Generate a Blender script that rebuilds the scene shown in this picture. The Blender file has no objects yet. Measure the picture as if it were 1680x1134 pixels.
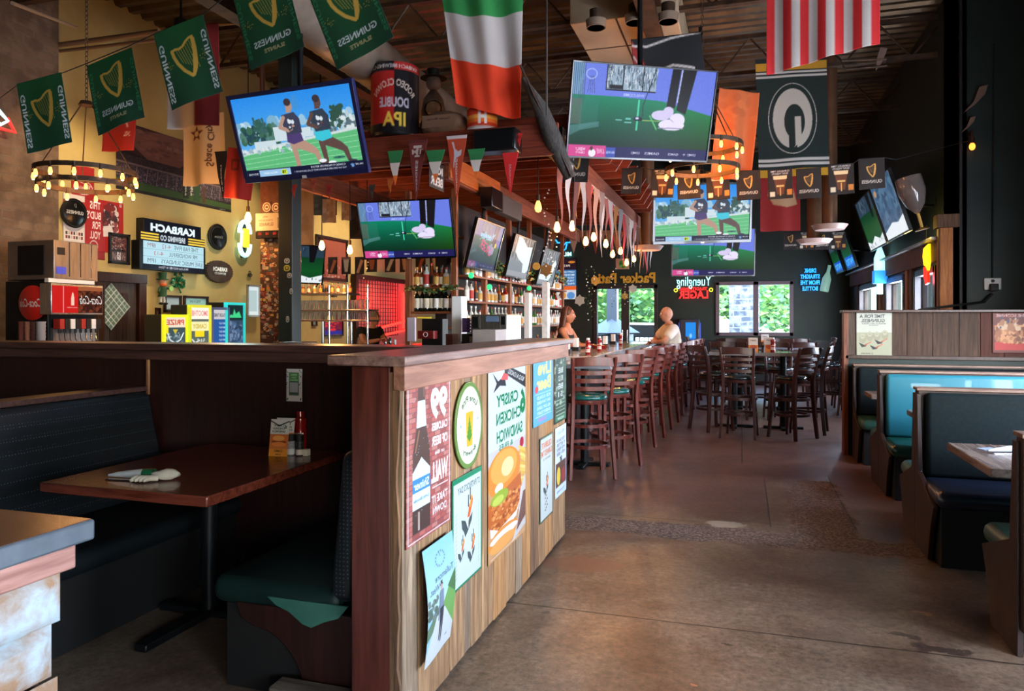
import bpy, bmesh, math, random
import numpy as np
from mathutils import Vector, Matrix, Euler
PI = math.pi
R_ = math.radians
COL = bpy.context.scene.collection
random.seed(7)
NPR = np.random.RandomState(11)
# camera geometry (measured)
YAW = math.atan(377 / 1200.0)
SN, CS = math.sin(YAW), math.cos(YAW)
CAMZ = 1.5
def ray(px, py):
 u = (px - 840) / 1200.0; v = (525 - py) / 1200.0
 return Vector((-SN + CS * u, CS + SN * u, v))
def onX(px, py, X):
 d = ray(px, py); t = X / d.x
 return Vector((X, d.y * t, CAMZ + d.z * t))
def onY(px, py, Y):
 d = ray(px, py); t = Y / d.y
 return Vector((d.x * t, Y, CAMZ + d.z * t))
def onZ(px, py, Z):
 d = ray(px, py); t = (Z - CAMZ) / d.z
 return Vector((d.x * t, d.y * t, Z))
# colour
def lin(c):
 c = np.asarray(c, float) / 255.0
 return np.where(c <= 0.04045, c / 12.92, ((c + 0.055) / 1.055) ** 2.4)
def L4(c):
 l = lin(c); return (float(l[0]), float(l[1]), float(l[2]), 1.0)
MATS = {}
def mat(name, col=(128, 128, 128), col2=None, rough=0.5, metal=0.0, scale=6.0, stretch=(1, 1, 1), kind='noise',
  bump=0.0, detail=5.0, lo=0.35, hi=0.65, spec=0.5, emit=None, estr=1.0, trans=0.0, ior=1.45, coat=0.0,
  rough2=None, alpha=1.0, col3=None, dist=0.0, sheen=0.0):
 if name in MATS: return MATS[name]
 m = bpy.data.materials.new(name); m.use_nodes = True; MATS[name] = m
 nt = m.node_tree; N = nt.nodes; Lk = nt.links
 b = N['Principled BSDF']
 b.inputs['Base Color'].default_value = L4(col)
 b.inputs['Roughness'].default_value = rough
 b.inputs['Metallic'].default_value = metal
 b.inputs['Specular IOR Level'].default_value = spec
 b.inputs['Transmission Weight'].default_value = trans
 b.inputs['IOR'].default_value = ior
 b.inputs['Coat Weight'].default_value = coat
 b.inputs['Alpha'].default_value = alpha
 b.inputs['Sheen Weight'].default_value = sheen
 if emit is not None:
  b.inputs['Emission Color'].default_value = L4(emit)
  b.inputs['Emission Strength'].default_value = estr
 if col2 is not None or bump:
  tc = N.new('ShaderNodeTexCoord'); mp = N.new('ShaderNodeMapping')
  mp.inputs['Scale'].default_value = stretch
  Lk.new(tc.outputs['Object'], mp.inputs['Vector'])
  if kind == 'voronoi':
   t = N.new('ShaderNodeTexVoronoi'); t.inputs['Scale'].default_value = scale; out = t.outputs['Distance']
  elif kind == 'wave':
   t = N.new('ShaderNodeTexWave'); t.inputs['Scale'].default_value = scale
   t.inputs['Distortion'].default_value = dist; t.inputs['Detail'].default_value = 2; out = t.outputs['Fac']
  else:
   t = N.new('ShaderNodeTexNoise'); t.inputs['Scale'].default_value = scale
   t.inputs['Detail'].default_value = detail; t.inputs['Roughness'].default_value = .6
   t.inputs['Distortion'].default_value = dist; out = t.outputs['Fac']
  Lk.new(mp.outputs[0], t.inputs['Vector'])
  if col2 is not None:
   rp = N.new('ShaderNodeValToRGB'); e = rp.color_ramp.elements
   e[0].position = lo; e[0].color = L4(col); e[1].position = hi; e[1].color = L4(col2)
   if col3 is not None:
    k = e.new((lo + hi) / 2); k.color = L4(col3)
   Lk.new(out, rp.inputs['Fac']); Lk.new(rp.outputs[0], b.inputs['Base Color'])
  if rough2 is not None:
   mr = N.new('ShaderNodeMapRange'); mr.inputs['From Min'].default_value = lo; mr.inputs['From Max'].default_value = hi
   mr.inputs['To Min'].default_value = rough; mr.inputs['To Max'].default_value = rough2
   Lk.new(out, mr.inputs['Value']); Lk.new(mr.outputs[0], b.inputs['Roughness'])
  if bump:
   bp = N.new('ShaderNodeBump'); bp.inputs['Strength'].default_value = bump; bp.inputs['Distance'].default_value = .01
   Lk.new(out, bp.inputs['Height']); Lk.new(bp.outputs[0], b.inputs['Normal'])
 return m
def wood(name, c1, c2, axis='z', rough=.4, scale=3.0, bump=.15, coat=0.0, lo=.35, hi=.68, c3=None):
 st = {'x': (1, 14, 14), 'y': (14, 1, 14), 'z': (14, 14, 1)}[axis]
 return mat(name, c1, c2, rough=rough, scale=scale, stretch=st, bump=bump, coat=coat, lo=lo, hi=hi, dist=.6, col3=c3)
def art_mat(name, rough=.6, emission=0.0, coat=0.0):
 if name in MATS: return MATS[name]
 m = bpy.data.materials.new(name); m.use_nodes = True; MATS[name] = m
 nt = m.node_tree; b = nt.nodes['Principled BSDF']
 a = nt.nodes.new('ShaderNodeAttribute'); a.attribute_name = 'paint'
 b.inputs['Roughness'].default_value = rough
 b.inputs['Coat Weight'].default_value = coat
 if emission > 0:
  b.inputs['Base Color'].default_value = (.002, .002, .002, 1)
  nt.links.new(a.outputs['Color'], b.inputs['Emission Color'])
  b.inputs['Emission Strength'].default_value = emission; b.inputs['Specular IOR Level'].default_value = .06
 else:
  nt.links.new(a.outputs['Color'], b.inputs['Base Color'])
 return m
# mesh builder
def perp(d):
 d = Vector(d).normalized()
 a = Vector((0, 0, 1)) if abs(d.z) < .9 else Vector((1, 0, 0))
 x = d.cross(a).normalized(); return x, x.cross(d).normalized()
class MB:
 def __init__(s): s.v = []; s.f = []; s.mi = []; s.cur = 0
 def m(s, i): s.cur = i; return s
 def add(s, vs, fs):
  o = len(s.v); s.v += [tuple(p) for p in vs]
  for f in fs: s.f.append([o + i for i in f]); s.mi.append(s.cur)
  return s
 def box(s, a, b, rot=None, piv=None):
  x0, y0, z0 = a; x1, y1, z1 = b
  vs = [Vector(p) for p in ((x0, y0, z0), (x1, y0, z0), (x1, y1, z0), (x0, y1, z0), (x0, y0, z1), (x1, y0, z1), (x1, y1, z1), (x0, y1, z1))]
  if rot is not None:
   pv = Vector(piv) if piv else (Vector(a) + Vector(b)) / 2
   vs = [rot @ (p - pv) + pv for p in vs]
  return s.add(vs, [(0, 3, 2, 1), (4, 5, 6, 7), (0, 1, 5, 4), (1, 2, 6, 5), (2, 3, 7, 6), (3, 0, 4, 7)])
 def cbox(s, c, sz, rot=None):
  c = Vector(c); h = Vector(sz) / 2
  return s.box(c - h, c + h, rot)
 def cyl(s, p0, p1, r0, r1=None, n=12, cap=True):
  r1 = r0 if r1 is None else r1
  p0, p1 = Vector(p0), Vector(p1); x, y = perp(p1 - p0); vs = []
  for p, r in ((p0, r0), (p1, r1)):
   for k in range(n):
    a = 2 * PI * k / n; vs.append(p + r * (math.cos(a) * x + math.sin(a) * y))
  fs = [(k, (k + 1) % n, n + (k + 1) % n, n + k) for k in range(n)]
  if cap: fs += [tuple(range(n))[::-1], tuple(range(n, 2 * n))]
  return s.add(vs, fs)
 def tube(s, path, r, n=8, closed=False):
  path = [Vector(p) for p in path]; vs = []; m = len(path)
  px = None
  for i, p in enumerate(path):
   if closed: d = path[(i + 1) % m] - path[i - 1]
   else: d = path[min(i + 1, m - 1)] - path[max(i - 1, 0)]
   x, y = perp(d)
   if px is not None:
    dn = d.normalized(); x = (px - dn * px.dot(dn))
    if x.length < 1e-6: x, y = perp(d)
    x.normalize(); y = x.cross(dn)
   px = x
   rr = r[i] if isinstance(r, (list, tuple)) else r
   for k in range(n):
    a = 2 * PI * k / n; vs.append(p + rr * (math.cos(a) * x + math.sin(a) * y))
  fs = []
  for i in range(m if closed else m - 1):
   j = (i + 1) % m
   for k in range(n): fs.append((i * n + k, i * n + (k + 1) % n, j * n + (k + 1) % n, j * n + k))
  if not closed: fs += [tuple(range(n))[::-1], tuple(range((m - 1) * n, m * n))]
  return s.add(vs, fs)
 def sweep(s, path, w, h, up=(0, 0, 1)):
  """rectangular section along a path; w across, h along up"""
  path = [Vector(p) for p in path]; up = Vector(up); vs = []; m = len(path)
  for i, p in enumerate(path):
   d = (path[min(i + 1, m - 1)] - path[max(i - 1, 0)]).normalized()
   sd = d.cross(up)
   if sd.length < 1e-5: sd = Vector((1, 0, 0))
   sd.normalize(); u2 = sd.cross(d).normalized()
   ww = w[i] if isinstance(w, (list, tuple)) else w; hh = h[i] if isinstance(h, (list, tuple)) else h
   for a, b in ((-1, -1), (1, -1), (1, 1), (-1, 1)): vs.append(p + sd * a * ww / 2 + u2 * b * hh / 2)
  fs = []
  for i in range(m - 1):
   for k in range(4): fs.append((i * 4 + k, i * 4 + (k + 1) % 4, i * 4 + 4 + (k + 1) % 4, i * 4 + 4 + k))
  fs += [(3, 2, 1, 0), tuple(range((m - 1) * 4, m * 4))]
  return s.add(vs, fs)
 def lathe(s, prof, c=(0, 0, 0), n=16, axis=None):
  c = Vector(c); vs = []; q = None
  if axis is not None: q = Vector((0, 0, 1)).rotation_difference(Vector(axis))
  for r, z in prof:
   for k in range(n):
    a = 2 * PI * k / n; p = Vector((r * math.cos(a), r * math.sin(a), z))
    if q: p = q @ p
    vs.append(p + c)
  fs = []
  for i in range(len(prof) - 1):
   for k in range(n): fs.append((i * n + k, i * n + (k + 1) % n, (i + 1) * n + (k + 1) % n, (i + 1) * n + k))
  if prof[0][0] > 1e-6: fs.append(tuple(range(n))[::-1])
  if prof[-1][0] > 1e-6: fs.append(tuple(range((len(prof) - 1) * n, len(prof) * n)))
  return s.add(vs, fs)
 def prism(s, poly, t, o=(0, 0, 0), ax=(1, 0, 0), ay=(0, 0, 1)):
  o = Vector(o); ax = Vector(ax); ay = Vector(ay); nn = ax.cross(ay).normalized(); n = len(poly)
  vs = [o + ax * p[0] + ay * p[1] + nn * (t / 2) for p in poly] + [o + ax * p[0] + ay * p[1] - nn * (t / 2) for p in poly]
  fs = [tuple(range(n)), tuple(range(n, 2 * n))[::-1]] + [(k, n + k, n + (k + 1) % n, (k + 1) % n) for k in range(n)]
  return s.add(vs, fs)
 def ball(s, c, r, n=12, sz=(1, 1, 1)):
  c = Vector(c); pr = []
  for i in range(n // 2 + 1):
   a = -PI / 2 + PI * i / (n // 2); pr.append((r * math.cos(a), r * math.sin(a)))
  vs = []
  for rr, z in pr:
   for k in range(n):
    a = 2 * PI * k / n; vs.append(c + Vector((rr * math.cos(a) * sz[0], rr * math.sin(a) * sz[1], z * sz[2])))
  fs = []
  for i in range(len(pr) - 1):
   for k in range(n): fs.append((i * n + k, i * n + (k + 1) % n, (i + 1) * n + (k + 1) % n, (i + 1) * n + k))
  return s.add(vs, fs)
def finish(me, smooth=None):
 if smooth is not None:
  me.polygons.foreach_set('use_smooth', [True] * len(me.polygons))
  try: me.set_sharp_from_angle(angle=R_(smooth))
  except Exception: pass
 me.update()
def link(name, me, parent=None, loc=(0, 0, 0), rot=(0, 0, 0)):
 o = bpy.data.objects.new(name, me); COL.objects.link(o); o.location = loc
 if isinstance(rot, Matrix): o.rotation_euler = rot.to_euler()
 else: o.rotation_euler = rot
 if parent is not None: o.parent = parent
 return o
def obj(name, mb, mats, parent=None, loc=(0, 0, 0), rot=(0, 0, 0), smooth=35, bevel=0.0, seg=2, label=None):
 me = bpy.data.meshes.new(name); me.from_pydata(mb.v, [], mb.f)
 if not isinstance(mats, (list, tuple)): mats = [mats]
 for m in mats: me.materials.append(m)
 if len(mats) > 1: me.polygons.foreach_set('material_index', mb.mi)
 bm = bmesh.new(); bm.from_mesh(me)
 bmesh.ops.remove_doubles(bm, verts=bm.verts, dist=1e-6)
 bmesh.ops.recalc_face_normals(bm, faces=bm.faces); bm.to_mesh(me); bm.free()
 finish(me, smooth)
 o = link(name, me, parent, loc, rot)
 if bevel:
  b = o.modifiers.new('edge', 'BEVEL'); b.width = bevel; b.segments = seg; b.limit_method = 'ANGLE'; b.angle_limit = R_(40)
 if label: o['label'] = label
 return o
def tag(o, label, cat, group=None, kind=None):
 o['label'] = label; o['category'] = cat
 if group: o['group'] = group
 if kind: o['kind'] = kind
 return o
def thing(name, label, cat, loc=(0, 0, 0), rz=0.0, group=None, rot=None):
 o = bpy.data.objects.new(name, None); COL.objects.link(o); o.location = loc
 o.empty_display_size = .1
 if rot is not None: o.rotation_euler = rot.to_euler() if isinstance(rot, Matrix) else rot
 else: o.rotation_euler = (0, 0, rz)
 return tag(o, label, cat, group)
def struct(name, mb, mats, **k):
 o = obj(name, mb, mats, **k); o['kind'] = 'structure'; return o
def copy_tree(o, parent=None):
 c = o.copy(); COL.objects.link(c)
 if parent is not None: c.parent = parent
 for ch in list(o.children): copy_tree(ch, c)
 return c
def dup(root, loc, rz=None, label=None, group=None):
 r = copy_tree(root); r.location = loc
 if rz is not None: r.rotation_euler = (0, 0, rz)
 if label: r['label'] = label
 if group: r['group'] = group
 return r
def frame_rot(right, normal):
 """rotation whose local X = right and local -Y = normal"""
 x = Vector(right).normalized(); y = -Vector(normal).normalized(); z = x.cross(y).normalized(); y = z.cross(x)
 return Matrix((x, y, z)).transposed()
ORD = ['first', 'second', 'third', 'fourth', 'fifth', 'sixth', 'seventh', 'eighth', 'ninth', 'tenth', 'eleventh', 'twelfth', 'thirteenth',
  'fourteenth', 'fifteenth', 'sixteenth', 'seventeenth', 'eighteenth', 'nineteenth', 'twentieth', 'twenty-first', 'twenty-second',
  'twenty-third', 'twenty-fourth', 'twenty-fifth', 'twenty-sixth', 'twenty-seventh', 'twenty-eighth', 'twenty-ninth', 'thirtieth', 'thirty-first', 'thirty-second', 'thirty-third', 'thirty-fourth']
# drawings: small pictures painted into a colour attribute
_glyph = {}
def text_tris(s, bold=0.0):
 key = (s, bold)
 if key in _glyph: return _glyph[key]
 cu = bpy.data.curves.new('t', 'FONT'); cu.body = s; cu.offset = bold; cu.resolution_u = 3
 o = bpy.data.objects.new('t', cu); COL.objects.link(o)
 dg = bpy.context.evaluated_depsgraph_get(); dg.update()
 me = bpy.data.meshes.new_from_object(o.evaluated_get(dg))
 me.calc_loop_triangles()
 v = np.array([p.co[:2] for p in me.vertices]) if len(me.vertices) else np.zeros((0, 2))
 t = np.array([l.vertices[:] for l in me.loop_triangles], int).reshape(-1, 3)
 bpy.data.objects.remove(o); bpy.data.curves.remove(cu); bpy.data.meshes.remove(me)
 _glyph[key] = (v, t); return v, t
class Art:
 """picture of w x h units; y up; res = grid points per unit (drawn at twice that)"""
 def __init__(s, w, h, res, bg=(255, 255, 255)):
  s.w, s.h = w, h; s.nx = max(3, int(round(w * res))); s.ny = max(3, int(round(h * res)))
  s.a = np.zeros((s.ny * 2, s.nx * 2, 3), np.float32); s.a[:] = bg
  s.kx = s.nx * 2 / w; s.ky = s.ny * 2 / h
  s.X, s.Y = np.meshgrid((np.arange(s.nx * 2) + .5) / s.kx, (np.arange(s.ny * 2) + .5) / s.ky)
 def _bb(s, x0, y0, x1, y1):
  i0 = max(0, int(x0 * s.kx) - 1); i1 = min(s.nx * 2, int(x1 * s.kx) + 2)
  j0 = max(0, int(y0 * s.ky) - 1); j1 = min(s.ny * 2, int(y1 * s.ky) + 2)
  return slice(j0, max(j0, j1)), slice(i0, max(i0, i1))
 def _put(s, b, mask, col, al=1.0):
  sub = s.a[b]
  if callable(col): c = col(s.X[b], s.Y[b])[mask]
  else: c = np.array(col, np.float32)
  sub[mask] = sub[mask] * (1 - al) + c * al
 def rect(s, x0, y0, x1, y1, col, al=1.0):
  b = s._bb(x0, y0, x1, y1); X, Y = s.X[b], s.Y[b]
  s._put(b, (X >= x0) & (X <= x1) & (Y >= y0) & (Y <= y1), col, al); return s
 def ell(s, cx, cy, rx, ry=None, col=(0, 0, 0), al=1.0, rot=0.0):
  ry = rx if ry is None else ry; m = max(rx, ry); b = s._bb(cx - m, cy - m, cx + m, cy + m)
  X, Y = s.X[b] - cx, s.Y[b] - cy
  if rot: cr, sr = math.cos(rot), math.sin(rot); X, Y = X * cr + Y * sr, -X * sr + Y * cr
  s._put(b, (X / rx) ** 2 + (Y / ry) ** 2 <= 1, col, al); return s
 def ring(s, cx, cy, rx, ry, t, col):
  b = s._bb(cx - rx, cy - ry, cx + rx, cy + ry); X, Y = s.X[b] - cx, s.Y[b] - cy
  s._put(b, ((X / rx) ** 2 + (Y / ry) ** 2 <= 1) & ((X / (rx - t)) ** 2 + (Y / (ry - t)) ** 2 > 1), col); return s
 def poly(s, pts, col, al=1.0):
  P = np.array(pts, float); b = s._bb(P[:, 0].min(), P[:, 1].min(), P[:, 0].max(), P[:, 1].max())
  X, Y = s.X[b], s.Y[b]; inside = np.zeros(X.shape, bool)
  for i in range(len(P)):
   (xa, ya), (xb, yb) = P[i - 1], P[i]
   if ya == yb: continue
   cond = ((ya > Y) != (yb > Y)) & (X < (xb - xa) * (Y - ya) / (yb - ya) + xa); inside ^= cond
  s._put(b, inside, col, al); return s
 def line(s, pts, w, col, al=1.0):
  for (xa, ya), (xb, yb) in zip(pts[:-1], pts[1:]):
   b = s._bb(min(xa, xb) - w, min(ya, yb) - w, max(xa, xb) + w, max(ya, yb) + w)
   X, Y = s.X[b], s.Y[b]; dx, dy = xb - xa, yb - ya; l2 = dx * dx + dy * dy or 1e-9
   t = np.clip(((X - xa) * dx + (Y - ya) * dy) / l2, 0, 1)
   s._put(b, (X - xa - t * dx) ** 2 + (Y - ya - t * dy) ** 2 <= (w / 2) ** 2, col, al)
  return s
 def tris(s, V, T, col):
  for t in T:
   (x0, y0), (x1, y1), (x2, y2) = V[t]
   b = s._bb(min(x0, x1, x2), min(y0, y1, y2), max(x0, x1, x2), max(y0, y1, y2))
   X, Y = s.X[b], s.Y[b]
   d0 = (x1 - x0) * (Y - y0) - (y1 - y0) * (X - x0); d1 = (x2 - x1) * (Y - y1) - (y2 - y1) * (X - x1); d2 = (x0 - x2) * (Y - y2) - (y0 - y2) * (X - x2)
   s._put(b, ((d0 >= 0) & (d1 >= 0) & (d2 >= 0)) | ((d0 <= 0) & (d1 <= 0) & (d2 <= 0)), col)
  return s
 def text(s, st, cx, cy, h, col, w=None, mirror=True, bold=.02, rot=0.0, arc=None, shear=0.0):
  V, T = text_tris(st, bold)
  if not len(V): return s
  V = V.copy(); lo, hi = V.min(0), V.max(0); sc = h / max(hi[1] - lo[1], 1e-6); V = (V - (lo + hi) / 2)
  sx = sc if w is None else w / max(hi[0] - lo[0], 1e-6)
  V[:, 0] *= sx; V[:, 1] *= sc; V[:, 0] += shear * V[:, 1]
  if mirror: V[:, 0] *= -1
  if arc:                      # bend round a circle (radius r, upward or downward)
   r = arc; a = V[:, 0] / abs(r); rr = abs(r) + (V[:, 1] if r > 0 else -V[:, 1])
   V = np.stack([rr * np.sin(a), (rr * np.cos(a) - abs(r)) * (1 if r > 0 else -1)], 1)
  if rot:
   c_, s_ = math.cos(rot), math.sin(rot); V = np.stack([V[:, 0] * c_ - V[:, 1] * s_, V[:, 0] * s_ + V[:, 1] * c_], 1)
  V[:, 0] += cx; V[:, 1] += cy
  return s.tris(V, T, col)
 def speck(s, x0, y0, x1, y1, cols, n, r, seed=1, ar=1.0):
  rs = np.random.RandomState(seed)
  for k in range(n):
   s.ell(rs.uniform(x0, x1), rs.uniform(y0, y1), r * rs.uniform(.5, 1.4), r * ar * rs.uniform(.5, 1.4), cols[rs.randint(len(cols))])
  return s
 def grain(s, amt=8, seed=3, b=None):
  rs = np.random.RandomState(seed); n = rs.normal(0, amt, s.a.shape[:2])[..., None]
  s.a = np.clip(s.a + n, 0, 255).astype(np.float32); return s
 def out(s):
  a = s.a.reshape(s.ny, 2, s.nx, 2, 3).mean((1, 3)); a = lin(np.clip(a, 0, 255))
  return np.concatenate([a, np.ones(a.shape[:2] + (1,))], 2)
def art_mesh(name, art, fn, material, smooth=True, sides=None, mask=None):
 """grid surface fn(u,v)->(N,3) arrays coloured with the drawing"""
 nx, ny = art.nx, art.ny
 u, v = np.meshgrid(np.linspace(0, 1, nx), np.linspace(0, 1, ny)); P = fn(u.ravel(), v.ravel())
 idx = np.arange(nx * ny).reshape(ny, nx)
 q = np.stack([idx[:-1, :-1], idx[:-1, 1:], idx[1:, 1:], idx[1:, :-1]], -1).reshape(-1, 4)
 if mask is not None:
  mk = mask(u, v); keep = (mk[:-1, :-1] & mk[1:, 1:] & mk[:-1, 1:] & mk[1:, :-1]).ravel(); q = q[keep]
 me = bpy.data.meshes.new(name); me.vertices.add(len(P)); me.vertices.foreach_set('co', np.ascontiguousarray(P, np.float32).ravel())
 me.loops.add(q.size); me.loops.foreach_set('vertex_index', q.ravel().astype(np.int32)); me.polygons.add(len(q))
 me.polygons.foreach_set('loop_start', (np.arange(len(q)) * 4).astype(np.int32))
 me.polygons.foreach_set('use_smooth', np.ones(len(q), bool))
 me.update(calc_edges=True)
 at = me.color_attributes.new('paint', 'FLOAT_COLOR', 'POINT'); at.data.foreach_set('color', art.out().astype(np.float32).ravel())
 me.materials.append(material); return me
def panel_mesh(name, art, w, h, material, depth=0.0, wav=None):
 def fn(u, v):
  y = np.zeros_like(u) if wav is None else wav(u, v)
  return np.stack([(u - .5) * w, y, (v - .5) * h], 1)
 me = art_mesh(name, art, fn, material)
 return me
def panel(name, art, w, h, material, parent=None, loc=(0, 0, 0), rot=(0, 0, 0), back=None, t=.004, wav=None):
 """flat printed sheet facing local -Y; 'back' = (name, material) gives it a board behind"""
 o = link(name, panel_mesh(name, art, w, h, material, wav=wav), parent, loc, rot)
 if wav is not None:
  s = o.modifiers.new('thick', 'SOLIDIFY'); s.thickness = .0012; s.offset = 1
 elif t and back is None:
  s = o.modifiers.new('thick', 'SOLIDIFY'); s.thickness = t; s.offset = -1
 return o
def textobj(name, s, h, material, parent=None, loc=(0, 0, 0), rot=(0, 0, 0), w=None, depth=.01, bold=.01, mirror=True):
 V, T = text_tris(s, bold); V = V.copy(); lo, hi = V.min(0), V.max(0); sc = h / (hi[1] - lo[1]); V -= (lo + hi) / 2
 sx = sc if w is None else w / (hi[0] - lo[0]); V[:, 0] *= sx; V[:, 1] *= sc
 if mirror: V[:, 0] *= -1
 mb = MB(); mb.add([(a, 0, b) for a, b in V], [tuple(int(i) for i in t) for t in T])
 me = bpy.data.meshes.new(name); me.from_pydata(mb.v, [], mb.f)
 bm = bmesh.new(); bm.from_mesh(me); r = bmesh.ops.extrude_face_region(bm, geom=bm.faces[:])
 bmesh.ops.translate(bm, vec=(0, -depth, 0), verts=[g for g in r['geom'] if isinstance(g, bmesh.types.BMVert)])
 bmesh.ops.recalc_face_normals(bm, faces=bm.faces); bm.to_mesh(me); bm.free(); me.materials.append(material)
 return link(name, me, parent, loc, rot)
FONTY = None
PAPER = art_mat('printed_paper', .55); GLOSS = art_mat('glossy_print', .25); CLOTH = art_mat('printed_cloth', .85)
SCREEN = art_mat('lit_screen', .3, emission=.84); LITSIGN = art_mat('lit_sign_face', .4, emission=.9)
SKY_STRENGTH = 3.2
SUN_W = 12.0
FRONT_W = (25,)
SIDE_W = (40, 190, 120, 110)
# == THE ROOM
XL, XR1, XR2, YB, YF, YJ, ZC = -7.6, 2.4, 3.5, 18.5, -3.2, 10.1, 5.5
m_green = mat('dark_green_paint', (18, 30, 26), (26, 42, 36), rough=.55, scale=1.4, bump=.05)
m_green2 = mat('back_wall_green_paint', (30, 38, 30), (40, 52, 42), rough=.6, scale=1.1, bump=.05)
m_yellow = mat('mustard_paint', (168, 148, 92), (190, 170, 110), rough=.7, scale=1.0, bump=.05)
m_black = mat('black_paint', (14, 13, 13), (22, 20, 19), rough=.6, scale=4)
m_darkmetal = mat('dark_steel', (26, 28, 30), rough=.4, metal=.6)
m_steel = mat('brushed_steel', (170, 168, 165), (205, 203, 200), rough=.28, metal=1.0, scale=5, stretch=(20, 20, 1), rough2=.4)
m_chrome = mat('chrome', (215, 215, 215), rough=.12, metal=1.0)
m_deck = mat('galvanised_deck', (120, 98, 74), (88, 70, 54), rough=.42, metal=.75, scale=3)
m_rust = mat('aged_steel', (58, 44, 34), (90, 68, 50), rough=.55, metal=.5, scale=8)
m_trimwood = wood('dark_trim_wood', (34, 18, 14), (66, 34, 24), 'z', rough=.35)
m_timber = wood('raw_timber', (128, 84, 52), (176, 128, 84), 'z', rough=.7)
m_timber_d = wood('weathered_timber', (70, 48, 34), (120, 88, 62), 'z', rough=.75)
m_glass = mat('window_glass', (235, 245, 250), rough=.02, trans=1.0, ior=1.02, spec=.3)
def concrete():
 m = bpy.data.materials.new('stained_concrete'); m.use_nodes = True; nt = m.node_tree; N = nt.nodes; K = nt.links; b = N['Principled BSDF']
 tc = N.new('ShaderNodeTexCoord')
 def noise(sc, det=6, rg=.6, dis=0.0, off=0.0):
  t = N.new('ShaderNodeTexNoise'); t.inputs['Scale'].default_value = sc; t.inputs['Detail'].default_value = det
  t.inputs['Roughness'].default_value = rg; t.inputs['Distortion'].default_value = dis
  if off:
   mp = N.new('ShaderNodeMapping'); mp.inputs['Location'].default_value = (off, off * .7, off); K.new(tc.outputs['Object'], mp.inputs[0]); K.new(mp.outputs[0], t.inputs['Vector'])
  else: K.new(tc.outputs['Object'], t.inputs['Vector'])
  return t.outputs['Fac']
 def ramp(f, stops):
  r = N.new('ShaderNodeValToRGB'); e = r.color_ramp.elements
  e[0].position, e[0].color = stops[0][0], L4(stops[0][1]); e[1].position, e[1].color = stops[-1][0], L4(stops[-1][1])
  for p, c in stops[1:-1]: k = e.new(p); k.color = L4(c)
  K.new(f, r.inputs[0]); return r.outputs[0]
 def mix(f, a, c, mode='MIX'):
  x = N.new('ShaderNodeMix'); x.data_type = 'RGBA'; x.blend_type = mode
  if isinstance(f, float): x.inputs[0].default_value = f
  else: K.new(f, x.inputs[0])
  K.new(a, x.inputs[6])
  if isinstance(c, tuple): x.inputs[7].default_value = c
  else: K.new(c, x.inputs[7])
  return x.outputs[2]
 def mth(op, a, c=None, cl=False):
  x = N.new('ShaderNodeMath'); x.operation = op; x.use_clamp = cl
  for i, q in enumerate((a, c)):
   if q is None: continue
   if isinstance(q, (int, float)): x.inputs[i].default_value = q
   else: K.new(q, x.inputs[i])
  return x.outputs[0]
 sep = N.new('ShaderNodeSeparateXYZ'); K.new(tc.outputs['Object'], sep.inputs[0]); X, Y = sep.outputs[0], sep.outputs[1]
 nE = mth('MULTIPLY', mth('SUBTRACT', noise(2.6, 7, .65), .5), .55)
 Xn = mth('ADD', X, nE); Yn = mth('ADD', Y, mth('MULTIPLY', nE, .8))
 def band(v, lo, hi, soft=.015):
  a = mth('MULTIPLY', mth('SUBTRACT', v, lo), 1 / soft, True); c = mth('MULTIPLY', mth('SUBTRACT', hi, v), 1 / soft, True); return mth('MULTIPLY', a, c)
 near = ramp(noise(.9, 8, .62, .6), [(.3, (98, 76, 62)), (.42, (126, 104, 88)), (.55, (160, 142, 124)), (.68, (112, 88, 72))])
 far = ramp(noise(.7, 7, .6, .3, 5.0), [(.3, (104, 72, 62)), (.5, (144, 106, 94)), (.7, (126, 104, 98))])
 base = mix(band(Y, 5.6, 40, .6), near, far)
 darks = mth('MULTIPLY', mth('SUBTRACT', noise(1.6, 9, .7, .8, 9.0), .54), 5.0, True)
 base = mix(mth('MULTIPLY', darks, .6), base, L4((60, 38, 28)))
 # worn trench of exposed aggregate, filled slabs and joints
 tr = mth('MULTIPLY', band(Yn, 5.12, 5.52, .04), band(X, -9, 3.4, .05))
 tr2 = mth('MULTIPLY', band(Xn, .32, .82, .05), band(Yn, 5.2, 7.4, .06))
 vor = N.new('ShaderNodeTexVoronoi'); vor.inputs['Scale'].default_value = 55; K.new(tc.outputs['Object'], vor.inputs['Vector'])
 agg = ramp(vor.outputs['Distance'], [(.0, (215, 200, 188)), (.35, (156, 138, 128)), (.7, (84, 66, 58))])
 trm = mth('MAXIMUM', tr, tr2)
 base = mix(mth('MULTIPLY', trm, .85), base, agg)
 pale = mth('MAXIMUM', mth('MULTIPLY', band(Yn, 5.5, 5.68, .02), band(X, -1.6, .3, .02)), mth('MULTIPLY', band(X, .2, .36, .01), band(Yn, 5.6, 7.2, .03)))
 base = mix(mth('MULTIPLY', pale, .7), base, L4((150, 134, 110)))
 j = None
 for ax, p, lo, hi in ((Y, 3.70, -9, 9), (Y, 5.60, -9, .0), (X, .20, 5.6, 7.3), (X, .78, 5.6, 7.6), (Y, 5.70, .0, .3), (Y, 9.6, -9, 9), (X, .0, 8.0, 30), (X, -4.0, -9, 5)):
  ot = X if ax is Y else Y
  q = mth('MULTIPLY', band(ax, p - .008, p + .008, .004), band(ot, lo, hi, .01)); j = q if j is None else mth('MAXIMUM', j, q)
 base = mix(mth('MULTIPLY', j, .85), base, L4((30, 22, 18)))
 mot = noise(5.5, 9, .72, .5, 2.0); base = mix(.55, base, ramp(mot, [(.34, (84, 70, 60)), (.5, (128, 124, 118)), (.66, (176, 170, 164))]), 'OVERLAY')
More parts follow.
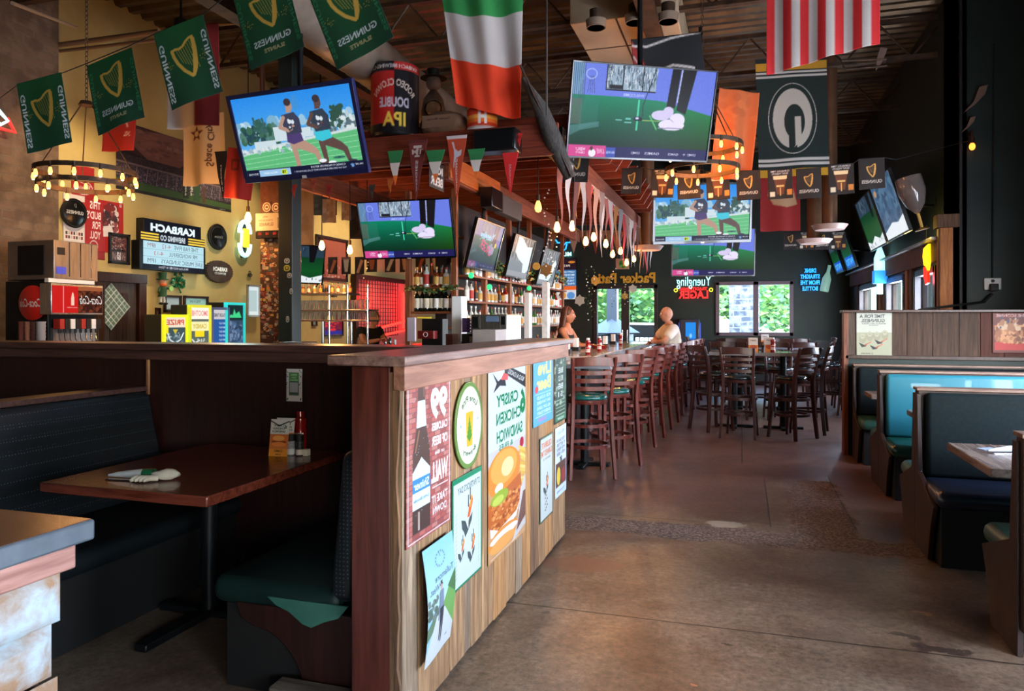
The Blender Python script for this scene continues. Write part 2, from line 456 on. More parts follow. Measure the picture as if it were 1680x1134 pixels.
 fine = noise(30, 8, .8); base = mix(.85, base, ramp(fine, [(.32, (60, 50, 44)), (.68, (206, 198, 188))]), 'OVERLAY')
 def blob(px, py, rx, ry, c_):
  p = onZ(px, py, 0); dx = mth('MULTIPLY', mth('SUBTRACT', Xn, p.x - .0), 1 / rx); dy = mth('MULTIPLY', mth('SUBTRACT', Yn, p.y), 1 / ry)
  q = mth('MULTIPLY', mth('SUBTRACT', 1.0, mth('ADD', mth('MULTIPLY', dx, dx), mth('MULTIPLY', dy, dy))), 6.0, True); return mth('MULTIPLY', q, .8), L4(c_)
 for args in ((1535, 1066, .14, .06, (44, 30, 26)), (1484, 1044, .09, .035, (50, 36, 30)), (1518, 1006, .06, .035, (150, 104, 66)), (1180, 861, .13, .1, (170, 156, 134)), (1190, 1058, .03, .02, (30, 24, 20)), (1120, 1128, .02, .015, (190, 120, 80)), (960, 925, .25, .12, (110, 72, 56))):
  q, c_ = blob(*args); base = mix(q, base, c_)
 sp = mth('MULTIPLY', mth('SUBTRACT', noise(9, 3, .5, .4, 3.0), .72), 20, True)
 base = mix(mth('MULTIPLY', sp, .7), base, L4((40, 28, 20)))
 K.new(base, b.inputs['Base Color'])
 rg = mth('ADD', mth('MULTIPLY', noise(1.3, 6), .3), .2); rg = mth('ADD', rg, mth('MULTIPLY', trm, .35), True)
 K.new(rg, b.inputs['Roughness']); b.inputs['Specular IOR Level'].default_value = .7
 bp = N.new('ShaderNodeBump'); bp.inputs['Strength'].default_value = .35; bp.inputs['Distance'].default_value = .006
 hh = mth('SUBTRACT', mth('ADD', mth('MULTIPLY', fine, .5), mth('MULTIPLY', mth('MULTIPLY', vor.outputs['Distance'], trm), 1.2)), mth('MULTIPLY', j, .5))
 K.new(hh, bp.inputs['Height']); K.new(bp.outputs[0], b.inputs['Normal']); return m
struct('floor', MB().box((-8.2, YF - .2, -.12), (XR2 + .3, YB + .2, 0)), concrete())
# ceiling: ribbed deck
mb = MB(); y = YF
ribs = [(0, 0), (.08, 0), (.11, .05), (.19, .05), (.22, 0)]
while y < YB:
 for (a, za), (b_, zb) in zip(ribs[:-1], ribs[1:]):
  mb.add([(-8, y + a, ZC + za), (XR2 + .2, y + a, ZC + za), (XR2 + .2, y + b_, ZC + zb), (-8, y + b_, ZC + zb)], [(0, 1, 2, 3)])
 y += .22
mb.box((-8, YF, ZC + .06), (XR2 + .2, YB, ZC + .12))
struct('ceiling', mb, m_deck, smooth=None)
# walls
T = .2
struct('wall_left', MB().box((XL - T, 6.4, 0), (XL, YB, ZC + .1)), m_yellow)
def brick_mat(name, c1, c2, mortar, sc=1.0, axis='y', wash=None, rough=.9):
 m = bpy.data.materials.new(name); m.use_nodes = True; nt = m.node_tree; N = nt.nodes; K = nt.links; b = N['Principled BSDF']
 tc = N.new('ShaderNodeTexCoord'); sp = N.new('ShaderNodeSeparateXYZ'); mp = N.new('ShaderNodeCombineXYZ'); K.new(tc.outputs['Object'], sp.inputs[0])
 K.new(sp.outputs[1 if axis == 'x' else 0], mp.inputs[0]); K.new(sp.outputs[2], mp.inputs[1])
 br = N.new('ShaderNodeTexBrick'); br.inputs['Scale'].default_value = sc; br.inputs['Color1'].default_value = L4(c1); br.inputs['Color2'].default_value = L4(c2)
 br.inputs['Mortar'].default_value = L4(mortar); br.inputs['Mortar Size'].default_value = .02; br.inputs['Brick Width'].default_value = .5; br.inputs['Row Height'].default_value = .2
 nz = N.new('ShaderNodeTexNoise'); nz.inputs['Scale'].default_value = 5; nz.inputs['Detail'].default_value = 8; K.new(tc.outputs['Object'], nz.inputs['Vector'])
 ad = N.new('ShaderNodeMix'); ad.data_type = 'VECTOR'; ad.inputs[0].default_value = .06; K.new(mp.outputs[0], ad.inputs[4]); K.new(nz.outputs['Color'], ad.inputs[5]); K.new(ad.outputs[1], br.inputs['Vector'])
 rp = N.new('ShaderNodeValToRGB'); e = rp.color_ramp.elements; e[0].position = .42; e[1].position = .6; e[0].color = (0, 0, 0, 1); e[1].color = (1, 1, 1, 1); K.new(nz.outputs['Fac'], rp.inputs[0])
 mx = N.new('ShaderNodeMix'); mx.data_type = 'RGBA'; K.new(rp.outputs[0], mx.inputs[0]); K.new(br.outputs['Color'], mx.inputs[6]); mx.inputs[7].default_value = L4(wash or mortar)
 K.new(mx.outputs[2], b.inputs['Base Color']); b.inputs['Roughness'].default_value = rough
 bp = N.new('ShaderNodeBump'); bp.inputs['Strength'].default_value = .9; bp.inputs['Distance'].default_value = .03
 sm = N.new('ShaderNodeMath'); sm.operation = 'SUBTRACT'; K.new(nz.outputs['Fac'], sm.inputs[0]); K.new(br.outputs['Fac'], sm.inputs[1]); K.new(sm.outputs[0], bp.inputs['Height']); K.new(bp.outputs[0], b.inputs['Normal'])
 return m
m_stone = brick_mat('old_brick', (96, 72, 54), (120, 98, 78), (104, 88, 72), 2.2, 'x', wash=(84, 66, 50))
struct('wall_left', MB().box((XL - T, YF, 0), (XL + .12, 6.45, ZC + .1)), m_stone)
# back wall with glazed double door and window
dx0, dx1, dz1 = -3.62, -2.0, 2.38
wx0, wx1, wz0, wz1 = -.6, 1.16, 1.12, 2.42
mb = MB()
mb.box((XL - T, YB, 0), (dx0, YB + T, ZC)); mb.box((dx0, YB, dz1), (dx1, YB + T, ZC)); mb.box((dx1, YB, 0), (wx0, YB + T, ZC))
mb.box((wx0, YB, 0), (wx1, YB + T, wz0)); mb.box((wx0, YB, wz1), (wx1, YB + T, ZC)); mb.box((wx1, YB, 0), (XR1 + .4, YB + T, ZC))
struct('wall_back', mb, m_green2)
m_frame = mat('dark_window_frame', (44, 36, 36), (60, 50, 50), rough=.4, scale=5)
m_frame2 = mat('mauve_window_frame', (120, 100, 104), rough=.4)
def door_unit(name, x0, x1, y, z1, loc='y'):
 mb = MB(); w = .09
 mb.box((x0, y - .03, 0), (x0 + w, y + .12, z1)); mb.box((x1 - w, y - .03, 0), (x1, y + .12, z1)); mb.box((x0, y - .03, z1 - w), (x1, y + .12, z1))
 xm = (x0 + x1) / 2; mb.box((xm - .1, y - .02, 0), (xm + .1, y + .1, z1)); mb.box((x0, y - .02, 0), (x1, y + .1, .22))
 d = struct(name, mb, m_frame, bevel=.004)
 for a, b_ in ((x0 + w, xm - .1), (xm + .1, x1 - w)):
  obj('pane', MB().box((a, y + .03, .22), (b_, y + .036, z1 - w)), m_glass, d)
 hd = MB(); hd.cyl((xm - .06, y - .08, .95), (xm - .06, y - .08, 1.25), .012); hd.cyl((xm + .06, y - .08, .95), (xm + .06, y - .08, 1.25), .012)
 for sx in (-.06, .06):
  for z in (.97, 1.23): hd.cyl((xm + sx, y - .08, z), (xm + sx, y - .02, z), .008)
 obj('door_handle', hd, m_chrome, d)
 return d
door_unit('door_1', dx0, dx1, YB, dz1)
mb = MB(); w = .08
mb.box((wx0, YB - .05, wz0), (wx0 + w, YB + .1, wz1)); mb.box((wx1 - w, YB - .05, wz0), (wx1, YB + .1, wz1))
mb.box((wx0, YB - .05, wz1 - w), (wx1, YB + .1, wz1)); mb.box((wx0, YB - .05, wz0), (wx1, YB + .1, wz0 + w))
xm = .32; mb.box((xm - .06, YB - .05, wz0), (xm + .06, YB + .1, wz1))
wn = struct('window_1', mb, m_frame2, bevel=.004)
obj('pane', MB().box((wx0 + w, YB + .03, wz0 + w), (xm - .06, YB + .036, wz1 - w)), m_glass, wn)
obj('pane', MB().box((xm + .06, YB + .03, wz0 + w), (wx1 - w, YB + .036, wz1 - w)), m_glass, wn)
# dark wainscot along the back wall
struct('trim_1', MB().box((dx1, YB - .06, 0), (XR1, YB - .001, 1.02)), mat('black_wainscot', (16, 14, 14), rough=.5))
# right wall: far stretch with timber framed windows
ops = [(10.55, 11.75), (12.45, 13.9), (14.7, 16.9)]
oz0, oz1 = .95, 2.2
mb = MB(); y0 = YJ
for a, b_ in ops:
 mb.box((XR1, y0, 0), (XR1 + T, a, ZC)); mb.box((XR1, a, 0), (XR1 + T, b_, oz0)); mb.box((XR1, a, oz1), (XR1 + T, b_, ZC)); y0 = b_
mb.box((XR1, y0, 0), (XR1 + T, YB, ZC))
struct('wall_right', mb, m_green)
for i, (a, b_) in enumerate(ops):
 mb = MB(); f = .09
 mb.box((XR1 - .05, a - .02, oz0), (XR1 + .12, a + f, oz1)); mb.box((XR1 - .05, b_ - f, oz0), (XR1 + .12, b_ + .02, oz1))
 mb.box((XR1 - .05, a, oz1 - f), (XR1 + .12, b_, oz1)); mb.box((XR1 - .05, a, oz0), (XR1 + .12, b_, oz0 + f))
 wn = struct('window_%d' % (i + 2), mb, m_frame, bevel=.004)
 obj('pane', MB().box((XR1 + .05, a + f, oz0 + f), (XR1 + .056, b_ - f, oz1 - f)), m_glass, wn)
# jog wall and near right wall with big windows beside the booths
struct('wall_jog', MB().box((XR1, YJ, 0), (XR2 + T, YJ + T, ZC)), m_green)
rops = [(-2.6, -.6, .9, 2.6), (1.2, 3.1, .9, 2.6), (3.95, 5.3, .9, 2.6), (6.0, 7.3, .9, 2.6)]
mb = MB(); y0 = YF - T
for a, b_, za, zb in rops:
 mb.box((XR2, y0, 0), (XR2 + T, a, ZC)); mb.box((XR2, a, zb), (XR2 + T, b_, ZC)); y0 = b_
 if za: mb.box((XR2, a, 0), (XR2 + T, b_, za))
mb.box((XR2, y0, 0), (XR2 + T, YJ + T, ZC)); struct('wall_right', mb, m_green)
# wall behind the camera with large front windows
fops = [(1.8, 2.9)]
mb = MB(); x0 = XL - T
for a, b_ in fops:
 mb.box((x0, YF - T, 0), (a, YF, ZC)); mb.box((a, YF - T, 0), (b_, YF, .9)); mb.box((a, YF - T, 2.4), (b_, YF, ZC)); x0 = b_
mb.box((x0, YF - T, 0), (XR2 + T, YF, ZC)); struct('wall_front', mb, m_green)
# vertical strips and board joints on the jog wall
for k, (px, w_, m_) in enumerate(((1575, .03, m_black), (1546, .09, m_timber_d))):
 p = onY(px, 300, YJ - .01)
 struct('trim_%d' % (k + 2), MB().box((p.x - w_ / 2, YJ - .05, 0 if k else 1.6), (p.x + w_ / 2, YJ - .001, 2.75 if k else ZC)), m_)
# roof structure
for k, y in enumerate((1.6, 3.5, 5.9, 8.2, 10.6, 13.0, 15.4)):
 mb = MB(); zt, zb = ZC - .08, ZC - .62
 mb.box((XL, y - .04, zt - .05), (XR2 if y < YJ else XR1, y + .04, zt)); mb.box((XL, y - .04, zb), (XR2 if y < YJ else XR1, y + .04, zb + .05))
 x = XL + .1; n = 0
 while x < 2.2:
  mb.cyl((x, y, zb + .03), (x + .4, y, zt - .03), .014, n=6, cap=False); mb.cyl((x + .4, y, zt - .03), (x + .8, y, zb + .03), .014, n=6, cap=False); x += .8
 j = struct('trim_%d' % (k + 6), mb, m_rust, smooth=None)
mb = MB()
for xx in (-4.9, -.9): mb.box((xx - .09, YF, ZC - .95), (xx + .09, YB, ZC - .9)); mb.box((xx - .015, YF, ZC - .9), (xx + .015, YB, ZC - .66)); mb.box((xx - .09, YF, ZC - .68), (xx + .09, YB, ZC - .63))
struct('trim_15', mb, m_rust, smooth=None)
# == PONY WALLS
m_dkwood = wood('dark_booth_panelling', (30, 14, 12), (52, 25, 20), 'z', rough=.38, scale=2.5)
m_redwood = wood('red_brown_end_board', (62, 26, 20), (96, 46, 36), 'z', rough=.32, scale=2.2)
m_cap = wood('worn_cap_wood', (96, 70, 64), (142, 112, 104), 'y', rough=.35, scale=2.5)
m_capx = wood('dark_cap_wood', (54, 34, 30), (92, 62, 56), 'x', rough=.3, scale=2.5)
m_trimbrd = wood('brown_trim_board', (120, 78, 62), (158, 112, 92), 'y', rough=.5, scale=2.2)
XW = -1.167
t = thing('pony_wall', 'low wall clad in weathered vertical planks and covered with beer posters, dark cap on top', 'partition', (0, 0, 0))
obj('core', MB().box((XW - .2, 2.42, 0), (XW - .025, 4.95, 1.33)).box((-7.0, 3.72, 0), (XW - .2, 3.86, 1.31)), m_dkwood, t)
pm = [wood('plank_%s' % n, a, b_, 'z', rough=.75, scale=2.6, bump=.5, lo=.3, hi=.7, c3=c_) for n, a, b_, c_ in (
 ('tan', (92, 64, 40), (168, 130, 92), (128, 94, 62)), ('grey_brown', (84, 66, 50), (150, 128, 104), (112, 90, 70)), ('dark_brown', (66, 44, 30), (128, 92, 62), (98, 68, 44)), ('gold', (110, 72, 38), (176, 128, 78), (142, 98, 56)))]
mb = MB(); y = 2.4; k = 0; rs = random.Random(4)
while y < 4.94:
 w_ = rs.choice((.09, .14, .17, .2, .12)); y2 = min(y + w_, 4.95); mb.m(rs.choice((0, 0, 1, 2, 3, 1)))
 mb.box((XW - .025, y + .002, .01 + rs.uniform(0, .012)), (XW - rs.uniform(0, .006), y2 - .003, 1.25)); y = y2
obj('planks', mb, pm, t, smooth=None, bevel=.002, seg=1)
obj('end_board', MB().box((XW - .2, 2.385, 0), (XW - .045, 2.42, 1.33)), m_redwood, t, bevel=.003)
# rough sawn corner strip
mb = MB(); pts = []; rs = random.Random(2); z = 0
prof = [(XW - .045, 0)]
left = [];
while z < 1.3: left.append((XW - .004 - rs.uniform(0, .016), z)); z += .06
mb.prism([(XW - .045, 0)] + [(XW - .045, 1.31)] + [(XW - .002, 1.31)] + left[::-1], .03, o=(0, 2.40, 0))
obj('corner_strip', mb, pm[2], t, smooth=None)
obj('trim_board', MB().box((XW - .03, 2.38, 1.245), (XW + .018, 4.97, 1.335)), m_trimbrd, t, bevel=.004)
obj('cap', MB().box((XW - .27, 2.33, 1.335), (XW + .045, 5.0, 1.372)), m_cap, t, bevel=.006)
mb = MB().box((-7.0, 3.66, 1.31), (XW - .27, 3.98, 1.352)).box((-7.0, 3.69, 1.25), (XW - .27, 3.72, 1.31))
obj('cap', mb, m_capx, t, bevel=.006)
# upper pale strip seam on booth panelling
obj('batten', MB().box((-3.58, 3.705, 1.03), (-3.565, 3.72, 1.25)), m_timber, t)
# == PERGOLA OVER THE BAR
m_perg = wood('pergola_red_wood', (92, 36, 22), (138, 62, 40), 'x', rough=.55, scale=2.5)
m_pergy = wood('pergola_red_beam', (104, 48, 28), (150, 82, 50), 'y', rough=.55, scale=2.5)
m_or = wood('orange_board', (176, 84, 26), (206, 112, 44), 'y', rough=.6, scale=2)
PZ0, PZ1 = 2.98, 3.24
PX0, PX1, PXM = -4.76, -1.65, -2.87
t = thing('pergola', 'red-brown timber canopy hanging over the bar with long joists', 'canopy', (0, 0, 0))
obj('header', MB().box((PX0 - .1, 6.36, PZ0), (PX1 + .08, 6.41, PZ1 + .03)), m_perg, t, bevel=.004)
for xx in (PX0, PX1): obj('side_beam', MB().box((xx - .03, 6.41, PZ0), (xx + .03, 13.4, PZ1 - .02)), m_pergy, t, bevel=.004)
mb = MB().box((PXM - .03, 6.9, PZ0 - .05), (PXM + .03, 13.2, PZ1 - .08)); obj('middle_beam', mb, m_pergy, t, bevel=.004)
obj('orange_board', MB().box((PXM + .031, 6.9, PZ0 - .03), (PXM + .05, 8.5, PZ0 + .2)), m_or, t, bevel=.003)
y = 6.75; k = 0
while y < 13.4:
 mb = MB().box((PX0 - .2, y - .02, PZ1 - .02), (PX1 + .02, y + .02, PZ1 + .2))
 mb.prism([(PX1 + .02, PZ1 - .02), (PX1 + .26, PZ1 - .02), (PX1 + .4, PZ1 + .2), (PX1 + .02, PZ1 + .2)], .04, o=(0, y, 0))
 obj('joist', mb, m_perg, t, smooth=None); y += .42
# == COLUMNS
m_post = mat('dark_green_steel_post', (24, 32, 30), (34, 44, 40), rough=.45, scale=3)
t = thing('steel_column', 'dark green square steel post beside the sticker covered column', 'column', (0, 0, 0))
obj('post', MB().box((-4.37, 6.2, 0), (-4.21, 6.36, ZC - .6)), m_post, t, bevel=.006)
for (px, py, w_, h_, colr) in ((470, 428, .06, .05, (210, 205, 190)), (470, 440, .07, .06, (215, 190, 60)), (474, 452, .05, .05, (200, 195, 180)), (477, 478, .035, .055, (190, 190, 180)), (471, 524, .035, .06, (185, 185, 175))):
 p = onY(px, py, 6.19); A = Art(1, 1, 14, (30, 38, 36)); A.ell(.5, .5, .5, .5, colr); A.ell(.5, .5, .33, .33, (40, 44, 40)); A.ell(.5, .55, .15, .2, colr)
 panel('sticker', A, w_, h_, PAPER, t, (p.x, 6.197, p.z), t=.001)
# column completely covered in stickers
A = Art(.28, 1.62, 300, (70, 44, 38)); rs = np.random.RandomState(5)
cols = [(205, 195, 185), (160, 40, 34), (50, 44, 44), (190, 110, 60), (150, 140, 134), (44, 70, 74), (225, 218, 208), (120, 44, 34), (30, 26, 26), (180, 60, 44), (90, 110, 130), (206, 180, 90)]
for k in range(520):
 x, y_, r = rs.uniform(0, .28), rs.uniform(0, 1.62), rs.uniform(.008, .026); c1 = cols[rs.randint(12)]; c2 = cols[rs.randint(12)]
 if rs.rand() < .55: A.ell(x, y_, r, r * rs.uniform(.7, 1), c1); A.ell(x, y_, r * .75, r * .6, c2); A.ell(x, y_, r * .4, r * .3, c1)
 else: A.rect(x - r, y_ - r * .6, x + r, y_ + r * .6, c1); A.rect(x - r * .8, y_ - r * .4, x + r * .8, y_ + r * .35, c2); A.rect(x - r * .5, y_ - r * .12, x + r * .5, y_ + r * .12, c1)
t = thing('sticker_column', 'square column covered top to bottom in overlapping round and square stickers', 'column', (-4.6, 6.42, 0))
obj('core', MB().box((-.14, .003, 0), (.14, .28, 3.0)), mat('red_brown_column', (72, 34, 26), (96, 50, 38), rough=.7, scale=20), t)
panel('sticker_layer', A, .28, 1.62, PAPER, t, (0, 0, 1.64), t=.002)
panel('sticker_layer', A, .28, 1.62, PAPER, t, (.142, .142, 1.64), (0, 0, PI / 2), t=.002)
for dx, s_ in ((-.06, 0), (.05, 1)):
 A2 = Art(1, 1, 40, (78, 40, 30)); A2.ell(.5, .5, .48, .48, (205, 190, 175)); A2.ell(.5, .5, .38, .38, (110, 50, 36)); A2.ell(.5, .5, .26, .26, (205, 190, 175)); A2.rect(.35, .4, .65, .6, (90, 40, 30))
 panel('round_sticker', A2, .1, .1, PAPER, t, (dx, -.002, 2.66 - s_ * .01), t=.001)
# == BACK BAR ISLAND
m_shelf = wood('bar_shelf_wood', (96, 48, 26), (140, 80, 48), 'x', rough=.5)
m_shelfz = wood('bar_upright_wood', (104, 54, 30), (146, 88, 54), 'z', rough=.5)
IX0, IX1, IY0, IY1 = -3.62, -3.0, 7.5, 12.7
t = thing('back_bar', 'tall wooden back bar with open bottle shelves in the middle of the bar', 'shelf unit', (0, 0, 0))
obj('core', MB().box((IX0 + .22, IY0 + .35, 1.0), (IX1 - .26, IY1, 2.9)), mat('back_bar_dark', (24, 14, 12), rough=.6), t)
obj('base_cabinet', MB().box((IX0, IY0, 0), (IX1, IY1, .98)), m_black, t)
for xx in (IX0, IX1 - .06): obj('upright', MB().box((xx, IY0, .98), (xx + .06, IY0 + .06, 2.95)), m_shelfz, t, bevel=.003)
for yy in (8.5, 9.5, 10.5, 11.5, 12.6): obj('upright', MB().box((IX1 - .07, yy, .98), (IX1 - .01, yy + .07, 3.0)), m_shelfz, t, bevel=.003)
SZ_end = [onY(700, 511, IY0).z, onY(700, 471, IY0).z]
for z in SZ_end + [2.45]: obj('shelf', MB().box((IX0 + .03, IY0 + .02, z - .025), (IX1 - .03, IY0 + .32, z)), m_shelf, t, bevel=.002)
SZ_side = [1.42, 1.72, 2.02]
for z in SZ_side: obj('shelf', MB().box((IX1 - .25, IY0 + .34, z - .025), (IX1 + .03, IY1, z)), m_shelf, t, bevel=.002)
obj('counter_top', MB().box((IX0 - .03, IY0 - .02, .98), (IX1 + .06, IY1, 1.02)), m_steel, t)
# bottles
m_bot = {'clear': mat('clear_bottle', (190, 200, 200), rough=.08, metal=.0, coat=1.0), 'amber': mat('amber_bottle', (120, 56, 22), rough=.1, coat=1.0),
   'dark': mat('dark_green_bottle', (14, 20, 12), rough=.1, coat=1.0), 'green': mat('green_bottle', (40, 110, 50), rough=.1, coat=1.0), 'red': mat('red_bottle', (150, 26, 20), rough=.12, coat=1.0)}
m_lab = {'cream': mat('cream_label', (215, 205, 185), rough=.6), 'white': mat('white_label', (228, 228, 226), rough=.5), 'red': mat('red_label', (170, 44, 36), rough=.5), 'gold': mat('gold_label', (190, 150, 70), rough=.5), 'black': mat('black_label', (22, 20, 20), rough=.5)}
def bottle_mesh(glass, label, cap, r, h, shoulder, neck):
 mb = MB(); n = 10
 mb.m(0).lathe([(r * .9, 0), (r, .01), (r, h * .14), (r, h * shoulder), (r * .7, h * (shoulder + .07)), (neck, h * (shoulder + .13)), (neck, h * .93)], n=n)
 mb.m(1).lathe([(r * 1.03, h * .14), (r * 1.03, h * (shoulder - .08))], n=n)
 mb.m(2).lathe([(neck * 1.2, h * .9), (neck * 1.2, h), (neck * .4, h)], n=n)
 me = bpy.data.meshes.new('liquor_bottle'); me.from_pydata(mb.v, [], mb.f)
 for m_ in (m_bot[glass], m_lab[label], m_lab[cap]): me.materials.append(m_)
 me.polygons.foreach_set('material_index', mb.mi); finish(me, 40); return me
BK = [('clear', 'white', 'white'), ('amber', 'cream', 'black'), ('dark', 'cream', 'red'), ('amber', 'gold', 'gold'), ('green', 'white', 'red'), ('clear', 'red', 'black'), ('dark', 'white', 'black'), ('red', 'white', 'gold'), ('clear', 'gold', 'red'), ('amber', 'black', 'red')]
BM = [bottle_mesh(g, l, c_, r, h, sh, nk) for (g, l, c_), (r, h, sh, nk) in zip(BK, [(.038, .3, .62, .013), (.042, .27, .55, .014), (.037, .31, .6, .013), (.045, .25, .6, .016), (.036, .3, .6, .012), (.04, .28, .65, .014), (.036, .32, .58, .012), (.04, .29, .6, .013), (.043, .24, .62, .016), (.038, .3, .55, .013)])]
def bottle(i, loc, label, group, sc=1.0):
 o = link('liquor_bottle', BM[i], None, loc); o.scale = (sc, sc, sc); return tag(o, label, 'bottle', group)
rs = random.Random(3)
for row, (z, kinds, nm) in enumerate(((SZ_end[1], (3, 1, 5, 9, 3, 1, 8, 0), 'upper'), (SZ_end[0], (2, 6, 2, 2, 6, 2, 6, 2), 'lower'))):
 n = 8
 for k in range(n):
  x = IX0 + .1 + k * (IX1 - IX0 - .2) / (n - 1); i = kinds[k]
  bottle(i, (x, IY0 + .1 + .02 * (k % 2), z), '%s bottle, %s label, %s from left on the %s end shelf of the back bar' % (BK[i][0], BK[i][1], ORD[k], nm), 'bottles on the end shelves of the back bar', .92)
ns = 32
for row, (z, nm) in enumerate(zip(SZ_side, ('lowest', 'middle', 'top'))):
 for k in range(ns):
  y = IY0 + .48 + k * (IY1 - IY0 - .65) / (ns - 1); i = rs.choice((0, 1, 3, 4, 5, 7, 8, 9, 0, 8)) if row else rs.choice((0, 8, 5, 4, 0))
  if any(abs(y - yy - .03) < .07 for yy in (8.5, 9.5, 10.5, 11.5, 12.6)): continue
  bottle(i, (IX1 - .06, y, z), '%s bottle, %s label, %s along the %s shelf facing the stools' % (BK[i][0], BK[i][1], ORD[k], nm), 'bottles on the long shelves of the back bar', .82)
# second line of bottles on the island counter, bottom row
for k in range(10):
 y = IY0 + 1.3 + k * .33; i = (0, 4, 8, 5, 0, 4, 7, 0, 8, 4)[k]
 bottle(i, (IX1 + .02, y, 1.02), '%s bottle, %s label, %s along the steel back bar counter' % (BK[i][0], BK[i][1], ORD[k]), 'bottles on the back bar counter', .9)
# garland of leaves over the shelf edge
mb = MB(); rs = random.Random(8)
for k in range(150):
 x = IX0 + rs.uniform(0, .65); p = Vector((x, IY0 - .02 + rs.uniform(-.02, .02), SZ_end[1] - .03 + rs.uniform(-.03, .03) + .02 * math.sin(x * 12)))
 a, b_ = perp(Vector((rs.uniform(-1, 1), -1, rs.uniform(-1, 1)))); s_ = .018; mb.m(0 if rs.random() < .8 else 1).add([p - a * s_, p - b_ * s_ * .6, p + a * s_, p + b_ * s_ * .6], [(0, 1, 2, 3)])
g_leaf = mat('garland_green', (40, 70, 36), (70, 110, 50), rough=.5, scale=30);
o = obj('leaf_garland', mb, [g_leaf, m_lab['gold']], smooth=None); tag(o, 'green and gold leaf garland along the middle shelf edge of the back bar', 'garland')
mb = MB()
for k in range(420):
 y = IY0 + .5 + rs.uniform(0, 4.6); p = Vector((IX1 + .05 + rs.uniform(-.03, .03), y, 2.28 + rs.uniform(-.08, .06) - .12 * abs(math.sin(y * 2.6))))
 a, b_ = perp(Vector((1, rs.uniform(-1, 1), rs.uniform(-1, 1)))); s_ = .03; mb.m(0 if rs.random() < .75 else 1).add([p - a * s_, p - b_ * s_ * .6, p + a * s_, p + b_ * s_ * .6], [(0, 1, 2, 3)])
mb.m(0).tube([(IX1 + .05, IY0 + .5 + k * .115, 2.28 - .12 * abs(math.sin((IY0 + .5 + k * .115) * 2.6))) for k in range(41)], .008, n=5)
o = obj('leaf_garland', mb, [g_leaf, m_lab['gold']], smooth=None); tag(o, 'long drooping leaf garland above the bottle shelves facing the stools', 'garland')
m_gl = mat('green_glow', (30, 160, 90), emit=(40, 200, 110), estr=1.5)
for k, (px, py) in enumerate(((773, 452), (803, 471), (868, 473))):
 p = onX(px, py, IX1 + .1); o = obj('green_light', MB().ball((0, 0, 0), .035, 10), m_gl, loc=p); tag(o, 'small green party light, %s along the back bar garland' % ORD[k], 'party light', 'green lights on the garland')
# == BAR COUNTER
m_ctop = mat('pale_worn_counter', (176, 170, 168), (206, 202, 200), rough=.22, scale=3, stretch=(3, 1, 1), coat=.4)
t = thing('bar_counter', 'long bar counter with a pale worn top and dark front, lined by stools', 'counter', (0, 0, 0))
obj('counter_top', MB().box((-2.2, 8.15, 1.01), (-1.6, 14.6, 1.085)), m_ctop, t, bevel=.008)
obj('body', MB().box((-2.1, 8.2, 0), (-1.8, 14.5, 1.04)), mat('bar_front_dark', (34, 26, 26), (48, 38, 36), rough=.5, scale=3), t)
mb = MB().cyl((-1.68, 8.3, .2), (-1.68, 14.4, .2), .022, n=10)
for k in range(7): mb.cyl((-1.82, 8.4 + k * .98, .2), (-1.68, 8.4 + k * .98, .2), .015, n=8)
obj('foot_rail', mb, m_chrome, t)
t = thing('bar_counter', 'bar counter on the left side below the red lit room, where a man leans', 'counter', (0, 0, 0))
obj('counter_top', MB().box((-5.5, 7.0, 1.04), (-4.9, 13.4, 1.085)), m_capx, t, bevel=.008)
obj('body', MB().box((-5.35, 7.05, 0), (-5.05, 13.3, 1.04)), m_dkwood, t)
# things standing on the bar, just beyond the pony wall
t = thing('work_counter', 'low steel work counter behind the booth wall inside the bar', 'counter', (0, 0, 0))
obj('counter_top', MB().box((-4.3, 4.75, .98), (-2.7, 5.35, 1.02)), m_steel, t, bevel=.004); obj('body', MB().box((-4.25, 4.8, 0), (-2.75, 5.3, .98)), m_black, t)
# stainless beer cooler with cardboard coloured front box on the cap
m_cart = mat('grey_carton', (150, 138, 136), (165, 152, 150), rough=.7, scale=4)
def onwall(px, py, Y=4.3): return onY(px, py, Y)
t = thing('back_bar_cooler', 'stainless steel counter-top dispenser with two small displays behind the plank wall', 'dispenser', (0, 0, 0))
a_ = onX(776, 560, -2.6);
def bx(px0, py0, px1, py1, Y, dep, mt, name, par, **k):
 a, b_ = onY(px0, py1, Y), onY(px1, py0, Y); return obj(name, MB().box((a.x, Y, a.z), (b_.x, Y + dep, b_.z)), mt, par, **k)
bx(772, 516, 832, 600, 5.7, .4, m_steel, 'body', t, bevel=.008)
bx(775, 520, 784, 538, 5.685, .012, m_darkmetal, 'display', t); bx(822, 519, 829, 533, 5.685, .012, m_darkmetal, 'display', t)
bx(797, 519, 817, 528, 5.685, .012, mat('blue_grey_badge', (90, 110, 140), rough=.4), 'badge', t)
for px in (786, 819): bx(px, 518, px + .8, 560, 5.69, .01, m_darkmetal, 'seam', t)
t = thing('carton', 'plain grey-brown carton leaning against the steel dispenser', 'box', (0, 0, 0))
bx(775, 541, 813, 600, 5.35, .28, m_cart, 'box', t, bevel=.003)
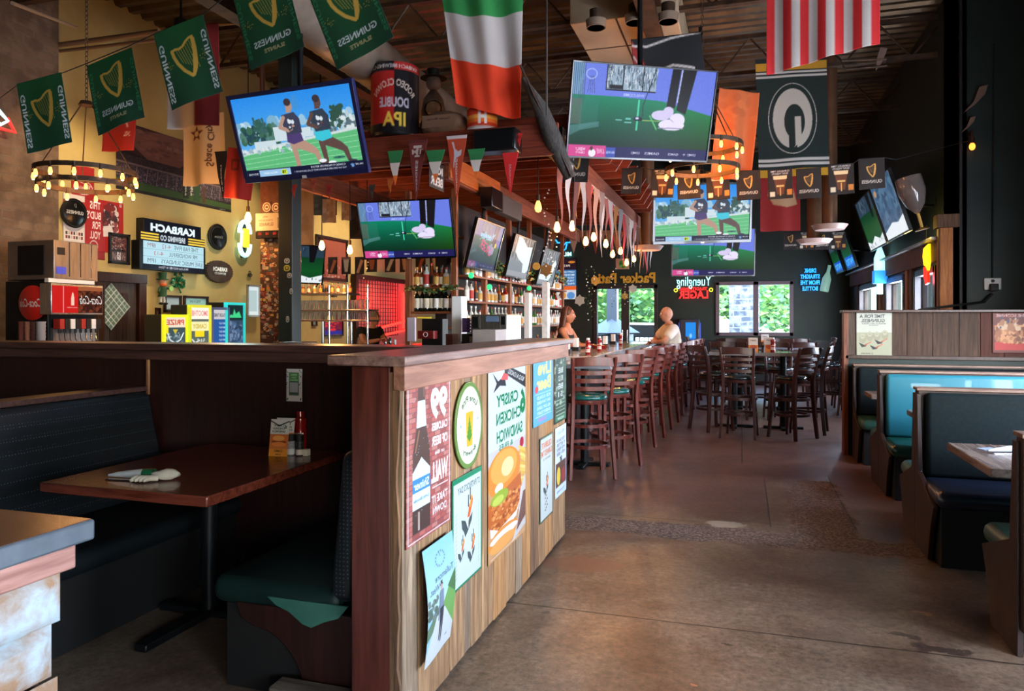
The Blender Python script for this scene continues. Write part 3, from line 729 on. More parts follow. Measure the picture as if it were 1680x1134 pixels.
mb_names = [
 ('paper_towel_box', 'tall white box standing left of the steel dispenser', 'box', (741, 486, 757, 560), 6.1, (225, 228, 232)),
 ('menu_stack', 'stack of purple and white folded menus beside the white box', 'menus', (758, 522, 771, 545), 6.0, (120, 90, 170)),
 ('order_printer', 'small black order printer with white front near the bar end', 'printer', (757, 548, 776, 590), 5.6, (30, 30, 32)),
 ('register_screen', 'dark till screen in front of the end shelves', 'till', (692, 523, 726, 575), 6.6, (20, 20, 22)),
 ('cooler_box', 'red box with white ring emblem beneath the till shelf', 'box', (685, 543, 711, 556), 6.5, (120, 24, 26)),
 ('candle_jar', 'dark red patterned tin beside the white box', 'tin', (731, 548, 742, 566), 5.6, (90, 40, 34)),
 ('tea_towel', 'hanging white tea towel on the bar upright', 'towel', (668, 521, 681, 560), 7.2, (200, 190, 205)),
 ('white_post', 'white painted narrow post between the tilted televisions', 'post', (860, 480, 868, 560), 8.8, (200, 205, 210)),
]
for nm, lb, ct, (x0, y0, x1, y1), Y, c_ in mb_names:
 t = thing(nm, lb, ct, (0, 0, 0)); m_ = mat(nm + '_paint', c_, rough=.45)
 bx(x0, y0, x1, y1, Y, .14 if nm != 'tea_towel' else .03, m_, 'body', t, bevel=.003)
 if nm == 'cooler_box':
  a = onY(698, 549, Y - .006); mb = MB(); mb.tube([(a.x + .022 * math.cos(q), a.y, a.z + .022 * math.sin(q)) for q in np.linspace(0, 2 * PI, 13)[:-1]], .004, closed=True); obj('emblem', mb, m_lab['white'], t)
 if nm == 'order_printer':
  for yy in (552, 566): bx(770, yy, 776, yy + 10, Y - .008, .01, m_lab['white'], 'paper', t)
 if nm == 'register_screen': bx(684, 520, 707, 522.5, Y - .01, .012, mat('yellow_strip', (210, 190, 60), emit=(200, 180, 50), estr=.4), 'light_strip', t)
 if nm == 'menu_stack':
  for q in range(4): bx(764, 525 + q * 5, 773, 527.5 + q * 5, Y - .01, .012, mat('violet_card', (150, 120, 215), rough=.5), 'card', t)
# wall of white pillar, mirror tiles (px 865-935)
t = thing('tap_tower', 'white tiled square pillar rising behind the bar beneath the third tilted television', 'pillar', (0, 0, 0))
a = onY(889, 470, 9.4); b_ = onY(896, 470, 9.4); obj('body', MB().box((a.x, 9.4, 1.0), (b_.x + .02, 9.52, 2.0)), mat('white_tile', (215, 218, 222), (190, 196, 202), rough=.25, scale=18), t, bevel=.004)
# glass rack on the pony wall end
m_wire = mat('wire_metal', (180, 182, 185), rough=.25, metal=1.0)
m_clear = mat('clear_glass', (225, 235, 238), rough=.05, trans=.85, ior=1.3, coat=.5)
gm = MB().lathe([(.026, 0), (.036, .12), (.034, .12), (.025, .005)], n=12); gme = bpy.data.meshes.new('pint_glass'); gme.from_pydata(gm.v, [], gm.f); gme.materials.append(m_clear); finish(gme, 50)
p0 = onY(488, 570, 5.1)
t = thing('wire_glass_rack', 'wire crate of upturned pint glasses behind the booth wall', 'rack', (p0.x, 5.1, 1.02))
mb = MB()
for z in (0.0, .1, .2, .3):
 mb.tube([(-.11, -.11, z), (.11, -.11, z), (.11, .11, z), (-.11, .11, z)], .004, n=5, closed=True)
for k in range(6):
 for s_ in (-.11, .11): mb.cyl((-.11 + k * .044, s_, 0), (-.11 + k * .044, s_, .3), .003, n=5); mb.cyl((s_, -.11 + k * .044, 0), (s_, -.11 + k * .044, .3), .003, n=5)
obj('wire', mb, m_wire, t)
k = 0
for zz in (0.01, .15):
 for a in (-.07, 0, .07):
  for b_ in (-.07, 0, .07):
   o = link('pint_glass', gme, None, (p0.x + a, 5.1 + b_, 1.02 + zz)); tag(o, 'clear pint glass, %s of those stacked in the wire crate' % ORD[k], 'glass', 'pint glasses in the wire crate'); k += 1
# steel glass shelves beyond (px 490-590)
q0, q1 = onY(486, 545, 8.0), onY(603, 545, 8.0)
t = thing('glass_shelf', 'chrome shelf rack full of glasses hanging over the left part of the bar', 'rack', (0, 0, 0))
zs = [onY(540, 525, 8.0).z, onY(540, 508, 8.0).z]
for j, z in enumerate(zs + [onY(540, 481, 8.0).z]):
 xa = q0.x if j != 2 else q0.x; xb = q1.x if j == 0 else onY(571 if j == 2 else 603, 500, 8.0).x
 obj('shelf', MB().box((xa, 7.95, z - .02), (xb, 8.3, z)), m_steel, t, bevel=.002)
for px in (540, 570, 603): a = onY(px, 500, 8.0); obj('post', MB().cyl((a.x, 8.0, 1.085 if px > 0 else 1), (a.x, 8.0, zs[1] + .3), .012), m_chrome, t)
for px in (508, 556): a = onY(px, 500, 8.0); obj('post', MB().cyl((a.x, 8.3, 1.0), (a.x, 8.3, zs[0]), .02), m_chrome, t)
k = 0
for j, z in enumerate((zs[0], zs[1])):
 n = 15
 for i in range(n):
  x = q0.x + .04 + i * (q1.x - q0.x - .08) / (n - 1)
  o = link('pint_glass', gme, None, (x, 8.08, z)); o.scale = (.85, .85, .9 if j == 0 else 1.0)
  tag(o, 'clear beer glass, %s from the left on the %s chrome shelf' % (ORD[i], ('lower', 'upper')[j]), 'glass', 'beer glasses on the chrome shelves')
for i in range(9):
 x = q0.x + .03 + i * .085; o = link('liquor_bottle', BM[(3, 1, 8, 3, 9, 3, 1, 8, 3)[i]], None, (x, 8.1, onY(540, 481, 8.0).z)); o.scale = (.5,) * 3
 tag(o, 'short amber bottle, %s from the left on top of the chrome rack' % ORD[i], 'bottle', 'short bottles on top of the chrome rack')
# condiments on the bar counter near the pony wall
def napkin_block(x, y, z, lb):
 t = thing('napkin_holder', lb, 'napkin holder', (x, y, z)); obj('holder', MB().box((-.05, -.07, 0), (.05, .07, .05)), m_black, t, bevel=.004); obj('napkins', MB().box((-.03, -.06, .012), (.03, .06, .17)), mat('napkin_white', (226, 220, 214), rough=.8), t, bevel=.006)
p = onZ(926, 600, 1.085)
for k, (px, Y, lb) in enumerate(((930, 8.9, 'first white napkin stack on the pale counter beside the plank wall end'), (941, 9.7, 'tall white napkin stack on the pale counter before the woman'), (993, 11.0, 'white napkin stack on the counter further along, left of the glass door'), (1006, 12.5, 'farthest white napkin stack on the bar counter'))):
 a = onY(px, 560, Y); napkin_block(max(-2.14, min(a.x, -1.7)), Y, 1.085, lb)
m_ket = mat('ketchup_red', (140, 20, 16), rough=.2, coat=.5)
def ketchup(x, y, z, lb, sc=1.0):
 t = thing('ketchup_bottle', lb, 'ketchup bottle', (x, y, z))
 prof = [(.028, 0), (.033, .01), (.033, .1), (.028, .125), (.033, .14), (.03, .165), (.02, .175)]
 b_ = obj('bottle', MB().lathe([(r * sc, h * sc) for r, h in prof], n=16), m_ket, t); obj('cap', MB().lathe([(.022 * sc, .172 * sc), (.02 * sc, .2 * sc), (.008 * sc, .2 * sc)], n=14), m_lab['white'] if sc < 1.02 else m_ket, t)
 A = Art(1, 1, 24, (225, 215, 205)); A.rect(.1, .55, .9, .9, (170, 40, 34)); A.text('KETCHUP', .5, .3, .16, (120, 30, 24), w=.8)
 def fn(u, v): a = (u - .5) * 2.0 - PI / 2; return np.stack([.0338 * sc * np.cos(a), .0338 * sc * np.sin(a), (.03 + .065 * v) * sc], 1)
 link('paper_label', art_mesh('paper_label', A, fn, PAPER), t)
 return t
k = 0
for (x, y, lb) in ((-1.75, 8.6, 'red ketchup bottle at the near end of the pale bar counter'), (-1.8, 9.6, 'red ketchup bottle halfway along the pale bar counter'), (-1.9, 12.0, 'red ketchup bottle far along the pale bar counter')): ketchup(x, y, 1.085, lb)
for x, y, lb in ((-1.95, 10.4, 'red food basket on the counter in front of the woman'),):
 t = thing('food_basket', lb, 'basket', (x, y, 1.085)); obj('basket', MB().lathe([(.09, 0), (.13, .05), (.125, .05), (.085, .006)], n=20), m_ket, t); obj('food', MB().ball((0, 0, .03), .09, 12, (1, 1, .4)), m_lab['gold'], t)
# bottles of sauce and small things along the left cap (px 640-680)
for k, (px, lb) in enumerate(((632, 'dark sauce bottle with a long neck, leftmost at the bar end'), (640, 'dark sauce bottle with a red top beside the red basket'), (648, 'slim clear oil bottle right of the dark sauce bottles'))):
 a = onY(px, 565, 6.0); o = link('liquor_bottle', BM[(2, 6, 0)[k]], None, (a.x, 6.0, 1.035)); o.scale = (.8, .8, .95); tag(o, lb, 'bottle')
t = thing('prep_table', 'narrow steel prep table behind the pony wall cap inside the bar', 'table', (0, 0, 0)); obj('table_top', MB().box((-2.6, 5.3, .98), (-1.95 - .5, 6.3, 1.035)), m_steel, t);
for a, b_ in ((-2.57, 5.33), (-2.48, 5.33), (-2.57, 6.27), (-2.48, 6.27)): obj('leg', MB().box((a - .015, b_ - .015, 0), (a + .015, b_ + .015, .98)), m_steel, t)
# == BOOTHS
def dotted(name, base, dot, rough=.45, sc=34):
 if name in MATS: return MATS[name]
 m = mat(name, base, rough=rough); nt = m.node_tree; N = nt.nodes; K = nt.links; b = N['Principled BSDF']
 tc = N.new('ShaderNodeTexCoord'); v = N.new('ShaderNodeTexVoronoi'); v.inputs['Scale'].default_value = sc; v.inputs['Randomness'].default_value = .12
 K.new(tc.outputs['Object'], v.inputs['Vector']); r = N.new('ShaderNodeValToRGB'); e = r.color_ramp.elements
 e[0].position = .14; e[0].color = L4(dot); e[1].position = .24; e[1].color = L4(base); K.new(v.outputs['Distance'], r.inputs[0]); K.new(r.outputs[0], b.inputs['Base Color']); b.inputs['Coat Weight'].default_value = .2
 return m
m_dot = dotted('dotted_navy_vinyl', (18, 24, 30), (84, 94, 104), .5, 62)
m_teal = dotted('dotted_teal_vinyl', (34, 112, 128), (70, 160, 176), .45, 46)
m_dkback = mat('dark_green_vinyl_back', (12, 20, 22), (18, 30, 32), rough=.75, scale=40, spec=.2)
m_gvinyl = mat('green_vinyl_seat', (18, 66, 56), (26, 84, 72), rough=.3, scale=4, bump=.05, coat=.25)
m_gvinyl2 = mat('sage_vinyl_seat', (40, 84, 72), (58, 104, 90), rough=.35, scale=4, bump=.05, coat=.2)
m_bvinyl = mat('blue_black_vinyl_seat', (20, 26, 40), (30, 38, 58), rough=.35, scale=4, bump=.05, coat=.3)
m_dgreen = mat('deep_green_vinyl', (9, 28, 26), (14, 38, 34), rough=.5, scale=4, spec=.3)
m_bkseat = mat('black_vinyl_seat', (12, 16, 18), (18, 24, 28), rough=.5, scale=4, spec=.3)
m_bwood = wood('booth_wood', (32, 18, 14), (56, 32, 24), 'z', rough=.45)
m_caplight = wood('bench_cap_strip', (110, 82, 70), (150, 122, 108), 'x', rough=.35)
def cushion(mb, x0, x1, y0, y1, z0, z1, r=.035, n=5):
 """rounded box"""
 hx, hy = (x1 - x0) / 2, (y1 - y0) / 2; cx, cy = (x0 + x1) / 2, (y0 + y1) / 2
 rings = []
 hz = (z1 - z0) / 2; cz = (z0 + z1) / 2; r = min(r, hz * .98)
 def loop(ins, z):
  pts = []
  R2 = max(r - ins, .004)
  for (sx, sy, a0) in ((1, 1, 0), (-1, 1, 90), (-1, -1, 180), (1, -1, 270)):
   for k in range(n):
    a = R_(a0 + 90 * k / (n - 1)); pts.append((cx + sx * (hx - r) + math.cos(a) * R2, cy + sy * (hy - r) + math.sin(a) * R2, z))
  return pts
 ang = [-90, -60, -30, 0, 0, 30, 60, 90]
 for i, a in enumerate(ang):
  a_ = R_(a); ins = r * (1 - math.cos(a_)); z = cz + (hz - r) * (1 if i >= 4 else -1) + r * math.sin(a_); rings.append(loop(ins, z))
 vs = sum(rings, []); m_ = len(rings[0]); fs = []
 for i in range(len(rings) - 1):
  for k in range(m_): fs.append((i * m_ + k, i * m_ + (k + 1) % m_, (i + 1) * m_ + (k + 1) % m_, (i + 1) * m_ + k))
 fs += [tuple(range(m_))[::-1], tuple(range((len(rings) - 1) * m_, len(rings) * m_))]
 mb.add(vs, fs); return mb
def bench(t, x0, x1, y, facing, h=1.05, backm=m_dkback, seatm=m_bvinyl, both=False, seat2=None, back2=None, woodm=m_bwood):
 """bench running along X; back at y; facing -1 = seat towards the camera side"""
 obj('back_core', MB().box((x0, y - .045, .12), (x1, y + .045, h - .02)), woodm, t, bevel=.004)
 obj('cap_strip', MB().box((x0 - .01, y - .06, h - .02), (x1, y + .06, h)), m_caplight, t, bevel=.003)
 for f, sm, bmn in (((facing, seatm, backm),) + (((-facing, seat2 or seatm, back2 or backm),) if both else ())):
  mb = MB(); a, b_ = sorted((0, f * .075)); cushion(mb, x0 + .035, x1, a, b_, .47, h - .03, .03)
  o = obj('back_cushion', mb, bmn, t, loc=(0, y + f * .045, 0), smooth=60); o.rotation_euler = (0, 0, 0)
  mb = MB(); a, b_ = sorted((y + f * .06, y + f * .56)); cushion(mb, x0 + .0, x1, a, b_, .36, .47, .05)
  obj('seat', mb, sm, t, smooth=60)
  mb = MB(); a, b_ = sorted((y + f * .045, y + f * .50)); mb.box((x0 + .03, a, .0), (x1, b_, .36)); obj('base', mb, m_black if f == facing else woodm, t, bevel=.004)
  # shaped end panel
  prof = [(0, 0), (f * .36, 0), (f * .42, .2), (f * .5, .36), (f * .1, .5), (f * .06, h - .04), (0, h - .04)]
  obj('end_panel', MB().prism(prof, .028, o=(x0 + .002, y, 0), ax=(0, 1, 0), ay=(0, 0, 1)), woodm, t, bevel=.004)
BX0, BX1 = 1.12, 2.95
t = thing('booth_bench', 'double dark vinyl booth bench in front, its near seat glinting blue', 'booth bench'); bench(t, BX0 + .0, BX1, 5.5, -1, both=True, seat2=m_gvinyl2)
t = thing('booth_bench', 'double booth bench with bright teal dotted back, behind the dark one', 'booth bench'); bench(t, BX0 + .06, BX1, 7.25, -1, backm=m_teal, seatm=m_gvinyl, both=True, seat2=m_gvinyl2)
t = thing('booth_bench', 'dark booth bench against the poster partition', 'booth bench'); bench(t, BX0 + .05, BX1, 8.78, -1, h=1.02, seatm=m_gvinyl2)
t = thing('booth_bench', 'nearest green vinyl booth bench cut off by the right edge, seat facing away', 'booth bench'); bench(t, BX0 + .06, BX1, 3.78, 1, h=1.0, seatm=m_gvinyl2, backm=m_gvinyl2)
# tables
m_ttop = wood('grey_worn_tabletop', (104, 84, 74), (158, 136, 122), 'y', rough=.25, scale=2.2)
m_rtop = wood('red_brown_tabletop', (84, 36, 26), (128, 62, 46), 'x', rough=.22, scale=2.4, coat=.3)
def booth_table(x0, x1, y0, y1, topm, lb, z=.76, along='x'):
 t = thing('booth_table', lb, 'table', ((x0 + x1) / 2, (y0 + y1) / 2, 0)); hx, hy = (x1 - x0) / 2, (y1 - y0) / 2
 obj('table_top', MB().box((-hx, -hy, z - .045), (hx, hy, z)), topm, t, bevel=.006)
 obj('column', MB().cyl((0, 0, .03), (0, 0, z - .045), .038, n=16), m_darkmetal, t)
 mb = MB(); mb.box((-hx * .62, -.035, 0), (hx * .62, .035, .035)); mb.box((-.035, -hy * .8, 0), (.035, hy * .8, .035)); obj('foot', mb, m_darkmetal, t, bevel=.006)
 return t
booth_table(1.18, 2.9, 4.18, 5.0, m_ttop, 'grey-brown booth table in front of the dark bench, napkin roll on it')
booth_table(1.3, 2.9, 6.05, 6.75, m_ttop, 'booth table between the dark and the teal bench')
booth_table(1.22, 2.9, 7.95, 8.4, m_ttop, 'small booth table just before the poster partition')
booth_table(-3.05, -2.13, 2.53, 3.66, m_rtop, 'red-brown booth table on the left with cutlery roll and ketchup', along='y')
# left booth benches (run along Y)
def bench_y(t, x, y0, y1, f, h, backm, seatm, lean=.06):
 L = y1 - y0
 xc = x - f * (.11 + lean); obj('back_core', MB().box((xc - .02, y0, .1), (xc + .02, y1, h)), m_black, t)
 mb = MB(); n = 6; vs = []
 a, b_ = sorted((0, f * .1)); cushion(mb, a, b_, y0, y1, .40, h - .01, .035)
 mb.v = [(px - f * lean * (pz - .4) / (h - .4) - f * .06, py, pz) for px, py, pz in mb.v]
 obj('back_cushion', mb, backm, t, loc=(x, 0, 0), smooth=60)
 mb = MB(); a, b_ = sorted((x - f * .02, x + f * .58)); cushion(mb, a, b_, y0 - .01, y1, .34, .45, .045); obj('seat', mb, seatm, t, smooth=60)
 a, b_ = sorted((x - f * .05, x + f * .52)); obj('base', MB().box((a, y0 + .02, .0), (b_, y1, .34)), m_black, t)
t = thing('booth_bench', 'booth bench with white dotted navy back leaning against the red-brown end board', 'booth bench')
bench_y(t, -1.5, 2.5, 3.7, -1, 1.0, m_dot, m_dgreen)
# torn vinyl flap and shaped base panel
mb = MB(); fl = [(-.0, .40), (-.04, .35), (-.1, .33), (-.16, .30), (-.2, .31), (-.26, .35), (-.32, .37), (-.36, .40)]
mb.prism([(x, z) for x, z in fl], .008, o=(-1.44, 2.487, 0)); obj('torn_flap', mb, m_gvinyl2, t, smooth=None)
ep = [(-.0, 0), (0, .36), (-.58, .36), (-.56, .3), (-.5, .27)] + [(-.5 + .24 * math.sin(a), .27 - .27 * (1 - math.cos(a))) for a in np.linspace(.3, PI / 2, 6)]
obj('end_panel', MB().prism([(-1.37 + x, z) for x, z in ep], .03, o=(0, 2.505, 0)), m_dkwood, t, bevel=.003)
t = thing('booth_bench', 'long booth bench with dotted navy back on the far left of the table', 'booth bench')
bench_y(t, -3.42, 2.0, 3.7, 1, 1.06, m_dot, m_bkseat, lean=.16)
obj('cap_strip', MB().box((-3.72, 1.7, 1.055), (-3.56, 3.7, 1.085)), m_capx, t, bevel=.004)
# scuffed board on the floor at the foot of the end bench
t = thing('kick_board', 'worn light board lying at the foot of the end bench', 'board', (0, 0, 0))
obj('board', MB().box((-1.72, 2.38, 0), (-1.385, 2.47, .1)), wood('scuffed_board', (66, 56, 46), (110, 98, 84), 'x', rough=.6), t, bevel=.003)
# corner counter lower left
m_slab = mat('dark_slab_top', (66, 40, 30), (84, 54, 42), rough=.25, scale=3, coat=.3)
m_slabedge = mat('blue_grey_slab_edge', (70, 78, 88), (88, 96, 106), rough=.4, scale=6)
CX = onZ(157, 851, .95)
t = thing('stone_counter', 'stone clad half wall with thick dark slab top in the lower left corner', 'counter', (0, 0, 0))
sx, sy_ = CX.x, CX.y
mb = MB().m(0).box((sx - 1.0, -1.0, .893), (sx, sy_, .95)); o = obj('slab', mb, m_slabedge, t, bevel=.008); o2 = obj('slab_top', MB().box((sx - .99, -.99, .949), (sx - .008, sy_ - .008, .9515)), m_slab, t)
obj('apron_board', MB().box((sx - .96, -.96, .82), (sx - .035, sy_ - .03, .893)), wood('pinkish_apron_board', (120, 78, 70), (168, 122, 112), 'y', rough=.45), t, bevel=.006)
# rough stones
m_wst = mat('white_washed_stone', (128, 142, 154), (162, 166, 168), rough=.9, scale=5, bump=.9, detail=9, col3=(150, 164, 176), lo=.3, hi=.72)
m_tst = mat('tan_patched_stone', (160, 172, 180), (140, 108, 82), rough=.9, scale=3.2, bump=.9, detail=9, lo=.44, hi=.56)
rs = random.Random(12); mb = MB(); z = 0
while z < .82:
 hh = min(rs.uniform(.13, .22), .82 - z); y = sy_ - .06 - rs.uniform(0, .03)
 if .82 - z - hh < .06: hh = .82 - z
 while y > -.9:
  ww = rs.uniform(.25, .5); dx = rs.uniform(0, .03); mb.m(0 if rs.random() < .55 else 1)
  n = 7; base = len(mb.v); vs = []; fs = []
  for i in range(n):
   for j in range(n):
    a, b_ = i / (n - 1), j / (n - 1); e = min(a, 1 - a, b_, 1 - b_); d = -.03 if e == 0 else rs.uniform(-.008, .008)
    vs.append((sx - .05 + dx + d, y - ww * a, z + hh * b_))
  for i in range(n - 1):
   for j in range(n - 1): fs.append((i * n + j, (i + 1) * n + j, (i + 1) * n + j + 1, i * n + j + 1))
  mb.add(vs, fs); y -= ww + .004
 mb.box((sx - .35, y, z), (sx - .1 , sy_ - .07 - rs.uniform(0, .03), z + hh))
 z += hh + .003
obj('stonework', mb, [m_wst, m_tst], t, smooth=60)
# partition with posters (right)
PY = 8.9
t = thing('partition', 'high plank partition behind the booths, dark panelled below a trim rail', 'partition', (0, 0, 0))
obj('core', MB().box((1.12, PY + .0, 0), (3.45, PY + .1, 1.1)), m_green, t)
pmx = [wood('partition_plank_%s' % n, a, b_, 'z', rough=.75, scale=2.2, bump=.5, lo=.3, hi=.7) for n, a, b_ in (('brown', (46, 32, 24), (84, 62, 48)), ('grey', (56, 44, 36), (94, 78, 66)), ('red', (58, 28, 20), (90, 48, 36)))]
mb = MB(); x = 1.12; k = 0
for w_ in (.11, .1, .14, .25, .25, .25, .2, .22, .2, .24, .2, .2):
 mb.m((1, 0, 1, 0, 0, 0, 0, 2, 2, 0, 1, 0)[k]); mb.box((x, PY, 1.1), (min(x + w_ - .004, 3.45), PY + .08, 1.58)); x += w_; k += 1
 if x > 3.4: break
obj('planks', mb, pmx, t, smooth=None, bevel=.002, seg=1)
obj('cap', MB().box((1.06, PY - .06, 1.58), (3.47, PY + .14, 1.61)), m_trimwood, t, bevel=.004)
obj('rail', MB().box((1.1, PY - .03, 1.07), (3.46, PY + .0, 1.11)), m_trimwood, t, bevel=.004)
obj('end_post', MB().box((1.08, PY - .03, 0), (1.13, PY + .12, 1.58)), wood('partition_end_post', (90, 48, 32), (136, 84, 60), 'z', rough=.5), t, bevel=.004)
# things on the tables
def cutlery_roll(x, y, z, rz, lb, sc=1.0):
 t = thing('cutlery_roll', lb, 'napkin roll', (x, y, z), rz); t.scale = (sc,) * 3
 m_nap = mat('cream_napkin', (186, 178, 160), (206, 198, 182), rough=.9, scale=14, bump=.3)
 mb = MB(); mb.tube([(-.15, 0, .012), (-.11, 0, .016), (-.02, 0, .02), (.02, 0, .02)], [.005, .011, .019, .02], n=10)
 obj('rolled_end', mb, mat('white_napkin', (205, 208, 210), rough=.9), t, smooth=60)
 mb = MB(); n = 9; vs = [];
 rs = random.Random(3)
 prof = [(.04, .018), (.07, .03), (.1, .042), (.125, .036), (.15, .012)]
 for i, (xx, r) in enumerate(prof):
  for k in range(12):
   a = 2 * PI * k / 12; q = r * (1 + .18 * math.sin(3 * a + i)); vs.append((xx, q * math.cos(a), max(.003, .02 + q * .55 * math.sin(a))))
 mb.add(vs, [(i * 12 + k, i * 12 + (k + 1) % 12, (i + 1) * 12 + (k + 1) % 12, (i + 1) * 12 + k) for i in range(4) for k in range(12)] + [tuple(range(12))[::-1], tuple(range(48, 60))])
 obj('fanned_end', mb, m_nap, t, smooth=70)
 obj('paper_band', MB().cyl((.0, 0, .02), (.045, 0, .021), .0215, n=14, cap=False), mat('green_paper_band', (16, 92, 56), rough=.6), t)
 mb = MB(); rs = random.Random(5)
 for k in range(4): mb.tube([(.02 + .02 * k, -.035, .012), (-.0 + .02 * k, -.055, .016), (-.01 + .018 * k, -.075, .008)], [.012, .012, .006], n=7)
 obj('second_fold', mb, m_nap, t, smooth=60)
 mb = MB().sweep([(-.14, -.03, .003), (-.06, -.035, .003), (.0, -.045, .003)], [.016, .018, .008], .003); obj('knife_blade', mb, m_chrome, t)
c_ = onZ(236, 786, .76); cutlery_roll(c_.x, c_.y, .7605, R_(12), 'cutlery rolled in a cream napkin with green band, near edge of the left booth table', 1.15)
c_ = onZ(1664, 743, .76); cutlery_roll(c_.x, c_.y, .7605, R_(20), 'cutlery napkin roll on the grey booth table at the right edge', 1.0)
c_ = onZ(1620, 737, .76); o = obj('coaster', MB().box((-.05, -.03, 0), (.05, .03, .003)), mat('blue_coaster', (120, 140, 165), (180, 190, 200), rough=.6, scale=60), loc=(c_.x, c_.y, .7605), rot=(0, 0, .5)); tag(o, 'small blue and white card lying on the grey booth table', 'card')
# ketchup group at the wall end of the left table
c_ = onY(493, 733, 3.58); ketchup(c_.x, 3.58, .7605, 'large red ketchup bottle at the wall end of the left booth table', 1.12)
m_pep = mat('pepper_black', (24, 22, 26), (60, 58, 64), rough=.4, scale=120)
m_salt = mat('salt_white', (190, 190, 195), (120, 120, 130), rough=.4, scale=100)
for k, (px, mt_, lb) in enumerate(((478, m_salt, 'salt shaker with black lid left of the pepper shaker'), (492, m_pep, 'pepper shaker with black lid before the ketchup bottle'))):
 a = onY(px, 700, 3.46); t = thing('spice_shaker', lb, 'shaker', (a.x, 3.46, .7605))
 obj('jar', MB().lathe([(.019, 0), (.021, .006), (.021, .07), (.019, .08)], n=14), mt_, t); obj('lid', MB().lathe([(.023, .078), (.023, .112), (.0, .112)], n=14), m_black, t)
 obj('paper_label', MB().cyl((0, 0, .006), (0, 0, .035), .0218, n=14, cap=False), m_lab['white'] if k == 0 else m_lab['cream'], t)
t = thing('jam_packet', 'short tub with tan label beside the pepper shaker', 'condiment tub', (onY(503, 724, 3.47).x, 3.47, .7605)); obj('tub', MB().box((-.015, -.015, 0), (.015, .015, .035)), m_lab['cream'], t, bevel=.002)
# tent card
a = onY(458, 700, 3.42)
t = thing('menu_tent_card', 'folded menu card with a sandwich picture on the left booth table', 'menu card', (a.x, 3.42, .7605), R_(6))
A = Art(.11, .2, 700, (226, 220, 214)); A.rect(0, 0, .11, .045, (236, 148, 40)); A.rect(0, .04, .11, .12, (216, 120, 60))
A.line([(.0, .19), (.05, .165), (.11, .19)], .006, (40, 40, 40)); A.text('CRISPY', .05, .166, .012, (30, 50, 44), w=.06); A.text('CHICKEN', .05, .15, .012, (30, 50, 44), w=.066); A.text('SANDWICH', .05, .134, .012, (30, 50, 44), w=.074); A.text('6', .088, .16, .022, (30, 50, 44))
A.ell(.055, .09, .045, .028, (232, 110, 30)); A.ell(.052, .098, .034, .014, (248, 170, 90)); A.rect(.012, .075, .098, .083, (120, 44, 20)); A.ell(.055, .066, .042, .012, (240, 140, 60)); A.text('COMBO', .055, .03, .012, (60, 40, 30), w=.05); A.text('4.99', .055, .012, .008, (60, 40, 30), w=.03)
panel('front_card', A, .11, .2, PAPER, t, (0, 0, .097), (R_(-9), 0, 0), t=.001); panel('back_card', A, .11, .2, PAPER, t, (0, .06, .097), (R_(9), 0, PI), t=.001)
# small framed paper on the dark panelling (QR code left out)
A = Art(.125, .215, 500, (214, 206, 206)); A.rect(.022, .04, .1, .19, (40, 60, 46)); A.rect(.024, .13, .098, .188, (76, 140, 70)); A.text('DRINK', .06, .175, .012, (190, 220, 180), w=.05); A.text('IRISH', .06, .157, .01, (190, 220, 180), w=.036); A.text('SPECIALS', .06, .14, .01, (190, 220, 180), w=.06)
A.rect(.028, .06, .094, .125, (170, 166, 178)); A.rect(.026, .04, .098, .056, (70, 100, 80)); A.speck(0, 0, .02, .215, [(60, 70, 60), (214, 206, 206)], 24, .004); A.speck(.104, 0, .125, .215, [(60, 70, 60), (214, 206, 206)], 24, .004)
a = onY(483, 632, 3.715); o = panel('framed_notice', A, .105, .19, PAPER, None, (a.x, 3.712, a.z), (0, 0, 0)); tag(o, 'white edged green notice pinned on the dark panelling above the left table', 'notice')
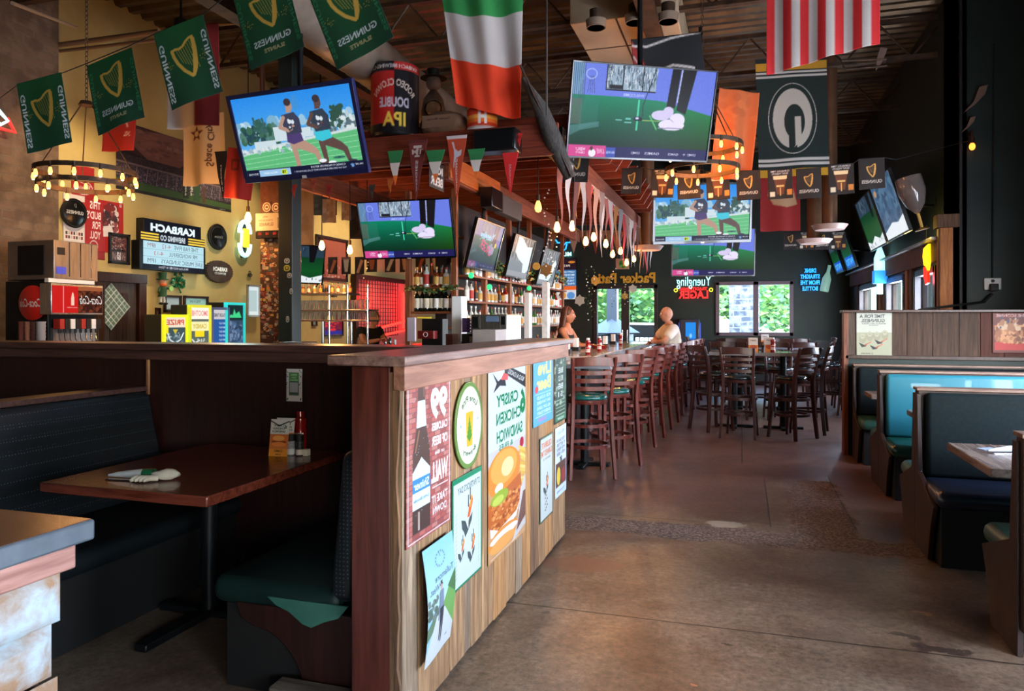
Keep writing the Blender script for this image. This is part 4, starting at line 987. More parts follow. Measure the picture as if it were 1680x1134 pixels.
# == STOOLS AND HIGH TABLES
m_mah = wood('mahogany', (70, 26, 20), (112, 48, 38), 'z', rough=.28, scale=2.5, coat=.3)
m_mahd = wood('dark_mahogany', (44, 22, 20), (72, 38, 32), 'z', rough=.3, scale=2.5, coat=.3)
m_seatg = mat('teal_seat_vinyl', (16, 74, 70), (22, 92, 86), rough=.25, scale=3, coat=.4)
m_seatb = mat('black_seat_vinyl', (18, 26, 28), (28, 36, 38), rough=.22, scale=3, coat=.5)
def make_stool(wm, sm, label, group):
 t = thing('bar_stool', label, 'bar stool', (0, 0, 0), 0, group)
 mb = MB(); mb.lathe([(.185, .70), (.19, .71), (.19, .735), (.18, .74)], n=24); obj('seat_frame', mb, wm, t)
 obj('seat', MB().lathe([(.17, .738), (.188, .75), (.188, .768), (.165, .785), (.08, .795), (0, .797)], n=24), sm, t, smooth=60)
 for s in (-1, 1):
  p = [(s * .215, -.225, 0), (s * .2, -.2, .25), (s * .188, -.185, .5), (s * .182, -.182, .72), (s * .185, -.2, .85), (s * .195, -.235, 1.0), (s * .208, -.285, 1.15)]
  obj('rear_leg', MB().sweep(p, [.03, .032, .034, .034, .032, .03, .026], [.042, .046, .05, .05, .045, .04, .034], up=(0, 1, 0)), wm, t, bevel=.004)
  p = [(s * .19, .2, 0), (s * .165, .17, .36), (s * .145, .15, .71)]
  obj('front_leg', MB().sweep(p, [.034, .036, .038], [.034, .036, .038], up=(0, 1, 0)), wm, t, bevel=.004)
 for z, y, hh, wd in ((1.105, -.262, .085, .2), (1.005, -.238, .042, .19), (.93, -.218, .042, .186), (.855, -.202, .042, .184)):
  n = 8; P = [(wd * math.sin(a), y - .055 * math.cos(a) + .02, z) for a in np.linspace(-PI / 2, PI / 2, n)]
  P = [(-wd + 2 * wd * k / (n - 1), y - .045 * math.sin(PI * k / (n - 1)), z + (.012 * math.sin(PI * k / (n - 1)) if hh > .06 else 0)) for k in range(n)]
  obj('slat', MB().sweep(P, .016, hh, up=(0, 0, 1)), wm, t, bevel=.003)
 for z, r in ((.3, .0), (.5, .0)):
  mb = MB(); zz = z
  k1 = .21 - .03 * z; k2 = .178 - .03 * z
  pts = []
  for a in np.linspace(0, 2 * PI, 33)[:-1]:
   q = .2 + .005; pts.append((q * math.cos(a) * 1.0, q * math.sin(a) * 1.0 - .01, zz))
  # curved footrest ring, flat section
  vs = []; n = len(pts)
  for x, y, z_ in pts:
   d = Vector((x, y + .01, 0)).normalized()
   for rr, hz in ((-.012, -.016), (.012, -.016), (.012, .016), (-.012, .016)): vs.append((x + d.x * rr, y + d.y * rr, z_ + hz))
  fs = [(i * 4 + k, i * 4 + (k + 1) % 4, ((i + 1) % n) * 4 + (k + 1) % 4, ((i + 1) % n) * 4 + k) for i in range(n) for k in range(4)]
  mb.add(vs, fs); obj('foot_ring', mb, wm, t)
 return t
red0 = make_stool(m_mah, m_seatg, 'red mahogany stool seen from behind at the end of the near high table, teal seat', 'stools along the bar counter')
drk0 = make_stool(m_mahd, m_seatb, 'dark stool at the near left of the middle high table, back to the viewer', 'stools around the high tables')
def put(px, py, rz):
 a = onZ(px, py, 0); return (a.x, a.y, 0)
red0.location = (-1.42, 6.96, 0); red0.rotation_euler = (0, 0, R_(24)); red0['label'] = 'nearest red mahogany bar stool with teal seat, back to the viewer beside the plank wall'
RS = [(-1.3, 7.62, 38, 'second red bar stool, just right of the nearest one, turned to the counter'),
  (-1.28, 8.75, 40, 'third bar stool along the counter, mostly behind the nearest stools'),
  (-1.25, 9.45, 48, 'fourth bar stool along the counter'), (-1.22, 10.15, 52, 'fifth bar stool along the counter'),
  (-1.18, 10.85, 60, 'sixth bar stool along the counter, next before the seated man'),
  (-1.13, 11.6, 86, 'bar stool the man in white sits on'), (-1.05, 12.45, 70, 'bar stool right behind the seated man'),
  (-1.02, 13.2, 66, 'second bar stool beyond the seated man'), (-1.0, 13.9, 72, 'farthest bar stool of the counter row')]
for x, y, rz, lb in RS: dup(red0, (x, y, 0), R_(rz), lb)
def high_table(name, lb, x, y, w, d, z, topm, nlegs=1):
 t = thing(name, lb, 'high table', (x, y, 0)); obj('table_top', MB().box((-w / 2, -d / 2, z - .045), (w / 2, d / 2, z)), topm, t, bevel=.006)
 for k in range(nlegs):
  xx = 0 if nlegs == 1 else (-w * .25 + k * w * .5)
  obj('column', MB().cyl((xx, 0, .03), (xx, 0, z - .04), .045, n=16), m_darkmetal, t)
  mb = MB(); mb.box((xx - .26, -.04, 0), (xx + .26, .04, .035)); mb.box((xx - .04, -.26, 0), (xx + .04, .26, .035)); obj('foot', mb, m_darkmetal, t, bevel=.008)
 return t
m_hitop = mat('grey_blue_tabletop', (120, 122, 130), (150, 152, 160), rough=.16, scale=4, coat=.5)
high_table('high_table', 'pale high table at the near end of the bar, by the nearest red stool', -1.55, 7.45, .66, .66, 1.06, m_hitop)
high_table('high_table', 'near middle high table with condiments and menus on it', .22, 10.75, 1.3, .8, 1.06, m_hitop, 2)
high_table('high_table', 'second middle high table, behind the one with the menus', .3, 13.1, 1.3, .8, 1.06, m_hitop, 2)
high_table('high_table', 'farthest high table under the back window', .35, 15.6, 1.4, .8, 1.06, m_hitop, 2)
DS = [(-.02, 9.85, -8, None), (-.38, 10.35, -52, 'dark stool at the left end of the near middle table, seen from its side'),
  (.6, 9.95, 50, 'dark stool at the near right corner of the near middle table'), (.84, 10.5, 80, 'dark stool at the right end of the near middle table, tall back at its right'),
  (-.1, 11.7, 176, 'dark stool on the far side of the near middle table, left one'), (.55, 11.72, 184, 'dark stool on the far side of the near middle table, right one'),
  (-.3, 12.25, 4, 'dark stool before the second middle table, left one'), (.3, 12.2, -6, 'dark stool before the second middle table, centre one'), (.85, 12.3, 8, 'dark stool before the second middle table, right one'),
  (-.75, 13.1, -88, 'dark stool at the left end of the second middle table'), (1.35, 13.0, 86, 'dark stool at the right end of the second middle table'),
  (-.1, 14.0, 178, 'dark stool beyond the second middle table, left one'), (.7, 14.0, 182, 'dark stool beyond the second middle table, right one'),
  (-.25, 14.7, 2, 'dark stool before the farthest high table, left one'), (.35, 14.7, -3, 'dark stool before the farthest high table, centre one'), (.95, 14.75, 5, 'dark stool before the farthest high table, right one'),
  (-.8, 15.6, -90, 'dark stool at the left end of the farthest high table'), (1.45, 15.6, 92, 'dark stool at the right end of the farthest high table'),
  (1.7, 13.7, 90, 'lone stool by the window wall, left of the partition post'), (1.65, 12.3, 95, 'nearer lone stool beside the window wall')]
for i, (x, y, rz, lb) in enumerate(DS):
 if i == 0: drk0.location = (x, y, 0); drk0.rotation_euler = (0, 0, R_(rz)); continue
 dup(drk0, (x, y, 0), R_(rz), lb)
t = high_table('high_table', 'narrow drink ledge table against the right window wall', 2.12, 13.1, .4, 2.2, 1.1, m_trimwood)
# things on the near middle table
m_card = mat('orange_card', (214, 132, 44), rough=.6)
def tent(x, y, z, rz, lb, s=1.0):
 t = thing('menu_tent_card', lb, 'menu card', (x, y, z), rz)
 A = Art(.12, .2, 260, (220, 214, 208)); A.rect(0, 0, .12, .1, (226, 140, 50)); A.ell(.06, .07, .045, .03, (190, 80, 24)); A.text('CRISPY', .06, .16, .02, (60, 60, 50), w=.08)
 panel('front_card', A, .12, .2, PAPER, t, (0, 0, .097), (R_(-9), 0, 0), t=.001); panel('back_card', A, .12, .2, PAPER, t, (0, .06, .097), (R_(9), 0, PI), t=.001)
for px, Y, lb in ((1236, 10.55, 'menu card with orange lower half on the near middle high table'), (1262, 10.75, 'upright menu card right of the orange one, near middle high table')):
 a = onY(px, 560, Y); tent(a.x, Y, 1.0605, R_(8), lb)
a = onY(1268, 560, 10.6); ketchup(a.x, 10.62, 1.0605, 'red ketchup bottle on the near middle high table', 1.0)
a = onY(1252, 560, 10.45); t = thing('spice_shaker', 'dark lidded shaker between the menu cards of the near middle table', 'shaker', (a.x, 10.45, 1.0605)); obj('jar', MB().lathe([(.02, 0), (.022, .07)], n=12), m_pep, t); obj('lid', MB().lathe([(.023, .07), (.023, .1), (0, .1)], n=12), m_black, t)
a = onY(1255, 530, 13.0); tent(a.x, 13.0, 1.0605, 0, 'menu card on the second middle high table')
# == TELEVISIONS
m_bez = mat('black_bezel', (12, 12, 14), rough=.3, coat=.3)
m_bezb = mat('blue_black_bezel', (34, 40, 84), rough=.3, coat=.4)
def runners(res=150):
 A = Art(1.6, .9, res, (70, 150, 225))
 A._put((slice(None), slice(None)), np.ones(A.X.shape, bool), lambda x, y: np.stack([40 + (0.9 - y) * 90, 135 + (.9 - y) * 60, 225 + (.9 - y) * 10], -1))
 A.speck(0, .4, 1.6, .62, [(150, 190, 215), (120, 170, 200), (190, 215, 225)], 60, .05, 4)
 A.speck(.05, .38, .55, .56, [(44, 84, 70), (60, 104, 84), (80, 120, 110), (40, 70, 80)], 90, .035, 5); A.speck(.25, .5, .4, .66, [(50, 90, 84), (60, 96, 96)], 30, .025, 6)
 A.speck(1.1, .42, 1.6, .6, [(60, 90, 80), (180, 200, 205), (90, 110, 120), (210, 220, 222)], 70, .03, 7); A.speck(1.3, .55, 1.45, .68, [(50, 80, 70)], 20, .03, 8)
 for x0, x1, y0, y1 in ((.5, .72, .38, .54), (.2, .5, .3, .4), (.75, 1.0, .4, .5)): A.rect(x0, y0, x1, y1, (198, 214, 222));
 A.poly([(0, 0), (1.6, 0), (1.6, .42), (.9, .36), (0, .25)], (92, 180, 120)); A.poly([(0, .25), (.9, .36), (1.6, .42), (1.6, .445), (.9, .39), (0, .3)], (200, 212, 214))
 A.speck(0, .27, .7, .33, [(150, 176, 190), (210, 220, 225)], 30, .02, 9)
 for k in range(5): A.line([(0, .06 + k * .05), (1.6, .12 + k * .06)], .006, (150, 215, 170))
 sk, dk = (176, 140, 124), (92, 70, 66)
 def fig(x, col, sh, leg, s=1.0, hair=(60, 50, 54)):
  A.poly([(x - .03, .36), (x + .05, .36), (x + .06, .12), (x + .05, .02), (x, .02), (x, .14)], leg)
  A.poly([(x + .0, .38), (x + .12, .39), (x + .27, .3), (x + .33, .24), (x + .36, .1), (x + .31, .09), (x + .27, .2), (x + .15, .25), (x, .3)], leg); A.line([(x + .33, .1), (x + .41, .085)], .03, (60, 56, 66)); A.line([(x + .02, .5), (x + .12, .42)], .02, (40, 44, 60))
  A.poly([(x - .05, .46), (x + .14, .46), (x + .16, .36), (x + .02, .33), (x - .06, .36)], sh)
  A.poly([(x - .07, .66), (x + .1, .68), (x + .16, .6), (x + .16, .45), (x - .04, .44), (x - .08, .56)], col)
  A.line([(x - .05, .63), (x - .12, .53), (x - .02, .49), (x + .06, .52)], .045, leg); A.ell(x + .05, .75, .045, .062, leg); A.ell(x + .04, .79, .047, .04, hair); A.poly([(x - .0, .68), (x + .07, .68), (x + .07, .74), (x + .01, .74)], leg)
  A.speck(x - .02, .5, x + .12, .6, [(210, 220, 226), (60, 60, 80)], 16, .018, 11)
 fig(.72, (60, 62, 84), (76, 60, 110), sk); A.ell(.86, .78, .05, .08, (70, 140, 200), .6)
 fig(1.1, (50, 62, 76), (60, 190, 210), dk)
 A.ell(1.08, .12, .05, .02, (230, 235, 240)); A.ell(1.2, .09, .05, .02, (230, 235, 240)); A.ell(1.3, .14, .08, .012, (50, 90, 90))
 A.rect(0, 0, 1.6, .085, (22, 26, 52)); A.rect(.18, .0, .62, .075, (150, 190, 226)); A.ell(.53, .037, .045, .03, (200, 220, 40)); A.text('YB', .53, .037, .035, (30, 60, 30), bold=.03)
 A.text('WATCH NOW', .34, .037, .02, (225, 235, 245), w=.2); A.text('BROWSING', .09, .035, .022, (220, 225, 230), w=.13)
 A.text('COWBOYS PROSPECTS REPORT', 1.13, .06, .02, (230, 232, 236), w=.46); A.text('THE TOP DEFENSIVE RUNNING BACK CLASS 2025 ROUND 1', 1.02, .025, .018, (215, 220, 230), w=.7)
 A.text('*', 1.45, .04, .05, (120, 170, 230)); A.text('DALLAS', 1.54, .05, .02, (220, 222, 230), w=.1); A.grain(5); return A
def golf(res=150, dim=1.0):
 A = Art(1.6, .9, res, (104, 122, 220))
 A.rect(0, 0, 1.6, .58, (10, 96, 66))
 A._put((slice(None), slice(None)), A.Y < .6, lambda x, y: np.stack([12 + 20 * np.clip(x - .8, 0, 1), 44 + np.clip(y - .1, 0, .5) * 170 + 18 * np.clip(x - .8, 0, 1), 30 + np.clip(y - .1, 0, .5) * 130 - 20 * np.clip(x - .8, 0, 1)], -1))
 A.poly([(0, .62), (1.0, .58), (1.3, .52), (1.6, .46), (1.6, .9), (0, .9)], (104, 122, 220))
 A.rect(0, .6, .12, .9, (110, 150, 190));
 for k in range(7): A.line([(.01 + k * .02, .9), (.01 + k * .021, .5)], .006, (60, 80, 100))
 A.rect(.0, .32, .12, .56, (130, 100, 96), .5)
 A.rect(.36, .66, .92, .9, (150, 170, 190)); rs = np.random.RandomState(4)
 for k in range(190): x = rs.uniform(.36, .92); y = rs.uniform(.66, .88); A.line([(x, y), (x + rs.uniform(-.01, .01), y + rs.uniform(.02, .08))], .006, [(50, 56, 80), (220, 225, 235), (80, 110, 120)][rs.randint(3)])
 for x in (.36, .54, .76): A.rect(x, .66, x + .012, .9, (30, 32, 44))
 A.rect(.36, .655, .92, .668, (30, 32, 44)); A.rect(.4, .67, .54, .71, (26, 26, 34)); A.text('WELCOME', .68, .62, .03, (180, 196, 240), w=.24)
 for k in range(4): A.line([(.17 + k * .025, .62), (.17 + k * .012 + .02, .78)], .004, (50, 60, 90))
 A.ring(.2, .8, .06, .05, .008, (170, 190, 240))
 A.poly([(.1, .26), (.3, .33), (.3, .56), (.16, .58), (.1, .5)], (60, 120, 110), .35); A.poly([(0, .2), (.12, .26), (.32, .3), (.32, .35), (0, .3)], (110, 150, 160), .5)
 A.line([(.91, .9), (.79, .52), (.8, .42)], .008, (30, 40, 50)); A.rect(.735, .28, .752, .58, (70, 200, 160)); A.ell(.75, .395, .05, .022, (20, 24, 40)); A.ell(.74, .4, .02, .012, (200, 210, 240))
 A.rect(.8, .378, 1.0, .386, (130, 170, 90)); A.line([(.88, .43), (.97, .3)], .014, (90, 190, 110)); A.rect(.5, .37, .57, .38, (120, 200, 190)); A.rect(.6, .35, .68, .36, (120, 200, 190)); A.rect(.61, .38, .67, .4, (90, 180, 170))
 A.poly([(1.09, .9), (1.19, .9), (1.16, .52), (1.06, .52)], (20, 18, 22)); A.poly([(1.21, .9), (1.37, .9), (1.29, .46), (1.18, .5)], (26, 24, 28)); A.line([(1.205, .9), (1.18, .58)], .012, (190, 195, 230))
 A.ell(1.01, .44, .11, .05, (206, 196, 232)); A.ell(1.09, .48, .06, .05, (206, 196, 232)); A.ell(1.14, .35, .15, .055, (226, 218, 244)); A.ell(1.2, .4, .09, .07, (226, 218, 244)); A.line([(.99, .315), (1.28, .32)], .01, (150, 140, 170)); A.line([(1.1, .42), (1.16, .38)], .008, (160, 150, 190))
 A.rect(0, 0, 1.6, .11, (32, 30, 84)); A.rect(0, 0, .42, .115, (206, 70, 140)); A.rect(.42, 0, .53, .1, (60, 80, 170)); A.ell(.27, .04, .04, .04, (235, 230, 240)); A.ell(.26, .085, .016, .022, (90, 50, 50))
 A.text('WEEKLY', .14, .075, .03, (240, 220, 236), w=.11); A.text('DRAFT', .14, .04, .022, (240, 220, 236), w=.1); A.text('LIVE', .36, .06, .05, (240, 200, 226), w=.08, shear=.3); A.text('BROWSE', .475, .05, .025, (200, 210, 240), w=.09)
 for x, w_ in ((.76, .1), (.95, .17), (1.2, .12), (1.33, .04), (1.42, .1)): A.text('GAMES' if w_ > .05 else '+', x, .055, .024, (215, 215, 235), w=w_)
 A.grain(5); return A
def neonpic(res=90):
 A = golf(res); A.a = A.a * .55 + np.array([20, 30, 44]) ; A.rect(.0, .62, 1.6, .9, (150, 170, 190), .5); A.text('Yuengling', .75, .62, .2, (130, 220, 250), w=.8, mirror=True, shear=-.3); A.text('LAGER', .8, .42, .18, (240, 60, 130), w=.7, bold=.0, rot=-.2); A.ell(1.32, .5, .05, .05, (230, 200, 60))
 return A
def glare(res=90, flip=1):
 A = Art(1.6, .9, res, (120, 128, 136)); A.speck(0, .5, 1.6, .9, [(70, 78, 86), (140, 146, 150), (96, 100, 108)], 160, .05, 3, 3); A.poly([(.3, .95), (.55, .9), (1.1, .72), (1.5, .75), (1.55, .2), (1.2, .0), (1.05, .32), (.6, .42), (.3, .55)] if flip == 1 else [(.1, .2), (.5, .5), (.9, .4), (1.3, .7), (1.5, .6), (1.3, .3), (.9, .0), (.2, .0)], (222, 240, 246))
 A.rect(0, 0, 1.6, .12, (150, 150, 156)); A.grain(5); return A
def darkgolf(res=90, neon=None):
 A = Art(1.6, .9, res, (40, 60, 76)); A._put((slice(None), slice(None)), A.Y < .62, lambda x, y: np.stack([14 + 0 * x, 44 + 70 * np.clip(.5 - abs(y - .3), 0, 1), 34 + 0 * x], -1))
 rs = np.random.RandomState(9)
 for k in range(60): x = rs.uniform(.3, 1.0); y = rs.uniform(.62, .86); A.line([(x, y), (x, y + .06)], .012, [(30, 40, 54), (110, 126, 150)][rs.randint(2)])
 A.poly([(1.1, .9), (1.4, .9), (1.3, .5), (1.15, .5)], (14, 14, 20))
 if neon: A.rect(.1, .03, 1.5, .3, (20, 80, 190)); A.text('PATIO', .8, .16, .16, (90, 200, 250), w=1.2)
 else: A.poly([(0, 0), (1.6, 0), (1.6, .2), (1.2, .12), (.8, .2), (.4, .1), (0, .16)], (226, 232, 236)); A.speck(0, .02, 1.6, .1, [(120, 130, 140)], 14, .03)
 return A
def bluegrey(res=90):
 A = Art(1.6, .9, res, (70, 100, 130)); A.speck(0, .2, 1.6, .9, [(60, 88, 118), (80, 112, 140), (54, 76, 100)], 120, .09, 2, .6); A.poly([(0, 0), (1.6, 0), (1.6, .26), (1.1, .18), (.7, .22), (0, .12)], (226, 232, 238)); A.ell(.2, .75, .1, .05, (210, 150, 90), .8); return A
RUN, GOLF = runners(), golf()
def tv(label, W, H, c, right, normal, art, bez=m_bez, b=.018, mount=None, tilt_b=None, dep=.06):
 Rm = frame_rot(right, normal); t = thing('television', label, 'television', c, rot=Rm)
 mb = MB(); bb = b * 1.3
 mb.box((-W / 2, -.012, H / 2 - b), (W / 2, dep * .5, H / 2)).box((-W / 2, -.012, -H / 2), (W / 2, dep * .5, -H / 2 + bb)).box((-W / 2, -.012, -H / 2 + bb), (-W / 2 + b, dep * .5, H / 2 - b)).box((W / 2 - b, -.012, -H / 2 + bb), (W / 2, dep * .5, H / 2 - b))
 obj('bezel', mb, bez, t, bevel=.003)
 obj('back_shell', MB().box((-W / 2 + .01, .002, -H / 2 + .01), (W / 2 - .01, dep * .6, H / 2 - .01)).box((-W * .3, dep * .5, -H * .35), (W * .3, dep * 1.3, H * .2)), m_bez, t, bevel=.004)
 panel('screen', art, W - 2 * b, H - b - bb, SCREEN, t, (0, -.001, (bb - b) / 2), t=0)
 obj('maker_badge', MB().box((-.022, -.014, -H / 2 + .003), (.022, -.012, -H / 2 + bb * .6)), m_lab['white'], t)
 if mount is not None:
  inv = Rm.transposed(); mb = MB()
  if mount == 'pole':                      # vertical pipe to the ceiling, in local coordinates
   up = inv @ Vector((0, 0, 1)); st = Vector((0, .07, .05)); mb.cyl(st, st + up * (ZC - .5 - c[2]), .024, n=12)
  else:                                    # arm to the wall point given
   e = inv @ (Vector(mount) - Vector(c)); st = Vector((0, .08, 0)); mb.cyl(st, e, .02, n=8); mb.cbox(st, (.3, .02, .25))
  obj('mount', mb, m_darkmetal, t)
 return t
tv('large television showing two runners, tilted, at upper left on a pole', 1.25, .73, (-3.49, 5.20, 3.03), (1, -.08, 0), (-.08, -.94, -.33), RUN, bez=m_bezb, b=.035, mount='pole')
tv('largest television showing golf shoes and putter, upper centre', 1.45, .84, (-.87, 6.79, 3.40), (.83, .56, .03), (.55, -.79, -.29), GOLF, b=.014, mount='pole')
tv('television with the runners above the glass door and middle tables', 1.25, .73, (-.45, 9.12, 2.79), (.90, .43, .04), (.43, -.89, -.15), RUN, b=.028, mount='pole')
tv('television with golf picture over the end of the back bar', 1.1, .65, (-3.51, 7.42 - .12, 2.49), (1, .03, 0), (.05, -.95, -.31), GOLF, b=.014, mount=(-3.4, 7.9, 2.75))
tv('television half hidden beneath the runner picture, showing green turf', 1.25, .73, (-.42, 11.6, 2.53), (.98, .2, 0), (.2, -.97, -.1), GOLF, b=.016, mount='pole')
tn = Vector((.966, 0, -.26))
tv('first tilted television of the beam row, showing neon writing reflections', .97, .57, (PXM + .02, 8.06, 2.36), (0, 1, 0), tn, neonpic(), mount=(PXM + .0, 8.1, 2.95))
tv('second tilted television of the beam row, washed out by glare', .97, .57, (PXM + .02, 9.47, 2.34), (0, 1, 0), tn, glare(), mount=(PXM, 9.5, 2.95))
tv('third tilted television of the beam row, nearest the far end, washed out by glare', .97, .57, (PXM + .02, 10.95, 2.30), (0, 1, 0), tn, glare(flip=2), mount=(PXM, 11, 2.95))
tn = Vector((-.955, 0, -.3))
a = onX(1460, 341, 1.86); tv('blue-grey tilted television on the right wall, nearer of the front pair', 1.4, .83, (1.86, a.y + .1, a.z + .02), (0, -1, 0), tn, bluegrey(), mount=(2.38, a.y, a.z))
a = onX(1434, 366, 1.9); tv('dark green tilted television on the right wall, farther of the front pair', 1.4, .83, (1.9, a.y + .35, a.z + .05), (0, -1, 0), tn, darkgolf(), mount=(2.38, a.y + .35, a.z))
a = onX(1388, 412, 1.95); tv('tilted television over the window wall, with blue writing at its foot', 1.25, .73, (1.95, a.y, a.z), (0, -1, 0), tn, darkgolf(neon=1), mount=(2.38, a.y, a.z))
a = onX(1371, 422, 1.97); tv('farthest tilted television on the right wall, before the back corner', 1.25, .73, (1.97, a.y + .1, a.z), (0, -1, 0), tn, darkgolf(neon=1), mount=(2.38, a.y + .1, a.z))
a = onY(499, 433, 9.2); tv('small television seen at an angle just right of the dark post', .8, .58, (a.x - .1, 9.2, a.z), (.55, .83, 0), (.8, -.53, -.2), darkgolf(), mount='pole')
# upright menu screen on the back wall
A = Art(.52, 1.04, 110, (40, 60, 100)); A.rect(0, .3, .52, .75, (70, 120, 170)); A.rect(0, .24, .52, .34, (226, 96, 40)); A.rect(0, 0, .52, .24, (206, 206, 210)); A.rect(0, .76, .52, 1.04, (40, 24, 34)); A.ell(.16, .1, .1, .09, (210, 150, 60)); A.ell(.38, .1, .1, .09, (90, 140, 200))
for k, s_ in enumerate(('HAPPY HOUR', 'MONDAY', 'WEDNESDAY', 'THURSDAY', 'FRIDAY')): A.text(s_, .28, .7 - k * .075, .045, (220, 232, 245), w=.38)
A.text('PATIO', .22, .86, .06, (240, 220, 210), w=.26); A.ell(.4, .95, .09, .03, (200, 120, 40))
p = onY(929, 458, YB - .08)
t = thing('menu_screen', 'upright lit menu screen on the dark back wall left of the glass door', 'screen', p); obj('bezel', MB().box((-.29, 0, -.54), (.29, .06, .54)), m_bez, t, bevel=.004); panel('screen', A, .52, 1.04, SCREEN, t, (0, -.003, 0), t=0)
# wall mounted video jukebox
p = onY(1131, 540, YB - .3); t = thing('jukebox', 'wall jukebox with glowing blue screen beside the back window', 'jukebox', (p.x, YB - .3, 0))
z0, z1 = onY(1131, 573, YB - .3).z, onY(1131, 523, YB - .3).z
mb = MB(); mb.box((-.24, 0, z0), (.24, .26, z1)); obj('body', mb, mat('grey_jukebox', (60, 62, 74), rough=.35), t, bevel=.03)
A = Art(.24, .42, 60, (40, 140, 230)); A.ell(.12, .1, .03, .05, (150, 210, 250)); A.rect(0, 0, .24, .03, (30, 100, 200)); panel('screen', A, .24, .42, SCREEN, t, (.03, -.006, (z0 + z1) / 2 + .07), t=0)
obj('light_bars', MB().box((-.26, .05, z0 + .1), (-.24, .15, z1 - .1)).box((.24, .05, z0 + .1), (.26, .15, z1 - .1)), mat('blue_bar_light', (60, 70, 160), emit=(60, 80, 200), estr=.8), t)
obj('stand', MB().box((-.2, .05, 0), (.2, .24, z0)), m_black, t)
# == FLAGS AND PENNANTS
GOLD, GRN = (214, 168, 70), (14, 84, 44)
def harp(A, cx, cy, s, col, strc=None):
 P = lambda pts: [(cx + x * s, cy + y * s) for x, y in pts]
 A.line(P([(-.5, .36), (-.36, .4), (-.2, .36), (-.02, .42), (.12, .56), (.28, .66), (.42, .68)]), .1 * s, col)
 A.poly(P([(.34, .7), (.5, .62), (.5, .2), (.44, -.3), (.36, -.62), (.2, -.9), (.12, -.8), (.2, -.5), (.3, 0), (.34, .4)]), col)
 A.line(P([(-.5, .36), (-.46, .1), (-.36, -.2), (-.16, -.55), (.12, -.85)]), .13 * s, col)
 for k in range(7):
  x = -.34 + k * .1; A.line(P([(x, .36 + max(0, k - 3) * .06), (x + .2, -.25 - k * .06)]), .018 * s, strc or col)
def wavefn(W, H, amp=.02, f=2.0, ph=0.0, bend=0.0):
 return lambda u, v: amp * np.sin(u * f * 2 * PI + ph) * (.25 + .75 * (1 - v)) + amp * .5 * np.sin(u * f * 4.7 + v * 3 + ph * 2) * (1 - v) + bend * (1 - v) ** 2 * np.sin(u * PI)
def g_flag(kind):
 A = Art(.3, .45, 330, GRN); rs = np.random.RandomState(3)
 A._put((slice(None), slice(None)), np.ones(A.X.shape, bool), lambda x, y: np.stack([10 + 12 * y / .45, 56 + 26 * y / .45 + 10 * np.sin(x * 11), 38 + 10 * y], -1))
 if kind == 'sides':
  harp(A, .15, .26, .14, GOLD); A.text('GUINNESS', .025, .2, .03, (214, 220, 222), w=.34, rot=PI / 2); A.text('GUINNESS', .275, .2, .03, (214, 220, 222), w=.34, rot=PI / 2)
 else:
  harp(A, .15, .3, .135, GOLD); A.text('GUINNESS', .15, .115, .035, (214, 218, 222), w=.2); A.text('SLAINTE', .15, .065, .022, (190, 170, 120), w=.11)
  A.text('GUINNESS', .018, .22, .018, (40, 124, 76), w=.34, rot=PI / 2); A.text('GUINNESS', .282, .22, .018, (40, 124, 76), w=.34, rot=PI / 2)
 for k in range(30): x = rs.normal(0, .03); A.ell(.15 + (.085 + abs(x)) * (1 if k % 2 else -1) * .9, .24 + rs.normal(0, .012), .0022, .0022, GOLD)
 A.grain(4); return A
GS, GC = g_flag('sides'), g_flag('centre')
def flag(name, label, cat, art, W, H, c, right, normal, wav, group=None, mt=None, string=None):
 o = panel(name, art, W, H, mt or CLOTH, None, c, frame_rot(right, normal), wav=wav); return tag(o, label, cat, group)
GRP = 'green harp banners on the string'
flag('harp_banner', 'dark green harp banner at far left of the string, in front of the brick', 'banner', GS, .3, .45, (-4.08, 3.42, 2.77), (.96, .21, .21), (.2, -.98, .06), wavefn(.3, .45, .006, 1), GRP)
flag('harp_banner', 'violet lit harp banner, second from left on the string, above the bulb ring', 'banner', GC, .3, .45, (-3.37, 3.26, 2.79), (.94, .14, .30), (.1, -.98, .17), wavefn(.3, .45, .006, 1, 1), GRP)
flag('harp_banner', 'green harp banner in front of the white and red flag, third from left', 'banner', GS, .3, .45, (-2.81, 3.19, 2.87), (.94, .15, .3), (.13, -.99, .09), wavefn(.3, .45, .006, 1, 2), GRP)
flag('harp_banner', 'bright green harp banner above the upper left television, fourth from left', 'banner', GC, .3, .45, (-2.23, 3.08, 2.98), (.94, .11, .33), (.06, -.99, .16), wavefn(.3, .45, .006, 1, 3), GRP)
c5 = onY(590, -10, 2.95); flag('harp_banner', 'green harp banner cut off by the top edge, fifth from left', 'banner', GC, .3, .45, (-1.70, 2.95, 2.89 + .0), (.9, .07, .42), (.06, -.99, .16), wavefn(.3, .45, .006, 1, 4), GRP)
def string(name, lb, pts, r=.003, sag=0):
 o = obj(name, MB().tube(pts, r, n=5), m_black, smooth=60); return tag(o, lb, 'string')
top = []
for c, rg in (((-4.08, 3.42, 2.77), (.96, .21, .21)), ((-3.37, 3.26, 2.79), (.94, .14, .30)), ((-2.81, 3.19, 2.87), (.94, .15, .3)), ((-2.23, 3.08, 2.98), (.94, .11, .33)), ((-1.70, 2.95, 2.89), (.9, .07, .42))):
 rg = Vector(rg).normalized(); up = frame_rot(rg, (.1, -.98, .1)).col[2]
 for s_ in (-.15, .15): top.append(Vector(c) + rg * s_ + up * .227)
pts = [Vector((-7.5, 4.2, 2.5)), Vector((-5.2, 3.65, 2.78))] + top + [Vector((-1.2, 2.8, 3.6)), Vector((-.2, 2.4, 4.6)), Vector((0, 2.2, 5.0))]
string('bunting_string', 'thin dark string carrying the green harp banners across the upper left', pts)
